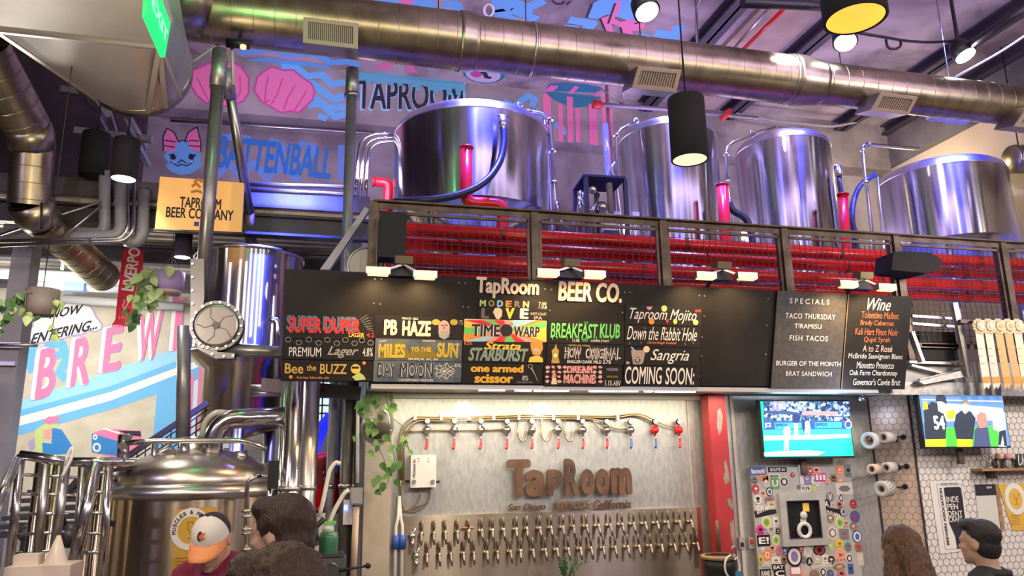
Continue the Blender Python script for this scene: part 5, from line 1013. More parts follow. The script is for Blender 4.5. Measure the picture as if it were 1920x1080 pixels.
# tanks
dome_m = aniso(noisy('dome_steel', (.60, .60, .62), (.70, .70, .72), 9, .30, 1, 0, (1, 1, 1), 4, r2=.4), .5, .25)
def tank(label, xl, xr, ym, Yc, y_seam, y_bot, lug, grp='fermentation tanks on the deck'):
    X, Yq, r = upright(xl, xr, ym, Yc)
    front = Yc-r*.97; xm = (xl+xr)/2
    zs = at(xm, y_seam, front).z; zb = at(xm, y_bot, front).z if y_bot else DECK+.62
    t = thing('steel_tank', label, 'tank', (X, Yc, DECK), grp)
    part(t, 'shell', steel, lambda b: b.lathe([(r, zb), (r, zb+.03), (r, (zb+zs)/2), (r, zs-.04), (r, zs)], (X, Yc, 0), n=72))
    part(t, 'dome', dome_m, lambda b: b.lathe([(r, zs), (r+.004, zs+.003), (r+.004, zs+.010), (r, zs+.013), (r-.004, zs+.035), (r-.016, zs+.065), (r-.038, zs+.092), (r-.075, zs+.118), (r-.13, zs+.142), (r*.68, zs+.165), (r*.45, zs+.19), (r*.2, zs+.203), (0, zs+.206)], (X, Yc, 0), n=72))
    part(t, 'cone', steel2, lambda b: b.lathe([(r, zb), (r*.97, zb-.03), (.10, max(zb-r*.75, DECK+.16)), (.05, max(zb-r*.75, DECK+.16)-.04), (0, max(zb-r*.75, DECK+.16)-.04)], (X, Yc, 0), n=56))
    part(t, 'manway', steel2, lambda b: b.lathe([(.16, zs+.15), (.16, zs+.215), (.13, zs+.23), (0, zs+.235)], (X, Yc, 0), n=28))
    for k in range(4):
        th = .785+k*1.571; c = Vector((X+r*.86*math.cos(th), Yc+r*.86*math.sin(th), 0)); part(t, 'leg', satin, lambda b: b.tube([c+Vector((0, 0, DECK)), c+Vector((0, 0, zb+.02))], .035, 12).disc(c+Vector((0, 0, DECK+.01)), .06, .02))
    if lug:
        p = at(*lug, Yc-r*.2); part(t, 'lifting_lug', satin, lambda b: (b.lathe([(.018, -.008), (.036, -.008), (.036, .008), (.018, .008), (.018, -.008)], p, (0, 1, 0), 18), b.box(p+Vector((0, 0, -.05)), (.05, .016, .05))))
    return t, X, r, zs, zb
T1 = tank('wide steel tank with a blue glow on its dome, leftmost on the deck', 738, 1032, 300, 7.2, 200, 366, (976, 197))
T2_ = tank('narrow steel tank half hidden by the black pendant lamp', 1162, 1350, 330, 7.2, 229, 0, (1193, 227))
T3 = tank('narrow steel tank with a violet dome, right of the black pendant lamp', 1382, 1567, 350, 7.2, 251, 0, (1411, 249))
T4 = tank('wide steel tank at the right end of the deck with its bottom cone showing', 1640, 1897, 350, 7.2, 296, 430, None)
# spray pipes beside the tanks
def pipe(name, label, pts, r, m, Yd, grp=None, rad=.08, extra=None):
    t = thing(name, label, 'pipe' if 'hose' not in name else 'hose', at(*pts[0][:2], Yd), grp)
    P = [at(q[0], q[1], q[2] if len(q) > 2 else Yd) for q in pts if q != 'd']
    if pts[-1] == 'd': P.append(Vector((P[-1].x, P[-1].y, DECK)))
    part(t, 'tube', m, lambda b: b.bend(P, r, rad, 12))
    if extra: extra(t, P)
    return t
def clamps(idx, r):
    def f(t, P):
        part(t, 'clamps', satin, lambda b: [b.disc(P[i].lerp(P[i+1], s), r*1.7, .02, (P[i+1]-P[i]).normalized(), 14) for i, s in idx])
    return f
sp = 'spray pipes beside the tanks'
pipe('spray_pipe', 'steel spray pipe bending down at the right side of the leftmost tank', [(985, 208, 6.9), (1030, 214, 6.85), (1037, 300, 6.85), (1044, 442, 6.85), 'd'], .022, steel2, 6.85, sp, .12, clamps([(1, .12), (1, .8), (2, .3), (2, .9)], .022))
pipe('spray_pipe', 'second thin steel pipe close along the right side of the leftmost tank', [(1022, 226), (1030, 330), (1036, 445), 'd'], .013, satin, 6.8, sp, .1)
pipe('spray_pipe', 'steel spray pipe at the left side of the half hidden narrow tank', [(1192, 230, 6.9), (1155, 245, 6.85), (1155, 330, 6.85), (1166, 440, 6.85), 'd'], .018, steel2, 6.85, sp, .12, clamps([(1, .1), (2, .2), (2, .8)], .018))
pipe('spray_pipe', 'steel spray pipe at the left side of the violet-domed tank', [(1452, 238, 6.95), (1410, 252, 6.85), (1361, 272, 6.8), (1363, 330, 6.8), (1376, 440, 6.8), 'd'], .018, steel2, 6.85, sp, .12, clamps([(2, .3), (3, .1), (3, .9)], .018))
pipe('spray_pipe', 'tall squared steel pipe at the left side of the right-hand wide tank', [(1722, 279, 7.0), (1617, 270, 6.8), (1622, 330, 6.8), (1637, 450, 6.8), 'd'], .02, steel2, 6.85, sp, .06, clamps([(0, .9), (1, .2), (2, .1), (2, .95)], .02))
pipe('spray_pipe', 'thin steel pipe just right of the tall squared pipe', [(1645, 332), (1652, 400), (1660, 452), 'd'], .012, satin, 6.75, sp, .06)
# red lagged elbows and hoses
def caps(t, P): part(t, 'end_cap', mat('red_cap', (.42, .012, .015), .4), lambda b: b.disc(P[0], .062, .014, (P[1]-P[0]).normalized(), 18))
pipe('red_elbow_pipe', 'fat red pipe stepping down in front of the leftmost tank', [(875, 277), (873, 380), (945, 383), (941, 445), 'd'], .055, red, 6.2, 'red upright pipes in front of the tanks', .09, caps)
pipe('red_elbow_pipe', 'red upright pipe between the pendant lamp and the violet-domed tank', [(1354, 347), (1360, 450), 'd'], .057, red, 6.4, 'red upright pipes in front of the tanks', .09, caps)
pipe('red_elbow_pipe', 'red upright pipe left of the wide tank at the right end', [(1580, 365), (1586, 462), 'd'], .05, red, 6.4, 'red upright pipes in front of the tanks', .09, caps)
pipe('red_elbow_pipe', 'short red pipe stub at the far left of the tank deck', [(700, 340), (728, 343), 'd'], .05, red, 7.6, None, .05, caps)
def hosefit(t, P): part(t, 'coupling', satin, lambda b: b.tube([P[0]+Vector((0, 0, .06)), P[0]-Vector((0, 0, .06))], .04, 12).tube([P[0]+Vector((-.05, 0, .07)), P[0]+Vector((.05, 0, .07))], .012, 8))
pipe('black_hose', 'thick dark hose curving down across the leftmost tank', [(943, 230, 6.28), (946, 262, 6.25), (940, 300, 6.2), (918, 335, 6.1), (885, 357, 6.05), (840, 371, 6.05), (790, 376, 6.1), (740, 378, 6.3)], .032, rubber, 6.2, 'dark hoses on the tank deck', .5, hosefit)
pipe('black_hose', 'dark hose dropping right of the red upright pipe by the violet-domed tank', [(1366, 375), (1372, 395), (1400, 408), (1410, 440), 'd'], .035, rubber, 6.5, 'dark hoses on the tank deck', .2)
pipe('black_hose', 'dark hose hanging from a chrome valve right of the violet-domed tank', [(1572, 322), (1578, 370), (1600, 420), (1606, 455), 'd'], .028, rubber, 6.7, 'dark hoses on the tank deck', .2, hosefit)
t = pipe('black_hose', 'looped dark blue hose behind the tall squared pipe of the right-hand wide tank', [(1640, 328), (1612, 345), (1597, 385), (1600, 450), 'd'], .03, mat('hose_blue', (.015, .03, .09), .4), 7.0, 'dark hoses on the tank deck', .3)
# black stand with sight tube
ST = 6.5; c = at(1125, 435, ST); t = thing('equipment_stand', 'black tray stand with small valves between the two left tanks', 'stand', (c.x, ST, DECK))
S2 = lambda *p: [(1040+x/3.375, 180+y/3.375) for x, y in p]
part(t, 'tray', blk_matte, lambda b: b.prism([at(*q, yy) for q, yy in zip(S2((180, 505), (450, 522), (375, 610), (115, 600)), (6.2, 6.2, 6.6, 6.6))], (0, 0, .02)))
for q, y1, yy in ((128, 602, 6.58), (197, 512, 6.22), (262, 612, 6.58), (368, 612, 6.58), (445, 527, 6.22)): a_ = at(*S2((q, y1))[0], yy); part(t, 'leg', blk, lambda b: b.box((a_.x, yy, (a_.z+DECK)/2), (.035, .035, a_.z-DECK)))
part(t, 'valves', satin, lambda b: [b.ball(at(*S2(q)[0], 6.35), .05, 10) for q in ((235, 590), (300, 700), (180, 640))]+[b.bend([at(*z_, 6.3) for z_ in S2(*q)], .014, .04, 8) for q in ([(150, 640), (190, 700), (240, 730), (280, 620)], [(165, 600), (160, 640), (230, 750)], [(380, 420), (355, 460), (380, 520)], [(20, 770), (70, 830), (130, 800)])])
part(t, 'lower_box', mat('pale_metal', (.5, .5, .5), .4, .5), lambda b: (b.box(at(*S2((360, 755))[0], 6.4), (.13, .1, .05)), b.box(at(*S2((340, 820))[0], 6.4), (.11, .1, .12)), b.box(at(*S2((505, 760))[0], 6.5), (.07, .08, .06))))
for x, lab in ((15, 'slim white-tipped stack pipe at the left foot of the black stand'), (160, 'second slim stack pipe in front of the black stand')): tag(MB().tube([at(*S2((x-3, 880))[0], 6.3), at(*S2((x, 700))[0], 6.3), at(*S2((x, 655))[0], 6.3)], [.03, .028, .012], 10).build('stack_pipe', steel2), lab, 'pipe', 'stack pipes by the black stand')
a_ = at(1134, 233, 6.35); b2 = at(1146, 400, 6.35); t = thing('sight_tube', 'clear upright sight tube rising above the black stand', 'tube', b2)
part(t, 'glass', mat('sight_glass', (.75, .72, .95), .1, 0, Transmission_Weight=.6, Alpha=.55), lambda b: b.tube([b2, a_], .032, 16)); part(t, 'liquid', mat('amber_liquid', (.45, .38, .42), .25), lambda b: b.tube([b2, b2.lerp(a_, .52)], .025, 12))
# loudspeakers on the railing
p = at(735, 446, 5.02); t = thing('loudspeaker', 'tall black loudspeaker at the left end of the railing', 'loudspeaker', p); part(t, 'cabinet', blk_matte, lambda b: b.box(p, (.175, .16, .32), Matrix.Rotation(.03, 3, 'Y'))); part(t, 'bracket', iron, lambda b: b.box(p+Vector((0, .10, 0)), (.05, .06, .2)))
p = at(1730, 488, 4.98); t = thing('horn_speaker', 'black wedge-shaped speaker mounted on the railing above the wine list', 'loudspeaker', p)
part(t, 'horn', blk_matte, lambda b: b.prism([at(*q, 4.86) for q in ((1675, 473), (1690, 471), (1745, 474), (1766, 486), (1763, 505), (1735, 512), (1672, 506))], (0, .2, 0))); part(t, 'bracket', iron, lambda b: b.box(p+Vector((0, .10, 0)), (.05, .1, .05)))
# pipes and posts at the left end of the deck
pl = 'steel service pipes at the left end of the tank deck'
for lab, q in (('outer bent steel pipe left of the leftmost tank', [(740, 250), (700, 250), (677, 262), (671, 300), (668, 372)]), ('middle bent steel pipe left of the leftmost tank', [(740, 257), (704, 258), (684, 270), (679, 310), (676, 372)]), ('inner bent steel pipe left of the leftmost tank', [(740, 264), (708, 266), (692, 278), (688, 320), (685, 380)])): pipe('service_pipe', lab, q, .018, steel2, 7.3, pl, .12)
for k, (x0, y0, x1, y1, r_, lab) in enumerate(((450, 345, 668, 352, .02, 'upper thin steel pipe along the left deck edge'), (470, 356, 668, 366, .02, 'lower thin steel pipe along the left deck edge'), (320, 226, 700, 250, .02, 'thin conduit under the mural beam'))): 
    yy = 6.25 if k < 2 else 9.3
    tag((MB() if k < 2 else MB().box(at(x0+90, y0+5, yy)+Vector((0, 0, .07)), (.04, .04, .16))).tube([at(x0, y0, yy), at(x1, y1, yy)], r_, 10).build('conduit', satin), lab, 'pipe')
for lab, q, r_, yy, m in (('tall grey steel post left of the menu board', ((661, 130), (660, 180), (649, 505)), .042, 5.9, satin), ):
    t = thing('steel_post', lab, 'post', at(649, 505, yy)); P = [at(*z_, yy) for z_ in q]; part(t, 'tube', noisy('post_grey', (.30, .30, .32), (.42, .42, .44), 6, .4, .6), lambda b: b.tube([P[0], P[2]+(P[2]-P[0])*.9], r_, 16)); part(t, 'sleeve', galv, lambda b: b.tube([P[0], P[1]], r_+.012, 16)); part(t, 'collar', satin, lambda b: b.disc(P[1], r_+.022, .03, (P[1]-P[0]).normalized(), 16))
# stair stringer behind the board top-left
tag(MB().prism([at(*q, 5.6) for q in ((600, 505), (618, 505), (693, 392), (684, 388))], (0, .1, 0)).build('stair_stringer', mat('lilac_steel', (.36, .34, .42), .45, .4)), 'sloping steel stringer rising behind the top left of the menu board', 'stair part')
p = at(686, 500, 5.35); t = thing('round_gauge_cover', 'pale round drum cover peeking over the menu board', 'drum', p); part(t, 'drum', mat('drum_pale', (.5, .46, .42), .5), lambda b: b.disc(p, .125, .08, (0, 1, 0), 28)); part(t, 'stand', iron, lambda b: b.box((p.x, p.y+.02, (DECK+p.z)/2), (.04, .03, p.z-DECK))); part(t, 'rim', satin, lambda b: b.lathe([(.12, -.045), (.135, -.045), (.135, .045), (.12, .045), (.12, -.045)], p, (0, 1, 0), 28))

# ================================================================== DUCTS, LAMPS AND CABLES OVERHEAD
DY = 5.6
def dctr(x, yt, yb):
    a_, b_ = at(x, yt, DY), at(x, yb, DY); return (a_+b_)/2, (a_-b_).length/2*.955
c0, r0 = dctr(872, 32, 126); cz = c0.z
dk_ = thing('spiral_duct', 'long silver spiral air duct running across under the ceiling', 'duct', (2, DY, cz))
segs = [(at(345, 40, DY).x, at(862, 60, DY).x, .235), (at(888, 60, DY).x, at(1480, 130, DY).x, .222), (at(1530, 150, DY).x, 9.2, .196)]
ridge = noisy('duct_spiral', (.36, .31, .20), (.48, .42, .29), 7, .28, 1, 0, (1, 1, 1), 5, r2=.38)
for x0, x1, r_ in segs:
    def dd(b):
        n = 36; x = x0+.05; b.lathe([(r_, x0), (r_, x1)], (0, DY, cz), (1, 0, 0), n)
        while x < x1:
            b.lathe([(r_-.002, x), (r_+.0025, x+.001), (r_+.0025, x+.006), (r_-.002, x+.007)], (0, DY, cz), (1, 0, 0), n); x += .155
    part(dk_, 'duct_section', ridge, dd)
for xa_, xb_, ra, rb_ in ((segs[0][1], segs[1][0], .235, .222), (segs[1][1], segs[2][0], .222, .196)):
    part(dk_, 'reducer', duct_m, lambda b: b.lathe([(ra, xa_-.02), (ra+.012, xa_-.015), (ra+.012, xa_+.01), (ra+.008, (xa_+xb_)/2), (rb_+.012, xb_-.02), (rb_+.012, xb_+.015), (rb_, xb_+.02)], (0, DY, cz), (1, 0, 0), 36))
part(dk_, 'seam_bands', satin, lambda b: [b.lathe([(r_+.001, x), (r_+.008, x), (r_+.008, x+.02), (r_+.001, x+.02)], (0, DY, cz), (1, 0, 0), 36) for x, r_ in ((at(992, 90, DY).x, .222), (at(1470, 130, DY).x, .222))])
part(dk_, 'hanger_rods', wire_m, lambda b: [b.tube([(x, DY, cz+.2), (x, DY, CEIL)], .005, 6) for x in (at(822, 30, DY).x, at(986, 40, DY).x, at(1310, 80, DY).x, at(1577, 125, DY).x, at(1200, 60, DY).x)])
grl = mat('grille_cream', (.56, .46, .33), .5); gdk = mat('grille_dark', (.03, .028, .025), .7)
def grille(par, q, Yg, box=True, slats=14, top=None):
    "register face through four measured corners, boot behind it"
    P = [at(x, y, Yg) for x, y in q] if not isinstance(Yg, (list, tuple)) else [at(x, y, yy) for (x, y), yy in zip(q, Yg)]
    u = (P[1]-P[0]); v = (P[3]-P[0]); n = u.cross(v).normalized()
    if n.dot(CAM-P[0]) < 0: n = -n
    f = lambda s, t_, l=0: P[0]*(1-s)*(1-t_)+P[1]*s*(1-t_)+P[2]*s*t_+P[3]*(1-s)*t_+n*l
    reg = part(par, 'register', grl, lambda b: [b.prism([f(*z_) for z_ in qq], n*.012) for qq in (((0, 0), (1, 0), (1, .16), (0, .16)), ((0, .84), (1, .84), (1, 1), (0, 1)), ((0, .16), (.09, .16), (.09, .84), (0, .84)), ((.91, .16), (1, .16), (1, .84), (.91, .84)))])
    part(reg, 'dark_back', gdk, lambda b: b.poly([f(.07, .14, -.03), f(.93, .14, -.03), f(.93, .86, -.03), f(.07, .86, -.03)]))
    def sl_(b):
        for i in range(slats):
            s = .10+.80*(i+.5)/slats; b.prism([f(s-.28/slats*.8, .15, -.02), f(s+.28/slats*.8-.006, .15, -.02), f(s+.28/slats*.8-.006, .85, -.02), f(s-.28/slats*.8, .85, -.02)], n*.022)
    part(reg, 'vanes', grl, sl_)
    if box: part(par, 'boot', mat('boot_metal', (.36, .33, .28), .35, .9), lambda b: b.prism([f(*z_) for z_ in ((0, 0), (1, 0), (1, 1), (0, 1))], -n*.0 + Vector((0, .22, .06))))
    return reg
yf = DY-.24
grille(dk_, [(569, 33), (671, 45), (671, 93), (568, 81)], yf, True, 22)
grille(dk_, [(1196, 124), (1277, 131), (1267, 172), (1184, 164)], [yf-.08, yf-.08, yf+.06, yf+.06])
grille(dk_, [(1651, 173), (1720, 181), (1702, 215), (1633, 206)], [yf-.06, yf-.06, yf+.08, yf+.08])
grille(dk_, [(1925, 200), (1990, 208), (1975, 245), (1900, 236)], [yf-.06, yf-.06, yf+.08, yf+.08])
tag(MB().box((at(1790, 215, 6.1).x, 6.1, at(1770, 214, 6.1).z), (.5, .25, .05)).tube([(at(1790, 215, 6.1).x, 6.1, at(1770, 214, 6.1).z), (at(1790, 215, 6.1).x, 6.1, CEIL)], .006, 6).build('duct_plate', galv), 'flat pale metal plate hanging just under the right part of the duct', 'metal plate')
# end pot where the duct starts, square-to-round fitting, exit sign
EY = 5.3; ec = at(257, 124, EY); er = .36
fit = thing('duct_transition', 'big sheet metal duct fitting with a round end, top left corner', 'duct', ec)
skin = noisy('sheet_metal', (.50, .48, .46), (.64, .61, .58), 2, .42, .55, 0, (1, 1, 1), 5, r2=.45)
part(fit, 'round_collar', duct_m, lambda b: b.lathe([(er-.01, -.06), (er+.012, -.06), (er+.012, -.045), (er, -.04), (er, .06), (er-.02, .07), (0, .07)], ec, (0, 1, 0), 48))
def trans(b):
    n = 40; Y0 = 4.2; h = .42; sq = []; ci = []
    for k in range(n):
        th = 2*math.pi*k/n; ci.append(ec+Vector((er*math.cos(th), 0, er*math.sin(th))))
        c_, s_ = math.cos(th), math.sin(th); m_ = max(abs(c_), abs(s_)); sq.append(Vector((ec.x-.02+h*c_/m_, Y0, ec.z-.02+h*s_/m_)))
    b.add(sq+ci, [(k, (k+1) % n, (k+1) % n+n, k+n) for k in range(n)], True)
part(fit, 'transition', skin, trans)
part(fit, 'square_duct', skin, lambda b: b.box((ec.x-.02, 3.2, ec.z-.02), (.84, 2.0, .84)))
part(fit, 'seam_flange', satin, lambda b: [b.box((ec.x-.02, yy, ec.z-.02), (.87, .02, .87)) for yy in (4.2, 3.45)])
def seams(b):
    for sx_, sz_, th in ((1, -1, -.95), (1, -1, -.62), (-1, -1, -2.2), (1, -1, -1.3)): b.bar(Vector((ec.x-.02+sx_*.41, 4.2, ec.z-.02+sz_*.42)), ec+Vector((er*1.0*math.cos(th), 0, er*1.0*math.sin(th))), .03, .012)
part(fit, 'seam_ribs', mat('seam_pale', (.62, .58, .54), .4, .4), seams)
part(fit, 'take_off', duct_m, lambda b: b.tube([(ec.x+.12, EY+.02, cz), (segs[0][0]+.12, DY, cz)], .235, 32))
XE = atx(292, 70, -.80)
ex = thing('exit_sign', 'green glowing EXIT sign hanging edge-on at the top left', 'exit sign', XE)
E0 = -.80
ef = Frame((E0, 3, 3), (0, 1, 0), (0, 0, 1))
gq = [atx(x, y, E0) for x, y in ((277, -20), (276, 32), (309, 108), (320, 44), (303, -20))]
exit_m = mat('exit_green', (.0, .80, .12), .4, emit=1.5); exit_m.node_tree.nodes['Principled BSDF'].inputs['Base Color'].default_value = (0, .08, .015, 1)
part(ex, 'plate', exit_m, lambda b: b.prism([atx(*q, E0) for q in ((281, -45), (276, 32), (309, 108), (320, 44), (300, -10))], (-.02, 0, 0)))
pa, pb = ef.uv(279, 28), ef.uv(312, 100)
def exl(b):
    r_ = (min(pa[0], pb[0])+.02, min(pa[1], pb[1])+.06, max(pa[0], pb[0])-.02, max(pa[1], pb[1])+.10); write(b, ef, 'EXIT', r_, .003, .03)
part(ex, 'lettering', mat('exit_light', (.22, .95, .35), .4, emit=1.5), exl)
part(ex, 'housing', white_p, lambda b: b.prism([atx(*q, E0-.02) for q in ((300, -14), (318, 45), (325, 40), (308, -20))], (-.03, 0, 0)))
part(ex, 'suspension_rod', wire_m, lambda b: b.tube([atx(295, 0, E0-.01), Vector((E0-.01, atx(295, 0, E0).y, CEIL))], .006, 6))
lamp('exit_glow', 'POINT', (E0+.12, 4.0, 4.6), 10, (.05, 1, .3), .08)
# pendant cylinders
def pendant(label, xl, xr, yt, yb, Yd, inner, power=0, lc=WARM, cord=True, top=None):
    c = at((xl+xr)/2, yb, Yd); tp = at((xl+xr)/2, yt, Yd); r = (at(xr, yb, Yd)-at(xl, yb, Yd)).length/2; h = (tp-c).z
    t = thing('pendant_lamp', label, 'lamp', c, 'black cylinder lamps')
    part(t, 'shade', blk_matte, lambda b: b.lathe([(r*.9, .0), (r, 0), (r, h-.01), (r*.97, h), (0, h)], c, n=36))
    part(t, 'reflector', inner, lambda b: b.lathe([(r*.9, .004), (r*.86, .05), (r*.75, .09), (0, .10)], c, n=32))
    if cord: part(t, 'cord', blk, lambda b: b.tube([c+Vector((0, 0, h)), Vector((c.x, c.y, top or CEIL))], .006, 6))
    if power: lamp('pendant_bulb', 'SPOT', c+Vector((0, 0, .04)), power, lc, r*.5, c-Vector((0, 0, 2)), spot=110)
    return t
pendant('black cylinder lamp hanging in front of the tanks in the middle', 1262, 1325, 186, 300, 4.2, mat('reflector_cream', (.95, .80, .48), .4, emit=.75), 15)
pendant('large black cylinder lamp glowing orange at the top right', 1556, 1652, -60, 36, 3.4, mat('reflector_orange', (1, .36, .05), .4, emit=1.3), 10, (1, .5, .15))
pendant('black cylinder lamp with a white glow left of the orange sign', 206, 257, 262, 336, 5.6, glow_w, 30, WHITE)
pendant('black cylinder lamp with a white glow hanging under the orange sign', 325, 358, 435, 483, 6.6, glow_w, 40, WHITE, True, LD+.03)
pendant('unlit black cylinder lamp left of the glowing pair', 146, 200, 250, 330, 6.2, blk_matte)
# ceiling spots
def spotl(label, x, y, Yd, tilt, glow, dark=True, pw=0, wd=.11):
    c = at(x, y, Yd); t = thing('ceiling_spot', label, 'spotlight', c, 'ceiling spotlights'); M_ = Matrix.Rotation(tilt, 3, 'Y')
    ax = M_ @ Vector((0, -.35, -1)).normalized()
    part(t, 'can', blk, lambda b: b.lathe([(wd*.86, 0), (wd, 0), (wd*.9, .12), (wd*.5, .2), (0, .21)], c, -ax, 24)); part(t, 'lens', glow, lambda b: b.disc(c+ax*.004, wd*.84, .02, ax, 24))
    part(t, 'yoke', blk, lambda b: b.tube([c-ax*.12, Vector((c.x, c.y+.06, min(c.z+.3, CEIL)-.02)), Vector((c.x, c.y+.06, CEIL))], .018, 8)); return t
gs = mat('spot_glow', (.85, .85, 1), .4, emit=14)
spotl('bright square ceiling spotlight below the orange-lit pendant lamp', 1585, 79, 5.3, .2, gs); spotl('bright ceiling spotlight at the right, clamped to a dark beam', 1810, 104, 5.6, -.2, gs); spotl('black spotlight hanging at the top over the ceiling mural', 1213, 22, 5.0, -.15, mat('spot_soft', (1, .96, .85), .4, emit=2.5))
# sprinkler line and ceiling cables
t = pipe('sprinkler_pipe', 'slim sprinkler pipe with red end caps crossing behind the pendant lamp', [(1122, 196), (1250, 205), (1420, 222)], .028, mat('pipe_violet', (.30, .27, .36), .4, .5), 8.2)
part(t, 'end_cap', lred, lambda b: b.disc(at(1119, 196, 8.2), .055, .1, (1, 0, 0), 14)); part(t, 'red_sprinkler', lred, lambda b: b.tube([at(1352, 226, 8.2), at(1362, 214, 8.2), at(1370, 206, 8.2)], [.02, .05, .03], 10)); part(t, 'hanger', satin, lambda b: (b.tube([at(1170, 196, 8.2), Vector((at(1170, 196, 8.2).x, 8.2, CEIL))], .012, 6), b.tube([at(1168, 196, 8.2), at(1123, 163, 8.2)], .01, 6)))
t = pipe('riser_pipe', 'thin reddish pipe dropping past the stripe mural', [(1137, 155), (1140, 215), (1150, 330), 'd'], .022, mat('pipe_rose', (.36, .16, .22), .4), 8.4)
cb_ = 'conduits and cables on the ceiling'
for lab, pts, r_, m in (('bent conduit dropping beside the dark beam, right of the mural figure', [atz(1318, -20, 6.58), atz(1306, 20, 6.58), at(1306, 60, 6.6), at(1310, 95, 6.6)], .02, pvc), ('white cable sagging from the right-hand spotlight to the right edge', [at(1790, 145, 6.0), at(1840, 118, 5.9), at(1880, 95, 5.8), at(1925, 65, 5.7)], .012, white_p), ('dark cable running between the two bright ceiling spotlights', [at(1600, 60, 5.4), at(1660, 70, 5.4), at(1690, 76, 5.5), at(1740, 80, 5.6), at(1800, 76, 5.6)], .014, blk), ('coiled dark cable loop between the two bright spotlights', [at(1661, 74, 5.4), at(1664, 90, 5.4), at(1678, 93, 5.4), at(1690, 86, 5.4), at(1688, 76, 5.4)], .012, blk), ('grey cable along the dark beam behind the violet-domed tank', [at(1380, 213, 8.9), at(1450, 226, 8.9), at(1560, 238, 8.9), at(1620, 226, 8.9), at(1650, 212, 8.9)], .02, pvc), ('black conduit pipe along the ceiling at the top right', [at(1392, 5, 5.0), at(1480, 8, 5.0), at(1560, 12, 5.0)], .045, blk), ('red pipe running along the plank panel on the ceiling', [atz(1476, 10, 6.4), atz(1386, 100, 6.4)], .022, red), ('dark pipe beside the red one on the ceiling', [atz(1448, 8, 6.4), atz(1372, 95, 6.4)], .016, satin), ('black track conduit climbing to the right-hand spotlight', [at(1812, 90, 5.62), at(1850, 64, 5.2), at(1925, 14, 4.8)], .035, blk)):
    tag(MB().bend(pts, r_, .15, 8).build('ceiling_conduit', m), lab, 'pipe', cb_)
p = at(1908, 300, 6.9); t = thing('duct_stub', 'short silver spiral duct end at the right edge beside the right-hand tank', 'duct', p)
part(t, 'pipe', ridge, lambda b: (b.lathe([(0, 0), (.165, 0), (.17, .01), (.17, .9)], p+Vector((-.10, 0, 0)), (1, -.15, .03), 28), [b.lathe([(.168, z), (.175, z+.002), (.175, z+.008), (.168, z+.01)], p+Vector((-.10, 0, 0)), (1, -.15, .03), 28) for z in (.03, .13, .23, .33)])); part(t, 'hanger', wire_m, lambda b: b.tube([p+Vector((.05, 0, .18)), Vector((p.x+.05, p.y, CEIL))], .008, 6))

# ================================================================== LEFT SIDE: OVERHEAD
def tubepx(name, label, cat, pts, r, m, Yd, grp=None, rad=.1, n=12):
    P = [at(q[0], q[1], q[2] if len(q) > 2 else Yd) for q in pts]
    return tag(MB().bend(P, r, rad, n).build(name, m), label, cat, grp)
def spiral(par, P, r, name='duct_section'):
    "ribbed round duct between two points"
    a, b_ = Vector(P[0]), Vector(P[1]); L = (b_-a).length
    def f(q):
        q.lathe([(r, 0), (r, L)], a, b_-a, 28); z = .05
        while z < L-.01: q.lathe([(r-.002, z), (r+.003, z+.001), (r+.003, z+.006), (r-.002, z+.007)], a, b_-a, 28); z += .12
    return part(par, name, ridge, f)
t = thing('spiral_duct', 'silver round duct dropping in bends down the far left edge', 'duct', at(55, 300, 5.9))
Pd = [at(-30, 90, 5.2), at(52, 240, 5.7), at(62, 270, 5.8), at(55, 385, 5.9), at(75, 412, 6.0), at(150, 470, 6.6), at(196, 520, 7.0)]
spiral(t, (Pd[0], Pd[1]), .155); spiral(t, (Pd[2], Pd[3]), .14); spiral(t, (Pd[4], Pd[6]), .13)
part(t, 'elbow', duct_m, lambda b: (b.tube([Pd[0].lerp(Pd[1], .95), Pd[1].lerp(Pd[2], .6), Pd[2].lerp(Pd[3], .08)], [.16, .158, .148], 24), b.tube([Pd[2].lerp(Pd[3], .95), Pd[3].lerp(Pd[4], .6), Pd[4].lerp(Pd[5], .12)], [.146, .148, .138], 24)))
part(t, 'open_end', blk_matte, lambda b: b.disc(Pd[6], .118, .01, Pd[6]-Pd[5], 24))
grille(t, [(150, 497), (173, 482), (188, 499), (165, 517)], [6.6, 6.55, 6.6, 6.65], False, 3)
part(t, 'strap', satin, lambda b: b.bar(at(80, 425, 6.2), at(125, 475, 6.5), .05, .02))
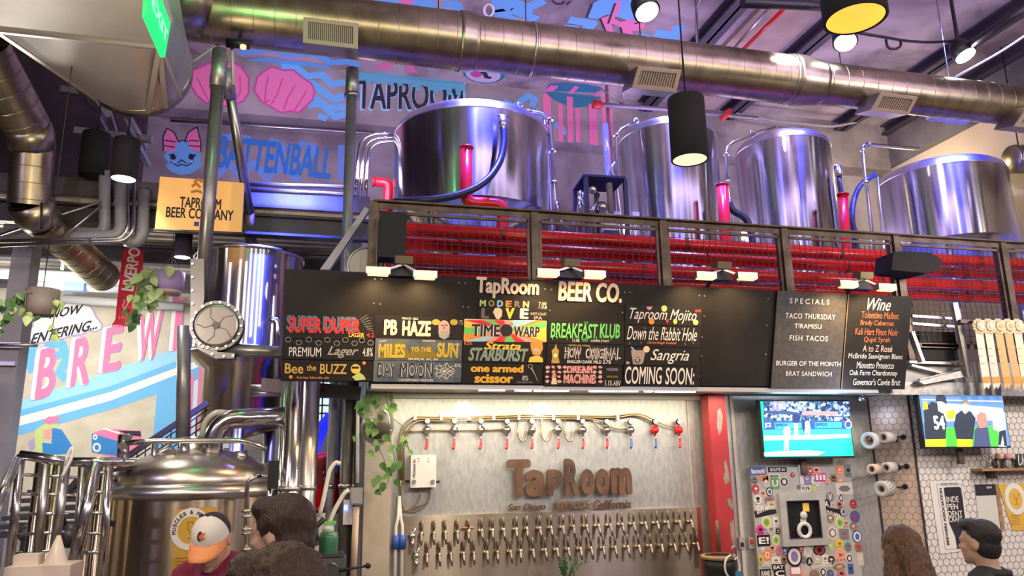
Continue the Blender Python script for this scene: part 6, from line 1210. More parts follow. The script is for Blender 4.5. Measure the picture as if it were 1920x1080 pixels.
# drop pipes and conduit bundle
for k, (lab, pts, r_) in enumerate((('left fat grey pipe of the bundle turning down and left', [(196, 320), (197, 425, 6.3), (190, 438, 6.3), (10, 430, 6.3)], .045), ('middle fat grey pipe of the bundle', [(228, 345), (228, 430, 6.2), (218, 442, 6.2), (170, 445, 6.2), (0, 440, 6.2)], .05), ('right fat grey pipe of the bundle with a rounded foot', [(270, 360), (268, 440, 6.1), (255, 455, 6.1), (235, 452, 6.1)], .045), ('first thin conduit curving out of the bundle', [(240, 340), (240, 430, 6.0), (225, 448, 6.0), (0, 452, 6.0)], .014), ('second thin conduit curving out of the bundle', [(252, 340), (250, 434, 6.0), (232, 452, 6.0), (0, 460, 6.0)], .014))):
    tubepx('drop_pipe', lab, 'pipe', pts, r_, pvc if r_ > .03 else satin, 6.2, 'pipe bundle left of the orange sign', .12)
for k, (x0, y0, x1, y1, r_, m, yy, lab) in enumerate(((0, 383, 200, 392, .03, pvc, 6.4, 'grey pipe crossing above the far-left duct elbow'), (0, 512, 230, 524, .055, pvc, 7.8, 'fat grey-blue pipe crossing under the deck, far left'), (60, 532, 230, 540, .06, pvc, 8.2, 'lower fat grey-blue pipe with a blue label under the deck'), (0, 480, 360, 496, .04, satin, 8.4, 'thin silver pipe under the deck behind the scarf'), (120, 560, 345, 576, .05, mat('white_beam', (.62, .62, .62), .4), 9.2, 'pale pipe along the top of the lettered wall mural'))):
    tag((MB() if k == 0 else MB().bar(at((x0+x1)/2, (y0+y1)/2, yy), Vector((at((x0+x1)/2, (y0+y1)/2, yy).x, yy, LD+.03)), .03, .01)).tube([at(x0, y0, yy), at(x1, y1, yy)], r_, 12).build('under_deck_pipe', m), lab, 'pipe', 'pipes under the left deck')
tag(MB().box(at(142, 538, 8.12), (.17, .1, .09)).build('pipe_label_box', mat('label_blue', (.12, .25, .6), .5)), 'small blue box clipped to the lower grey-blue pipe', 'box')
for lab, pts in (('diagonal tie rod at the far left', [(0, 440), (190, 378)]), ('pair-mate tie rod lower at the far left', [(100, 460), (190, 385)])): tubepx('tie_rod', lab, 'rod', pts, .01, satin, 6.1)
for lab, x, y0, y1 in (('thin hanger rod in front of the far-left duct', 78, 380, 430),): tubepx('hanger_rod', lab, 'rod', [(x, y0), (x, y1)], .008, blk, 5.6)
# joists between the duct fitting and the sign (steel bars running away)
for k, (p0, p1, r_, lab) in enumerate((((118, 110), (198, 245), .022, 'leftmost slanting bar beyond the big duct fitting'), ((150, 150), (205, 230), .03, 'second slanting bar beyond the big duct fitting'), ((190, 170), (218, 258), .018, 'third slanting bar beyond the big duct fitting'), ((212, 190), (278, 310), .02, 'fourth slanting bar beyond the big duct fitting'), ((228, 200), (272, 275), .02, 'rightmost slanting bar beyond the big duct fitting'))):
    tag(MB().bar(at(*p0, 6.0), at(*p1, 8.2), .05, .05).build('slanting_bar', satin), lab, 'bar', 'bars beyond the duct fitting')
for k, (x0, y0, x1, y1, lab) in enumerate(((115, 168, 212, 182, 'upper cross bar beyond the big duct fitting'), (140, 245, 285, 262, 'lower cross bar beyond the big duct fitting'))): tag(MB().bar(at(x0, y0, 7.2), at(x1, y1, 7.2), .06, .06).build('cross_bar', satin), lab, 'bar', 'cross bars beyond the duct fitting')
# orange sign
OY = 5.75; of = Frame((0, OY, 4), (1, 0, 0), (0, 0, 1)); SQ = [(300, 331), (457, 343), (452, 436), (290, 430)]
t = thing('orange_sign', 'orange glowing hanging sign with black lettering and a small blue flag', 'sign', at(375, 432, OY))
orm = noisy('sign_orange', (.90, .50, .16), (.92, .40, .12), 1.2, .4)
b_ = orm.node_tree.nodes['Principled BSDF']; orm.node_tree.links.new(orm.node_tree.nodes['Color Ramp'].outputs[0], b_.inputs['Emission Color']); b_.inputs['Emission Strength'].default_value = .30
part(t, 'panel', orm, lambda b: b.prism([of.px(*q) for q in SQ], (0, .06, 0)))
part(t, 'lower_edge', iron, lambda b: b.tube([of.px(288, 431), of.px(453, 438)], .012, 8))
def ol(b): write(b, of, 'TAPROOM', of.rect(337, 371, 415, 391), .003, .025); write(b, of, 'BEER COMPANY', of.rect(311, 391, 438, 411), .003, .025)
part(t, 'lettering', BLKP, ol); part(t, 'flag', flat('flag_blue', (.05, .05, .45)), lambda b: of.slab(b, of.rect(364, 416, 373, 424), .002, .001))
part(t, 'crest', mat('crest_rust', (.62, .22, .05), .5), lambda b: [of.stroke(b, q, .02, .003) for q in ([(360, 350), (368, 344), (376, 352)], [(364, 342), (372, 336), (380, 342)], [(358, 360), (370, 358), (382, 362)])])
part(t, 'hanger', iron, lambda b: [b.bar(of.px(x, y+8)+Vector((0, .05, 0)), Vector((of.px(x, y).x, 6.34, LD+.1)), .02, .02) for x, y in ((320, 334), (440, 343))])
# grain conveyor: riser tubes and disc housing
GY = 5.25
cv = thing('grain_conveyor', 'steel tube conveyor with a round windowed drum housing, left of the menu board', 'conveyor', at(405, 640, GY))
tube_m = noisy('conveyor_grey', (.24, .235, .23), (.34, .33, .32), 5, .35, .7)
part(cv, 'riser_tube', tube_m, lambda b: b.tube([at(374, 600, GY), at(413, 105, GY)], .045, 18))
part(cv, 'riser_sleeve', galv, lambda b: b.tube([at(408, 165, GY), at(414, 95, GY)], .055, 18))
part(cv, 'return_tube', tube_m, lambda b: b.tube([at(405, 655, GY), at(560, 662, GY)], .042, 18))
dc = at(408, 613, GY-.02)
part(cv, 'drum_housing', mat('housing_steel', (.16, .155, .17), .35, .8), lambda b: (b.disc(dc, .165, .11, (0, 1, 0), 40), b.prism([at(*q, GY-.07) for q in ((357, 485), (383, 485), (383, 560), (372, 612), (408, 660), (440, 662), (440, 672), (405, 672), (372, 655), (357, 620))], (0, .11, 0))))
part(cv, 'drum_window', noisy('smoky_window', (.42, .38, .36), (.52, .47, .45), 3, .25), lambda b: b.disc(dc+Vector((0, -.06, 0)), .128, .012, (0, 1, 0), 40))
part(cv, 'window_ring', satin, lambda b: b.lathe([(.126, -.075), (.142, -.072), (.142, -.055), (.126, -.055)], dc, (0, 1, 0), 40))
part(cv, 'hub', mat('hub_dark', (.10, .09, .10), .4), lambda b: b.disc(dc+Vector((0, -.07, 0)), .022, .02, (0, 1, 0), 18))
part(cv, 'spokes', mat('spoke_grey', (.36, .33, .32), .5), lambda b: [b.tube([dc+Vector((.02*math.cos(a_), -.067, .02*math.sin(a_))), dc+Vector((.07*math.cos(a_+.3), -.067, .07*math.sin(a_+.3))), dc+Vector((.118*math.cos(a_), -.067, .118*math.sin(a_)))], .004, 6) for a_ in (.6, 1.9, 3.1, 4.3, 5.6)])  # curved spokes on the window disc, slightly darker than it
part(cv, 'bolts', satin, lambda b: [b.disc(dc+Vector((.152*math.cos(k*.37), -.06, .152*math.sin(k*.37))), .009, .02, (0, 1, 0), 8) for k in range(17)]+[b.disc(at(x, y, GY-.075), .009, .02, (0, 1, 0), 8) for x, y in ((361, 495), (361, 520), (361, 545), (361, 570), (362, 600), (368, 632), (380, 650), (398, 664), (420, 668), (437, 667))])
t = tubepx('drop_tube', 'steel tube dropping below the drum housing', 'pipe', [(345, 612), (343, 820)], .045, noisy('post_grey', (.3, .3, .32), (.42, .42, .44)), 5.45)
t = thing('slanted_tube', 'slanted steel tube beside the conveyor riser, meeting the hopper tank', 'pipe', at(474, 410, 6.0)); part(t, 'tube', satin, lambda b: b.tube([at(424, 130, 5.6), at(468, 400, 6.3)], .038, 16)); part(t, 'spout', mat('spout_brown', (.24, .20, .22), .4, .6), lambda b: b.tube([at(468, 395, 6.3), at(470, 475, 6.6)], [.045, .055], 16)); part(t, 'joint', galv, lambda b: b.tube([at(424, 128, 5.6), at(432, 185, 5.72)], .048, 16))
tag(MB().tube([at(435, 85, 5.5), at(437, 160, 5.5)], .012, 8).tube([at(340, 130, 5.7), at(422, 75, 5.7)], .01, 8).build('white_strut', white_p), 'thin pale struts below the left end of the spiral duct', 'strut')
p = at(447, 82, 5.45); t = thing('small_downlight', 'small dark downlight with an amber lens under the left end of the duct', 'light', p); part(t, 'body', blk, lambda b: b.tube([at(424, 80, 5.45), at(468, 84, 5.45)], .035, 12)); part(t, 'stem', blk, lambda b: b.tube([p, p+Vector((0, .16, .20))], .014, 8)); part(t, 'lens', mat('amber_lens', (1, .5, .15), .4, emit=3), lambda b: b.disc(at(456, 88, 5.42), .022, .02))
# hopper tank
hx, hy, hr = upright(358, 566, 560, 6.7); h = thing('hopper_tank', 'blue-lit steel hopper tank behind the conveyor drum, left of the menu board', 'tank', (hx, hy, 0)); ztp = at(460, 464, hy-hr).z; zbt = at(460, 655, hy-hr).z
part(h, 'shell', steel, lambda b: b.lathe([(hr, zbt), (hr, (zbt+ztp)/2), (hr, ztp)], (hx, hy, 0), n=64)); part(h, 'lid', steel2, lambda b: b.lathe([(hr, ztp), (hr+.012, ztp), (hr+.012, ztp+.03), (hr*.6, ztp+.05), (0, ztp+.06)], (hx, hy, 0), n=64)); part(h, 'base_band', satin, lambda b: b.lathe([(hr+.002, zbt), (hr+.012, zbt), (hr+.012, zbt+.04), (hr+.002, zbt+.04)], (hx, hy, 0), n=64))
hr2 = hr*.70; zb2 = at(460, 800, hy-hr2).z
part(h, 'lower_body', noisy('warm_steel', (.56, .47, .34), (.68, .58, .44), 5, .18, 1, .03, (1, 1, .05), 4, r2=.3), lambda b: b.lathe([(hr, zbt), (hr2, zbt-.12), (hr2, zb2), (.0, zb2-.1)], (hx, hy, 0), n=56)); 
for k in range(3): a_ = .6+k*2.09; part(h, 'leg', satin, lambda b: b.tube([(hx+hr2*.9*math.cos(a_), hy+hr2*.9*math.sin(a_), 0), (hx+hr2*.9*math.cos(a_), hy+hr2*.9*math.sin(a_), zb2+.1)], .05, 12))
part(h, 'side_pipe', steel2, lambda b: b.bend([at(505, 600, hy-hr-.06), at(520, 600, hy-hr-.06), at(520, 720, hy-hr-.06)], .03, .06))
# scarf
SY = 6.75; sfm = Frame((0, SY, 3), (1, 0, 0), (0, 0, 1)); t = thing('red_scarf', 'red supporters scarf hanging with pale lettering, left of the purple pot', 'scarf', at(240, 470, SY))
Sc = [(231, 466), (269, 467), (266, 530), (257, 580), (251, 612), (210, 608), (216, 600), (222, 540)]
part(t, 'cloth', noisy('scarf_red', (.60, .02, .05), (.70, .03, .07), 30, .9), lambda b: b.prism([sfm.px(*q) for q in Sc], (0, .012, 0)))
def scw(b):
    p0, p1 = sfm.uv(236, 545), sfm.uv(262, 466); 
    v0 = Vector((p1[0]-p0[0], p1[1]-p0[1])); L_ = v0.length; u_ = Vector((v0.x/L_*.35, 0, 1)).normalized(); ff = Frame(sfm.pt(p0, .002), u_, u_.cross(Vector((0, 1, 0)))); ff.n = sfm.n.copy(); ff.v = Vector((-1, 0, .12)).normalized(); write(b, ff, 'LIVERPO', (.0, -.06, L_, .035), .002, .03)
part(t, 'hanging_loop', wire_m, lambda b: b.tube([sfm.px(250, 467), Vector((sfm.px(250, 467).x, SY, LD+.03))], .005, 6)); part(t, 'lettering', WHT, scw); part(t, 'badge', PNK2, lambda b: ([sfm.stroke(b, q, .010, .002) for q in ([(229, 590), (233, 580), (230, 572), (234, 566), (232, 562)], [(234, 580), (240, 568), (246, 562)], [(233, 582), (238, 590)])], write(b, sfm, 'LFC', sfm.rect(223, 592, 238, 598), .002, .0)))
part(t, 'fringe', REDP, lambda b: [sfm.stroke(b, [(212+k*4, 608), (211+k*4, 613)], .008, .0) for k in range(10)])
# purple pot with trailing plant
HY = 6.45; pc = at(318, 530, HY); t = thing('hanging_planter', 'lilac hanging bowl with a pale green trailing plant beside the red scarf', 'plant', pc)
part(t, 'bowl', mat('lilac_pot', (.42, .32, .62), .5), lambda b: b.lathe([(0, -.085), (.08, -.08), (.11, -.035), (.113, .085), (.098, .085), (.094, .0), (0, -.02)], pc, n=28)); part(t, 'saucer', mat('saucer_tan', (.55, .42, .36), .6), lambda b: b.lathe([(.0, -.105), (.085, -.098), (.10, -.07), (.085, -.07), (0, -.08)], pc, n=24))
part(t, 'chain', wire_m, lambda b: [b.tube([pc+Vector((dx, dy, .07)), pc+Vector((0, 0, .25)), Vector((pc.x, pc.y, LD+.03))], .003, 5) for dx, dy in ((-.08, 0), (.08, 0), (0, .08))])
PL = [(252, 530), (258, 545), (262, 555), (268, 540), (275, 520), (280, 508), (288, 505), (272, 552), (282, 545), (290, 535), (285, 520), (295, 548), (300, 540), (292, 556), (278, 560), (270, 565), (265, 515), (300, 505), (310, 500), (318, 498), (246, 552), (262, 530), (275, 535), (288, 562), (300, 520), (255, 565), (282, 532), (294, 515), (305, 552), (250, 600), (255, 590), (262, 585)]
random.seed(4); part(t, 'leaves', leaflt, lambda b: scatter(b, PL, .10, 4, HY-.08, .08)); part(t, 'dark_leaves', leafd, lambda b: scatter(b, [(266, 548), (284, 552), (290, 525), (246, 592), (252, 605), (258, 580), (244, 580), (262, 595), (275, 570)], .085, 9, HY-.1, .08)); part(t, 'vines', mat('vine', (.2, .3, .1)), lambda b: [b.tube([at(x, y, HY-.06) for x, y in q], .004, 6) for q in ([(315, 508), (290, 505), (265, 530), (252, 560)], [(310, 508), (285, 530), (262, 575), (250, 605)])])
# far-left hanging plant
pc = at(78, 568, 4.6); t = thing('hanging_planter', 'brown-grey hanging pot with sparse drooping vines at the far left', 'plant', pc)
part(t, 'bowl', mat('brown_pot', (.20, .17, .17), .6), lambda b: b.lathe([(0, -.075), (.07, -.07), (.085, -.02), (.085, .075), (.07, .075), (.068, 0), (0, -.02)], pc, n=26)); part(t, 'wire', wire_m, lambda b: b.tube([pc+Vector((0, 0, .07)), Vector((pc.x, pc.y, CEIL))], .003, 5))
part(t, 'vines', mat('vine'  , (.2, .3, .1)), lambda b: [b.tube([at(x, y, 4.5) for x, y in q], .003, 6) for q in ([(60, 548), (48, 545), (48, 590)], [(95, 548), (104, 560), (102, 590), (96, 630)], [(52, 548), (30, 548), (25, 590)])])
part(t, 'leaves', leaflt, lambda b: scatter(b, [(50, 585), (52, 592), (46, 578), (108, 570), (105, 580), (98, 620), (96, 630), (101, 610), (104, 562), (26, 575)], .05, 5, 4.5)); part(t, 'dark_leaves', leafd, lambda b: scatter(b, [(28, 552), (34, 548), (40, 552), (22, 560), (15, 565), (5, 572), (10, 590), (2, 600), (18, 600), (76, 592), (8, 620), (12, 575), (0, 560), (30, 562)], .055, 6, 4.5, .07))
# pale column at the far left
t = thing('pale_column', 'lilac-grey square column with a clamp at the far left', 'column', (at(55, 800, 6.6).x, 6.6, 0)); xm = at(26, 620, 6.6).x
part(t, 'shaft', noisy('column_lilac', (.34, .33, .40), (.46, .45, .52), 2, .6), lambda b: b.box((xm, 6.65, LD/2), (.14, .2, LD))); zc = at(60, 648, 6.5).z; part(t, 'clamp', satin, lambda b: (b.box((xm, 6.52, zc), (.20, .06, .04)), b.tube([(xm-.12, 6.48, zc), (xm+.22, 6.48, zc)], .012, 8), b.box((xm-.02, 6.53, zc-.14), (.18, .05, .03))))

# ================================================================== LEFT SIDE: BREWHOUSE
vx, vy, vr = upright(188, 517, 1000, 5.35); zr = at(352, 926, vy-vr).z
v = thing('mash_vessel', 'big domed steel brewing vessel behind the man in the white cap', 'tank', (vx, vy, 0))
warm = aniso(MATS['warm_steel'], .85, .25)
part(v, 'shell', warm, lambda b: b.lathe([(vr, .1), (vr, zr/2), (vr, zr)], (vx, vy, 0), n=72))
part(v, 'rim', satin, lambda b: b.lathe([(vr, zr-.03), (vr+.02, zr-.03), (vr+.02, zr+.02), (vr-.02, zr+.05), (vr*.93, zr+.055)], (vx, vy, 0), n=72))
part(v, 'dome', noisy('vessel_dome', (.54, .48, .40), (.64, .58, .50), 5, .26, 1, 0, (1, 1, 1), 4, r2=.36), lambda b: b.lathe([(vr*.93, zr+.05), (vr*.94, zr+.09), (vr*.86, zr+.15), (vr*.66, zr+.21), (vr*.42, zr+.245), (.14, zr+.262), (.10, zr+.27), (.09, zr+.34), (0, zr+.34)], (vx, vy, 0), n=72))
part(v, 'spray_arm', steel2, lambda b: (b.bend([at(235, 830, vy-.2), at(300, 827, vy-.2), at(460, 826, vy-.2), at(500, 842, vy-.2)], .018, .08), b.bend([at(170, 866, vy-.1), at(240, 866, vy-.1), at(300, 866, vy-.1)], .028, .06), b.tube([at(232, 815, vy-.1), at(230, 880, vy-.1)], .035, 12)))
part(v, 'hatch_gear', satin, lambda b: [b.tube([at(x, y, vy-.15), at(x+dx, y+dy, vy-.15)], r_, 10) for x, y, dx, dy, r_ in ((290, 830, 0, 60, .02), (320, 835, -40, 30, .016), (345, 828, 4, 40, .03), (382, 828, 0, 34, .022), (408, 840, 0, 22, .03), (452, 845, 0, 20, .04), (270, 890, 40, -12, .018), (215, 900, 60, -6, .015), (300, 880, 12, -20, .05), (262, 870, 40, 4, .02))]+[b.disc(at(x, y, vy-.25), r_, .05, (0, 1, .2), 16) for x, y, r_ in ((205, 898, .03), (305, 878, .03), (320, 848, .025), (240, 820, .02), (505, 878, .035), (230, 835, .022))])
part(v, 'black_handle', blk, lambda b: (b.bar(at(210, 882, vy-.3), at(258, 876, vy-.3), .04, .02), b.box(at(513, 890, vy-.55), (.06, .06, .16)), b.bar(at(472, 962, vy-.6), at(505, 945, vy-.6), .02, .015), b.bar(at(200, 980, vy-.5), at(214, 982, vy-.5), .03, .03)))
part(v, 'level_pipe', steel2, lambda b: (b.bend([at(462, 1090, vy-vr-.04), at(463, 905, vy-vr-.04), at(478, 893, vy-vr-.04), at(508, 892, vy-vr+.05)], .014, .07), b.tube([at(508, 900, vy-vr), at(500, 975, vy-vr)], .016, 10)))
part(v, 'tri_clamps', satin, lambda b: [b.disc(at(462, y, vy-vr-.04), .028, .014, (0, 0, 1), 16) for y in (958, 968, 992, 1000, 1030)]+[b.tube([at(452, 1040, vy-vr-.04), at(490, 1038, vy-vr-.04)], .016, 8)])
vp_ = Frame((0, vy-vr-.01, 1), (1, 0, 0), (0, 0, 1))
t = thing('coaster_poster', 'amber poster with a white ring badge, on the brewing vessel behind the capped man', 'poster', vp_.px(365, 1070)); XY = [(331, 956), (409, 949), (400, 1082), (322, 1080)]
part(t, 'sheet', mat('poster_amber', (.62, .36, .06), .45), lambda b: b.prism([vp_.px(*q, .012) for q in XY], vp_.n*.004)); bgd = part(t, 'badge', pr_, lambda b: vp_.spot(b, 358, 991, .105, .115, .018, 36)); part(bgd, 'badge_centre', mat('badge_gold', (.66, .40, .06), .5), lambda b: vp_.spot(b, 358, 993, .068, .074, .0195, 30)); part(bgd, 'glass_outline', MATS['ink_brown'], lambda b: [vp_.stroke(b, q, .005, .021) for q in ([(353, 978), (354, 993), (359, 998), (363, 993), (364, 978), (353, 978)], [(359, 998), (358, 1008)], [(353, 1009), (363, 1009)])])
def ringtext(b):
    s_ = 'MUSCLES & MIMOSAS'; c = Vector(vp_.uv(358, 992))
    for k, ch in enumerate(s_):
        if ch == ' ': continue
        th = math.pi*(1.06-k/(len(s_)-1)*1.12); p = c+Vector((math.cos(th), math.sin(th)*1.08))*.087; u_ = vp_.u*math.sin(th)-vp_.v*math.cos(th); w_ = vp_.u*math.cos(th)+vp_.v*math.sin(th)
        ff = Frame(vp_.pt(p, .0205), u_, w_); ff.n = vp_.n.copy(); write(b, ff, ch, (-.008, -.011, .008, .011), 0, .02)
part(bgd, 'lettering', BLKP, ringtext); part(t, 'print_lines', MATS['ink_brown'], lambda b: [vp_.stroke(b, [(330, y), (362, y-1)], .006, .018) for y in (1046, 1052, 1058, 1064)]+[vp_.stroke(b, [(364, 1040), (372, 1020), (395, 1005)], .005, .018)])
# elbow pipe, columns
tubepx('vapour_pipe', 'thick polished steel pipe bending right from the brewing vessel', 'pipe', [(396, 860, 5.2), (400, 815, 5.2), (425, 786, 5.2), (545, 780, 5.2)], .062, steel2, 5.2, None, .22, 20)
tubepx('thin_arc_hose', 'clear arched hose left of the thick polished pipe', 'hose', [(378, 830), (384, 790), (405, 772), (428, 775)], .02, mat('hose_clear', (.6, .58, .5), .2), 5.3, None, .15)
for lab, x0, x1, r_, m, yy in (('bright polished steel column left of the gap behind the bar', 540, 535, .058, steel2, 5.15), ('satin steel column beside the bright one', 572, 566, .065, satin, 5.3), ('dark upright pipe in the gap left of the bar', 646, 641, .038, mat('pipe_dark', (.10, .095, .09), .4, .3), 5.5), ('grey upright pipe behind the red fire pump', 618, 612, .03, pvc, 5.6), ('second dark upright pipe close to the pilaster', 660, 656, .022, mat('pipe_dark', (.1, .1, .1)), 5.55), ('slim steel pipe left of the bright polished column', 522, 516, .02, steel2, 5.2)):
    a_, b2 = at(x0, 725, yy), at(x1, 1080, yy); a_.z = 2.45; t = thing('steel_column', lab, 'pipe', (b2.x, yy, 0), 'uprights left of the bar'); part(t, 'tube', m, lambda b: b.tube([(b2.x, yy, 0), (b2.x, yy, 2.45)], r_, 20)); part(t, 'bands', satin, lambda b: [b.tube([(b2.x, yy, z), (b2.x, yy, z+.03)], r_+.008, 20) for z in (.6, 1.45, 2.2)])
tag(MB().bar(at(490, 722, 5.4), at(676, 738, 5.4), .07, .09).build('cross_beam', mat('beam_violet', (.20, .16, .20), .5)), 'dark violet beam under the left end of the menu board', 'beam')
tag(MB().tube([at(470, 728, 5.6), at(530, 726, 5.6)], .025, 10).tube([at(470, 737, 5.6), at(530, 738, 5.6)], .025, 10).build('pipe_pair', satin), 'pair of steel pipes behind the left edge of the menu board', 'pipe')
# lit window far behind the gap
wf_ = bpy.data.objects.new('window_1', None); COL.objects.link(wf_); wf_.location = at(600, 760, 9.46); struct(wf_); part(wf_, 'pane', mat('window_glow', (.55, .85, .95), .5, emit=1.0), lambda b: b.prism([at(*q, 9.48) for q in ((560, 690), (628, 690), (624, 790), (560, 790))], (0, .03, 0))); part(wf_, 'grid', iron, lambda b: [b.box(at(x, 740, 9.46), (.02, .02, .7)) for x in (575, 590, 605, 620)]+[b.box(at(594, y, 9.46), (.45, .02, .02)) for y in (700, 715, 730, 745, 760, 775)])
# red pump, blue beam, hoses
t = thing('fire_pump', 'red cylindrical fire pump in the gap left of the bar', 'pump', at(608, 940, 6.2)); part(t, 'body', red, lambda b: (b.tube([at(608, 862, 6.2), at(606, 948, 6.2)], [.10, .11], 20), b.ball(at(609, 860, 6.2), (.10, .10, .05), 16), b.disc(at(600, 955, 6.15), .15, .05, (0, 0, 1), 20), b.tube([at(606, 948, 6.2), Vector((at(606, 948, 6.2).x, 6.2, 0))], .07, 16))); part(t, 'flange', mat('red_dark', (.35, .012, .015), .35), lambda b: b.disc(at(612, 885, 6.1), .11, .03, (0, 1, 0), 20)); part(t, 'bolts', steel2, lambda b: [b.disc(at(614+8*math.cos(a_), 890+10*math.sin(a_), 6.08), .01, .02, (0, 1, 0), 8) for a_ in (0, 1.2, 2.4, 3.6, 4.8)])
tubepx('red_riser', 'tall red riser pipe behind the dark uprights', 'pipe', [(634, 740), (622, 960)], .05, red, 6.0)
tag(MB().bar(at(617, 775, 6.4), at(617, 775, 6.4)+(at(592, 850, 6.4)-at(617, 775, 6.4))*5.2, .09, .06).bar(at(617, 780, 6.4), at(597, 800, 6.4), .05, .05).build('blue_brace', mat('brace_blue', (.06, .10, .50), .45)), 'blue slanted brace behind the gap', 'brace')
for lab, q, r_ in (('white hose looping past the red pump', [(598, 970), (606, 940), (618, 880), (630, 866), (638, 870)], .014), ('second white hose curling lower by the green bottle', [(612, 995), (625, 960), (645, 925), (655, 918)], .014)): tubepx('white_hose', lab, 'hose', q, r_, white_p, 5.2, 'white hoses in the gap', .1)
p = at(616, 1020, 5.0); t = thing('green_bottle', 'green plastic bottle with a white cap above the dark grinder', 'bottle', p); part(t, 'body', mat('bottle_green', (.05, .20, .10), .3), lambda b: b.lathe([(0, -.11), (.055, -.11), (.058, .04), (.05, .07), (0, .075)], p, n=22)); part(t, 'cap', white_p, lambda b: b.disc(p+Vector((-.005, 0, .09)), .035, .04)); part(t, 'clip', GRN, lambda b: b.box(p+Vector((0, -.02, .125)), (.08, .03, .02)))
p = at(618, 1060, 4.9); t = thing('coffee_grinder', 'dark small machine with chrome top below the green bottle', 'machine', p); part(t, 'body', mat('machine_dark', (.10, .11, .10), .3), lambda b: b.box(p+Vector((0, 0, -.1)), (.19, .18, .30))); part(t, 'chrome_top', steel2, lambda b: (b.box(p+Vector((0, -.01, .065)), (.16, .16, .02)), b.disc(p+Vector((.0, -.10, -.02)), .05, .05, (0, 1, 0), 20))); part(t, 'lever', blk, lambda b: (b.tube([p+Vector((.05, -.1, -.02)), p+Vector((.21, -.1, -.0))], .008, 8), b.ball(p+Vector((.22, -.1, 0)), .018, 10)))
t = thing('spray_gun', 'black trigger spray gun hanging in front of the white wall board', 'spray gun', at(590, 1000, 4.9)); part(t, 'grip', blk, lambda b: (b.tube([at(588, 985, 4.9), at(592, 1023, 4.9)], [.028, .022], 12), b.tube([at(583, 993, 4.9), at(596, 985, 4.9), at(608, 972, 4.9)], .016, 10))); part(t, 'tip', satin, lambda b: b.tube([at(580, 992, 4.9), at(594, 986, 4.9)], .006, 8))
tag(MB().prism([at(*q, 5.35) for q in ((578, 965), (610, 962), (606, 1095), (572, 1095))], (0, .03, 0)).build('white_board', mat('board_white', (.74, .70, .66), .5)), 'white upright panel behind the black spray gun', 'panel')
# stainless stair rail
SRY = 4.3; t = thing('platform_railing', 'stainless stair and platform railing at the bottom left', 'railing', at(100, 1075, SRY)); 
rails = ([[(40, 852), (14, 1095)], [(180, 866), (132, 1095)], [(155, 875), (140, 1095)], [(205, 868), (190, 1095)]], [[(38, 852), (100, 862), (125, 866)], [(125, 866), (232, 866)]], [[(46, 890), (150, 896)], [(40, 926), (140, 929)], [(36, 964), (130, 963)], [(30, 1003), (122, 997)], [(28, 1043), (118, 1028)]], [[(86, 870), (70, 1050)], [(124, 868), (100, 1050)], [(165, 885), (215, 888)], [(160, 922), (210, 924)], [(155, 962), (205, 962)], [(150, 1000), (205, 1000)], [(150, 1035), (200, 1036)]])
for q in rails[0]: part(t, 'post', steel2, lambda b: b.tube([at(*z_, SRY) for z_ in q], .02 if q[0][0] != 180 else .032, 14))
part(t, 'handrail', steel2, lambda b: [b.tube([at(*z_, SRY) for z_ in q], .024, 14) for q in rails[1]]); part(t, 'slanted_handrail', steel2, lambda b: b.tube([at(30, 865, SRY-.2), at(-30, 1000, SRY-.9)], .024, 14)); part(t, 'crossbars', steel2, lambda b: [b.tube([at(*z_, SRY) for z_ in q], .008, 10) for q in rails[2]+rails[3][2:]]); part(t, 'mid_bars', satin, lambda b: [b.tube([at(*z_, SRY) for z_ in q], .022, 10) for q in rails[3][:2]])
tubepx('cable_loop', 'pale rope loop hanging on the platform handrail', 'rope', [(122, 872), (128, 850), (135, 838), (138, 845), (134, 860), (124, 880), (116, 895)], .008, white_p, SRY-.04, None, .06); 
p = at(62, 1062, 4.0); t = thing('white_valve_block', 'white valve block with a cone at the foot of the platform railing', 'valve', p); part(t, 'block', mat('warm_white', (.72, .62, .52), .4), lambda b: (b.box(p+Vector((.05, 0, -.08)), (.26, .2, .18)), b.box(p+Vector((-.02, 0, .03)), (.1, .08, .05)))); part(t, 'cone', mat('warm_white'  , (.7, .6, .5)), lambda b: b.lathe([(.05, .0), (.008, .12), (0, .12)], p+Vector((.09, 0, .01)), n=20)); part(t, 'drum_lid', mat('lid_grey2', (.3, .29, .28), .3), lambda b: b.disc(p+Vector((.02, -.15, -.06)), .12, .04))
t = thing('stair_flight', 'dark metal stair flight behind the platform railing', 'stairs', at(110, 1000, 6.0))
part(t, 'stringer', mat('stair_dark', (.05, .05, .07), .4), lambda b: (b.bar(at(50, 1010, 6.2), at(150, 900, 6.2), .14, .04), b.bar(at(60, 1060, 6.0), at(160, 985, 6.0), .14, .04), b.bar(at(230, 862, 6.3), at(390, 755, 6.3), .06, .04)))
part(t, 'treads', mat('tread_dark', (.08, .08, .10), .4), lambda b: [b.box(at(62+k*15, 1000-k*16, 6.3), (.5, .3, .03)) for k in range(6)])
part(t, 'stair_mesh', iron, lambda b: [b.tube([at(225+k*16, 868-k*11, 6.35), at(223+k*16, 930-k*11, 6.35)], .006, 6) for k in range(11)]+[b.tube([at(222, 880+j*13, 6.35), at(390, 768+j*13, 6.35)], .006, 6) for j in range(5)])
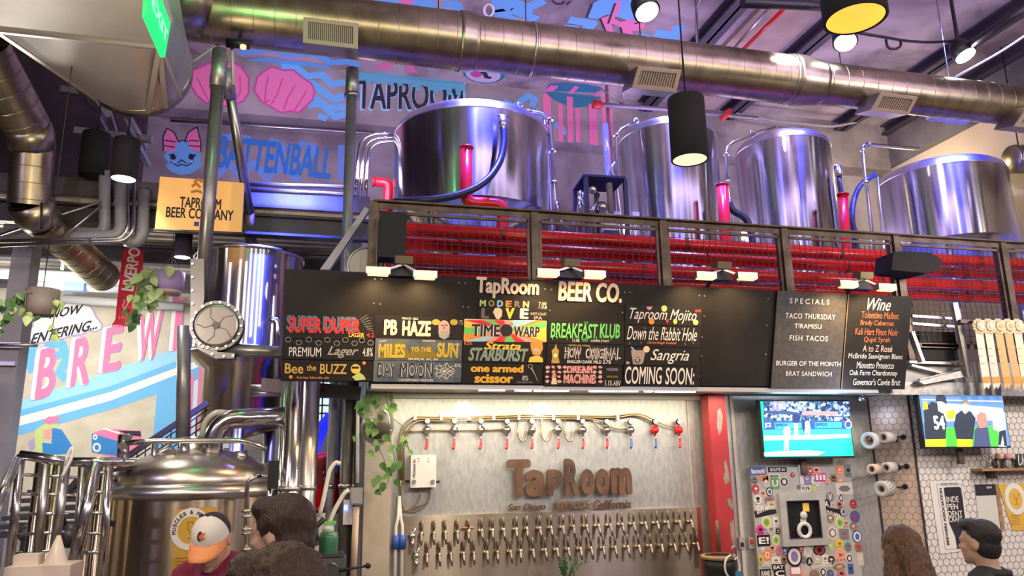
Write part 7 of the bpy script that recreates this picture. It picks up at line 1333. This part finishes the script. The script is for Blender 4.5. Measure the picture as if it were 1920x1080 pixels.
t = thing('valve_manifold', 'cluster of black valves and hoses behind the platform railing', 'valve', at(95, 950, 5.2)); part(t, 'valves', mat('valve_dark', (.06, .06, .07), .35), lambda b: [b.ball(at(x, y, 5.2), r_, 12) for x, y, r_ in ((95, 955, .06), (130, 1005, .07), (50, 1000, .05), (60, 1045, .06), (85, 985, .04))]+[b.bend([at(*q, 5.2) for q in ((45, 1050), (52, 1000), (90, 950), (105, 948), (120, 1000))], .03, .1)]); part(t, 'fittings', steel2, lambda b: [b.bend([at(*q, 5.1) for q in ((80, 980), (90, 945), (108, 950), (112, 985))], .02, .05), b.disc(at(98, 948, 5.05), .045, .03, (0, 1, 0), 16), b.disc(at(35, 1048, 5.0), .04, .02, (0, 1, 0), 16)])
for lab, x, yy, r_ in (('first brownish-steel pipe behind the platform railing', 75, 5.0, .034), ('second brownish-steel pipe behind the platform railing', 107, 5.05, .03), ('slim bright pipe between railing and brewing vessel', 193, 4.9, .02), ('pipe column right beside the brewing vessel', 172, 5.1, .035)): 
    P_ = at(x, 900, yy); tag(MB().tube([(P_.x, yy, 0), (P_.x, yy, P_.z+.12)], r_, 14).build('upright_pipe', warm), lab, 'pipe', 'upright pipes left of the vessel')

# ================================================================== PEOPLE
skin_m = noisy('skin', (.55, .33, .25), (.62, .40, .31), 8, .5)
def remeshed(b, name, m, parent, vox=.012, smooth=2, noise=0, nscale=.05):
    me = bpy.data.meshes.new(name); me.from_pydata([tuple(v) for v in b.v], [], b.f); me.update()
    bm = bmesh.new(); bm.from_mesh(me); bmesh.ops.remove_doubles(bm, verts=bm.verts, dist=1e-5); bmesh.ops.recalc_face_normals(bm, faces=bm.faces); bm.to_mesh(me); bm.free()
    o = bpy.data.objects.new('tmp', me); COL.objects.link(o)
    r = o.modifiers.new('r', 'REMESH'); r.mode = 'VOXEL'; r.voxel_size = vox; r.use_smooth_shade = True
    s = o.modifiers.new('s', 'SMOOTH'); s.iterations = smooth; s.factor = .5
    if noise:
        tx_ = bpy.data.textures.new('strand_noise', 'CLOUDS'); tx_.noise_scale = nscale
        d = o.modifiers.new('d', 'DISPLACE'); d.texture = tx_; d.strength = noise; d.mid_level = .5
    dg = bpy.context.evaluated_depsgraph_get(); me2 = bpy.data.meshes.new_from_object(o.evaluated_get(dg)); bpy.data.objects.remove(o); me2.name = name
    n = bpy.data.objects.new(name, me2); COL.objects.link(n); me2.materials.clear(); me2.materials.append(m); me2.polygons.foreach_set('use_smooth', [True]*len(me2.polygons)); n.parent = parent; return n
def hairmat(name, c1, c2, st=(60, 60, 3)): return noisy(name, c1, c2, 6, .45, 0, .5, st, 4)
def ell(b, c, r, M=None): return b.ball(c, r, 20, M)
def person(label, head_c, yaw, tilt, shirt, hair, drop=.21, fwd=0):
    """seated figure; local frame: -Y is where the figure faces, origin on the floor under the pelvis; head centre at head_c"""
    hz = head_c.z
    t = thing('person', label, 'person', (head_c.x, head_c.y, 0)); t.rotation_euler = (0, 0, yaw)
    b = MB(); H = Vector((0, 0, hz)); T_ = Matrix.Rotation(tilt, 3, 'X')
    hp = lambda x, y, z: H+Vector((0, -fwd, 0))+T_ @ Vector((x, y, z))
    ell(b, hp(0, .005, .03), (.076, .094, .092), T_); ell(b, hp(0, -.03, -.05), (.058, .065, .068), T_); ell(b, hp(0, -.075, -.098), (.026, .022, .018), T_)
    b.tube([hp(0, -.09, .012), hp(0, -.112, -.025), hp(0, -.098, -.036)], [.008, .014, .012], 10); ell(b, hp(0, -.083, .03), (.055, .016, .012), T_)
    for s in (-1, 1):
        ell(b, hp(s*.079, .008, -.008), (.010, .020, .032), T_); ell(b, hp(s*.03, -.082, .012), (.014, .012, .010), T_); ell(b, hp(s*.04, -.065, -.02), (.024, .022, .02), T_)
    ell(b, hp(0, -.092, -.062), (.024, .010, .008), T_)
    sh = hz-drop
    b.tube([hp(0, .03, -.03), hp(0, .03, -.03).lerp(Vector((0, .035, sh+.03)), .6), Vector((0, .035, sh+.01))], [.056, .058, .085], 16)
    def torso(q, g=0): q.tube([(0, .03, sh+.055), (0, .03, sh+.01), (0, .035, sh-.1), (0, .03, sh-.3), (0, .03, sh-.5), (0, .03, sh-.6)], [.07+g, .115+g, .135+g, .125+g, .14+g, .12+g], 20)
    def shoulders(q, g=0):
        q.tube([(-.19, .035, sh-.045), (-.1, .03, sh+.01), (0, .03, sh+.03), (.1, .03, sh+.01), (.19, .035, sh-.045)], [.062+g, .066+g, .07+g, .066+g, .062+g], 16)
        ell(q, Vector((0, .035, sh-.14)), (.19+g, .115+g, .19+g)); ell(q, Vector((0, .03, sh-.42)), (.165+g, .115+g, .22+g))
    def arms(q, g=0, fore=True):
        for s in (-1, 1):
            q.tube([(s*.2, .03, sh-.04), (s*.235, .0, sh-.18), (s*.24, -.03, sh-.31)], [.055+g, .048+g, .042+g], 12)
            if fore: q.tube([(s*.24, -.03, sh-.31), (s*.20, -.16, sh-.30), (s*.15, -.27, sh-.27)], [.042, .036, .026], 12)
    torso(b); shoulders(b); arms(b)
    for s in (-1, 1):
        w_ = Vector((s*.15, -.27, sh-.27)); ell(b, w_+Vector((-s*.02, -.05, .005)), (.036, .048, .016))
        for j, ln in enumerate((.06, .072, .068, .052)): p0 = w_+Vector((-s*.02+(j-1.5)*.021, -.085, .005)); b.tube([p0, p0+Vector((0, -ln*.6, -.004)), p0+Vector((0, -ln, -.022))], [.009, .009, .007], 8)
        b.tube([w_+Vector((-s*.045, -.03, .005)), w_+Vector((-s*.07, -.055, 0)), w_+Vector((-s*.07, -.085, -.005))], [.013, .011, .008], 8)
        b.tube([(s*.09, .03, sh-.55), (s*.11, -.2, sh-.57), (s*.12, -.40, sh-.60)], [.085, .075, .058], 14)
        kn = Vector((s*.12, -.40, sh-.60)); b.tube([kn, Vector((s*.12, -.38, max(kn.z*.55, .3))), Vector((s*.12, -.36, .08))], [.058, .055, .038], 12); b.tube([(s*.12, -.33, .045), (s*.12, -.45, .04), (s*.125, -.55, .03)], [.042, .042, .030], 12)
    body = remeshed(b, 'body', skin_m, t, .011, 3)
    q = MB(); torso(q, .014); shoulders(q, .014); arms(q, .014, False); remeshed(q, 'shirt', shirt, t, .013, 3)
    q = MB()
    for s in (-1, 1):
        q.tube([(s*.09, .04, sh-.55), (s*.11, -.2, sh-.57), (s*.12, -.40, sh-.60)], [.10, .088, .07], 14); q.tube([(s*.12, -.40, sh-.60), (s*.12, -.38, max((sh-.6)*.55, .3)), (s*.12, -.36, .12)], [.07, .066, .055], 12)
    ell(q, Vector((0, .04, sh-.56)), (.17, .14, .12)); remeshed(q, 'trousers', mat('dark_denim', (.03, .035, .06), .8), t, .014, 3)
    for s in (-1, 1): part(t, 'shoe', mat('shoe_dark', (.03, .03, .03), .5), lambda b: b.tube([Vector((s*.12, -.30, .05))+base_of(t), Vector((s*.12, -.42, .05))+base_of(t), Vector((s*.125, -.58, .035))+base_of(t)], [.048, .05, .035], 12))
    if hair: 
        q = MB(); hair(q, hp, T_, H, sh); return t, q, hp, T_, sh
    return t, None, hp, T_, sh
def stool(label, c, zt_):
    s = thing('bar_stool', label, 'stool', (c.x, c.y, 0), 'bar stools under the guests'); part(s, 'seat', mat('stool_wood', (.25, .14, .07), .5), lambda b: b.disc(Vector((c.x, c.y, zt_-.02)), .17, .04, n=28)); part(s, 'pole', satin, lambda b: b.tube([(c.x, c.y, .02), (c.x, c.y, zt_-.03)], .028, 12)); part(s, 'base', satin, lambda b: b.disc(Vector((c.x, c.y, .012)), .2, .024, n=28))
# --- man in the white and orange cap, facing us, head bowed
hc = at(411, 1012, 4.08); yw = -.28
t, _, hp, T_, sh = person('man in a maroon T-shirt and white cap with an orange brim, head bowed', hc, yw, .52, noisy('maroon_cloth', (.20, .02, .05), (.26, .03, .07), 20, .85), None, .155, .09)
q = MB(); n = 24
def capgeo(q, r=1.0, front=True):
    vs = []; rows = 7
    for i in range(rows+1):
        ph = i/rows*math.pi/2
        for k in range(n): th = 2*math.pi*k/n; vs.append(hp(.088*r*math.cos(ph)*math.cos(th), .012+.106*r*math.cos(ph)*math.sin(th), .035+.098*r*math.sin(ph)))
    fs = [(i*n+k, i*n+(k+1) % n, (i+1)*n+(k+1) % n, (i+1)*n+k) for i in range(rows) for k in range(n)]
    fs = [f for f in fs if (front == (sum(2*math.pi*((f[0] % n)+.5)/n for _ in (0,)) > math.pi*.97 and (f[0] % n+.5)/n*2*math.pi < math.pi*2.03))]
    q.add(vs, fs, True)
capgeo(q, 1.0, True); cap_f = q.build('cap_front', mat('cap_white', (.78, .74, .68), .8), t, True)
q = MB(); capgeo(q, 1.0, False); q.build('cap_back', mat('cap_black', (.03, .025, .03), .8), t, True)
q = MB(); vs = []
for i in range(5):
    for k in range(13):
        th = math.pi+math.pi*(k+.0)/12*.92+.12; ext = i/4; vs.append(hp(.086*math.cos(th), .012+.104*math.sin(th)-ext*.085*max(0, -math.sin(th))**.6, .038-ext*.024-.012*ext*abs(math.cos(th))*2))
fs = [(i*13+k, i*13+k+1, (i+1)*13+k+1, (i+1)*13+k) for i in range(4) for k in range(12)]
q.add(vs, fs, True); br = q.build('cap_brim', mat('cap_orange', (.85, .33, .12), .7), t, True); sd = br.modifiers.new('t', 'SOLIDIFY'); sd.thickness = .004
q = MB(); q.ball(hp(.0, .012, .134), .008, 8); q.build('cap_button', mat('cap_black', (0, 0, 0)), t, True)
q = MB()
def capspot(q, a0, z0, rx, rz, l, nn=16):
    vs = []
    for k in range(nn):
        a_ = 2*math.pi*k/nn; th = -math.pi/2+a0+rx*math.cos(a_); ph = z0+rz*math.sin(a_); vs.append(hp((.088+l)*math.cos(ph)*math.cos(th), .012+(.106+l)*math.cos(ph)*math.sin(th), .035+(.098+l)*math.sin(ph)))
    q.add(vs, [tuple(range(nn))])
capspot(q, -.10, .52, .15, .22, .003); q.build('emblem', mat('cap_black', (0, 0, 0)), t, True, label='dark oval emblem'); q = MB(); capspot(q, .0, .50, .13, .13, .005, 7); capspot(q, .14, .62, .12, .06, .006, 5); capspot(q, .12, .44, .12, .05, .006, 5); q.build('emblem_patch', mat('emblem_orange', (.75, .16, .04), .6), t, True, label='orange emblem patch')
q = MB(); fs_ = Frame(Vector((.02, -.098, sh-.1)), (1, 0, 0), (0, 0, 1)); fs_.n = Vector((0, -1, 0)); write(q, fs_, 'Taproom', (-.02, -.02, .12, .015), .008, .02, .3); q.build('shirt_lettering', WHT, t, True)
stool('bar stool under the man in the white cap', Vector((hc.x, hc.y+.03, 0)), sh-.66)
# --- dark haired person seen from behind, left
hc = at(527, 1004, 2.85); 
def hair1(q, hp, T_, H, sh):
    ell(q, hp(0, .022, .045), (.090, .105, .098), T_); ell(q, hp(0, .05, -.02), (.082, .072, .075), T_); ell(q, hp(0, -.05, .09), (.075, .05, .045), T_)
t, q, hp, T_, sh = person('person with short dark brown hair seen from behind, between the cap and the nearest head', hc, math.pi+1.05, .05, mat('navy_shirt', (.02, .022, .04), .85), hair1)
remeshed(q, 'hair', hairmat('hair_brown', (.022, .012, .008), (.075, .042, .028)), t, .009, 2, .012, .03); stool('bar stool under the person with short dark brown hair', hc, sh-.66)
# --- nearest head, only its crown in frame
hc = at(522, 1132, 2.05)
def hair2(q, hp, T_, H, sh):
    ell(q, hp(0, .015, .045), (.092, .108, .10), T_); ell(q, hp(0, .05, -.02), (.085, .075, .08), T_); ell(q, hp(.03, -.06, .085), (.07, .05, .045), T_)
t, q, hp, T_, sh = person('nearest person, only a tousled brown crown of hair in the picture', hc, -math.pi*.5-.35, .05, mat('grey_shirt', (.10, .10, .11), .85), hair2)
remeshed(q, 'hair', hairmat('hair_chestnut', (.03, .017, .011), (.10, .058, .036)), t, .008, 1, .02, .02); stool('bar stool under the nearest person', hc, sh-.66)
# --- woman with long hair, from behind
hc = at(1688, 1036, 3.55)
def hair3(q, hp, T_, H, sh):
    ell(q, hp(0, .02, .045), (.092, .108, .098), T_); ell(q, hp(0, .06, -.04), (.088, .07, .11), T_)
    q.tube([hp(0, .06, .02), Vector((0, .09, H.z-.14)), Vector((0, .13, H.z-.28)), Vector((.01, .14, H.z-.50))], [.085, .10, .125, .12], 18)
    for s in (-1, 1): q.tube([hp(s*.07, .02, .03), Vector((s*.105, .05, H.z-.12)), Vector((s*.15, .09, H.z-.24)), Vector((s*.16, .10, H.z-.42))], [.035, .045, .05, .035], 12)
t, q, hp, T_, sh = person('woman with long auburn hair seen from behind, left of the man in the dark collar', hc, math.pi+.02, .0, mat('dark_top', (.022, .018, .02), .85), hair3)
remeshed(q, 'hair', hairmat('hair_auburn', (.05, .025, .012), (.20, .095, .04), (30, 30, 1.5)), t, .009, 2, .014, .03); stool('bar stool under the woman with long auburn hair', hc, sh-.66)
# --- man at right, three-quarter from behind
hc = at(1836, 1020, 3.85)
def hair4(q, hp, T_, H, sh):
    ell(q, hp(0, .028, .055), (.082, .098, .088), T_); ell(q, hp(0, -.035, .105), (.074, .066, .038), T_); ell(q, hp(0, .046, -.01), (.077, .066, .085), T_)
t, q, hp, T_, sh = person('man with cropped black hair and dark collar looking left, far right', hc, math.pi+.40, .0, noisy('dark_shirt', (.015, .018, .022), (.03, .034, .04), 30, .85), hair4)
remeshed(q, 'hair', hairmat('hair_black', (.008, .008, .009), (.03, .028, .028)), t, .008, 3, .006, .02); stool('bar stool under the man with cropped black hair', hc, sh-.66)
q = MB(); q.tube([Vector((.095*math.cos(a_), .035+.095*math.sin(a_), sh+.05+.012*math.sin(a_))) for a_ in [k*math.pi/8 for k in range(16)]], .018, 8, closed=True); q.build('collar', MATS['dark_shirt'], t, True)

for o in [o for o in list(bpy.data.objects) if o.type == 'MESH' and o.parent and o.name.split('.')[0] in ('elbow', 'hatch_gear', 'frame_legs', 'seam_bands', 'crossbars', 'handrail', 'mid_bars', 'valves', 'slats', 'clamps', 'hanger_rods', 'bay_frame', 'joint_bands', 'tri_clamps', 'fittings', 'stand')]:
    new = {'elbow': 'elbow', 'hatch_gear': 'hatch_fitting', 'frame_legs': 'frame_leg', 'seam_bands': 'seam_band', 'crossbars': 'crossbar', 'mid_bars': 'mid_bar', 'valves': 'valve', 'slats': 'slat', 'clamps': 'clamp', 'hanger_rods': 'hanger_rod', 'joint_bands': 'joint_band', 'tri_clamps': 'clamp', 'fittings': 'fitting', 'stand': 'bracket'}.get(o.name.split('.')[0])
    if new: o.name = new
    explode(o)
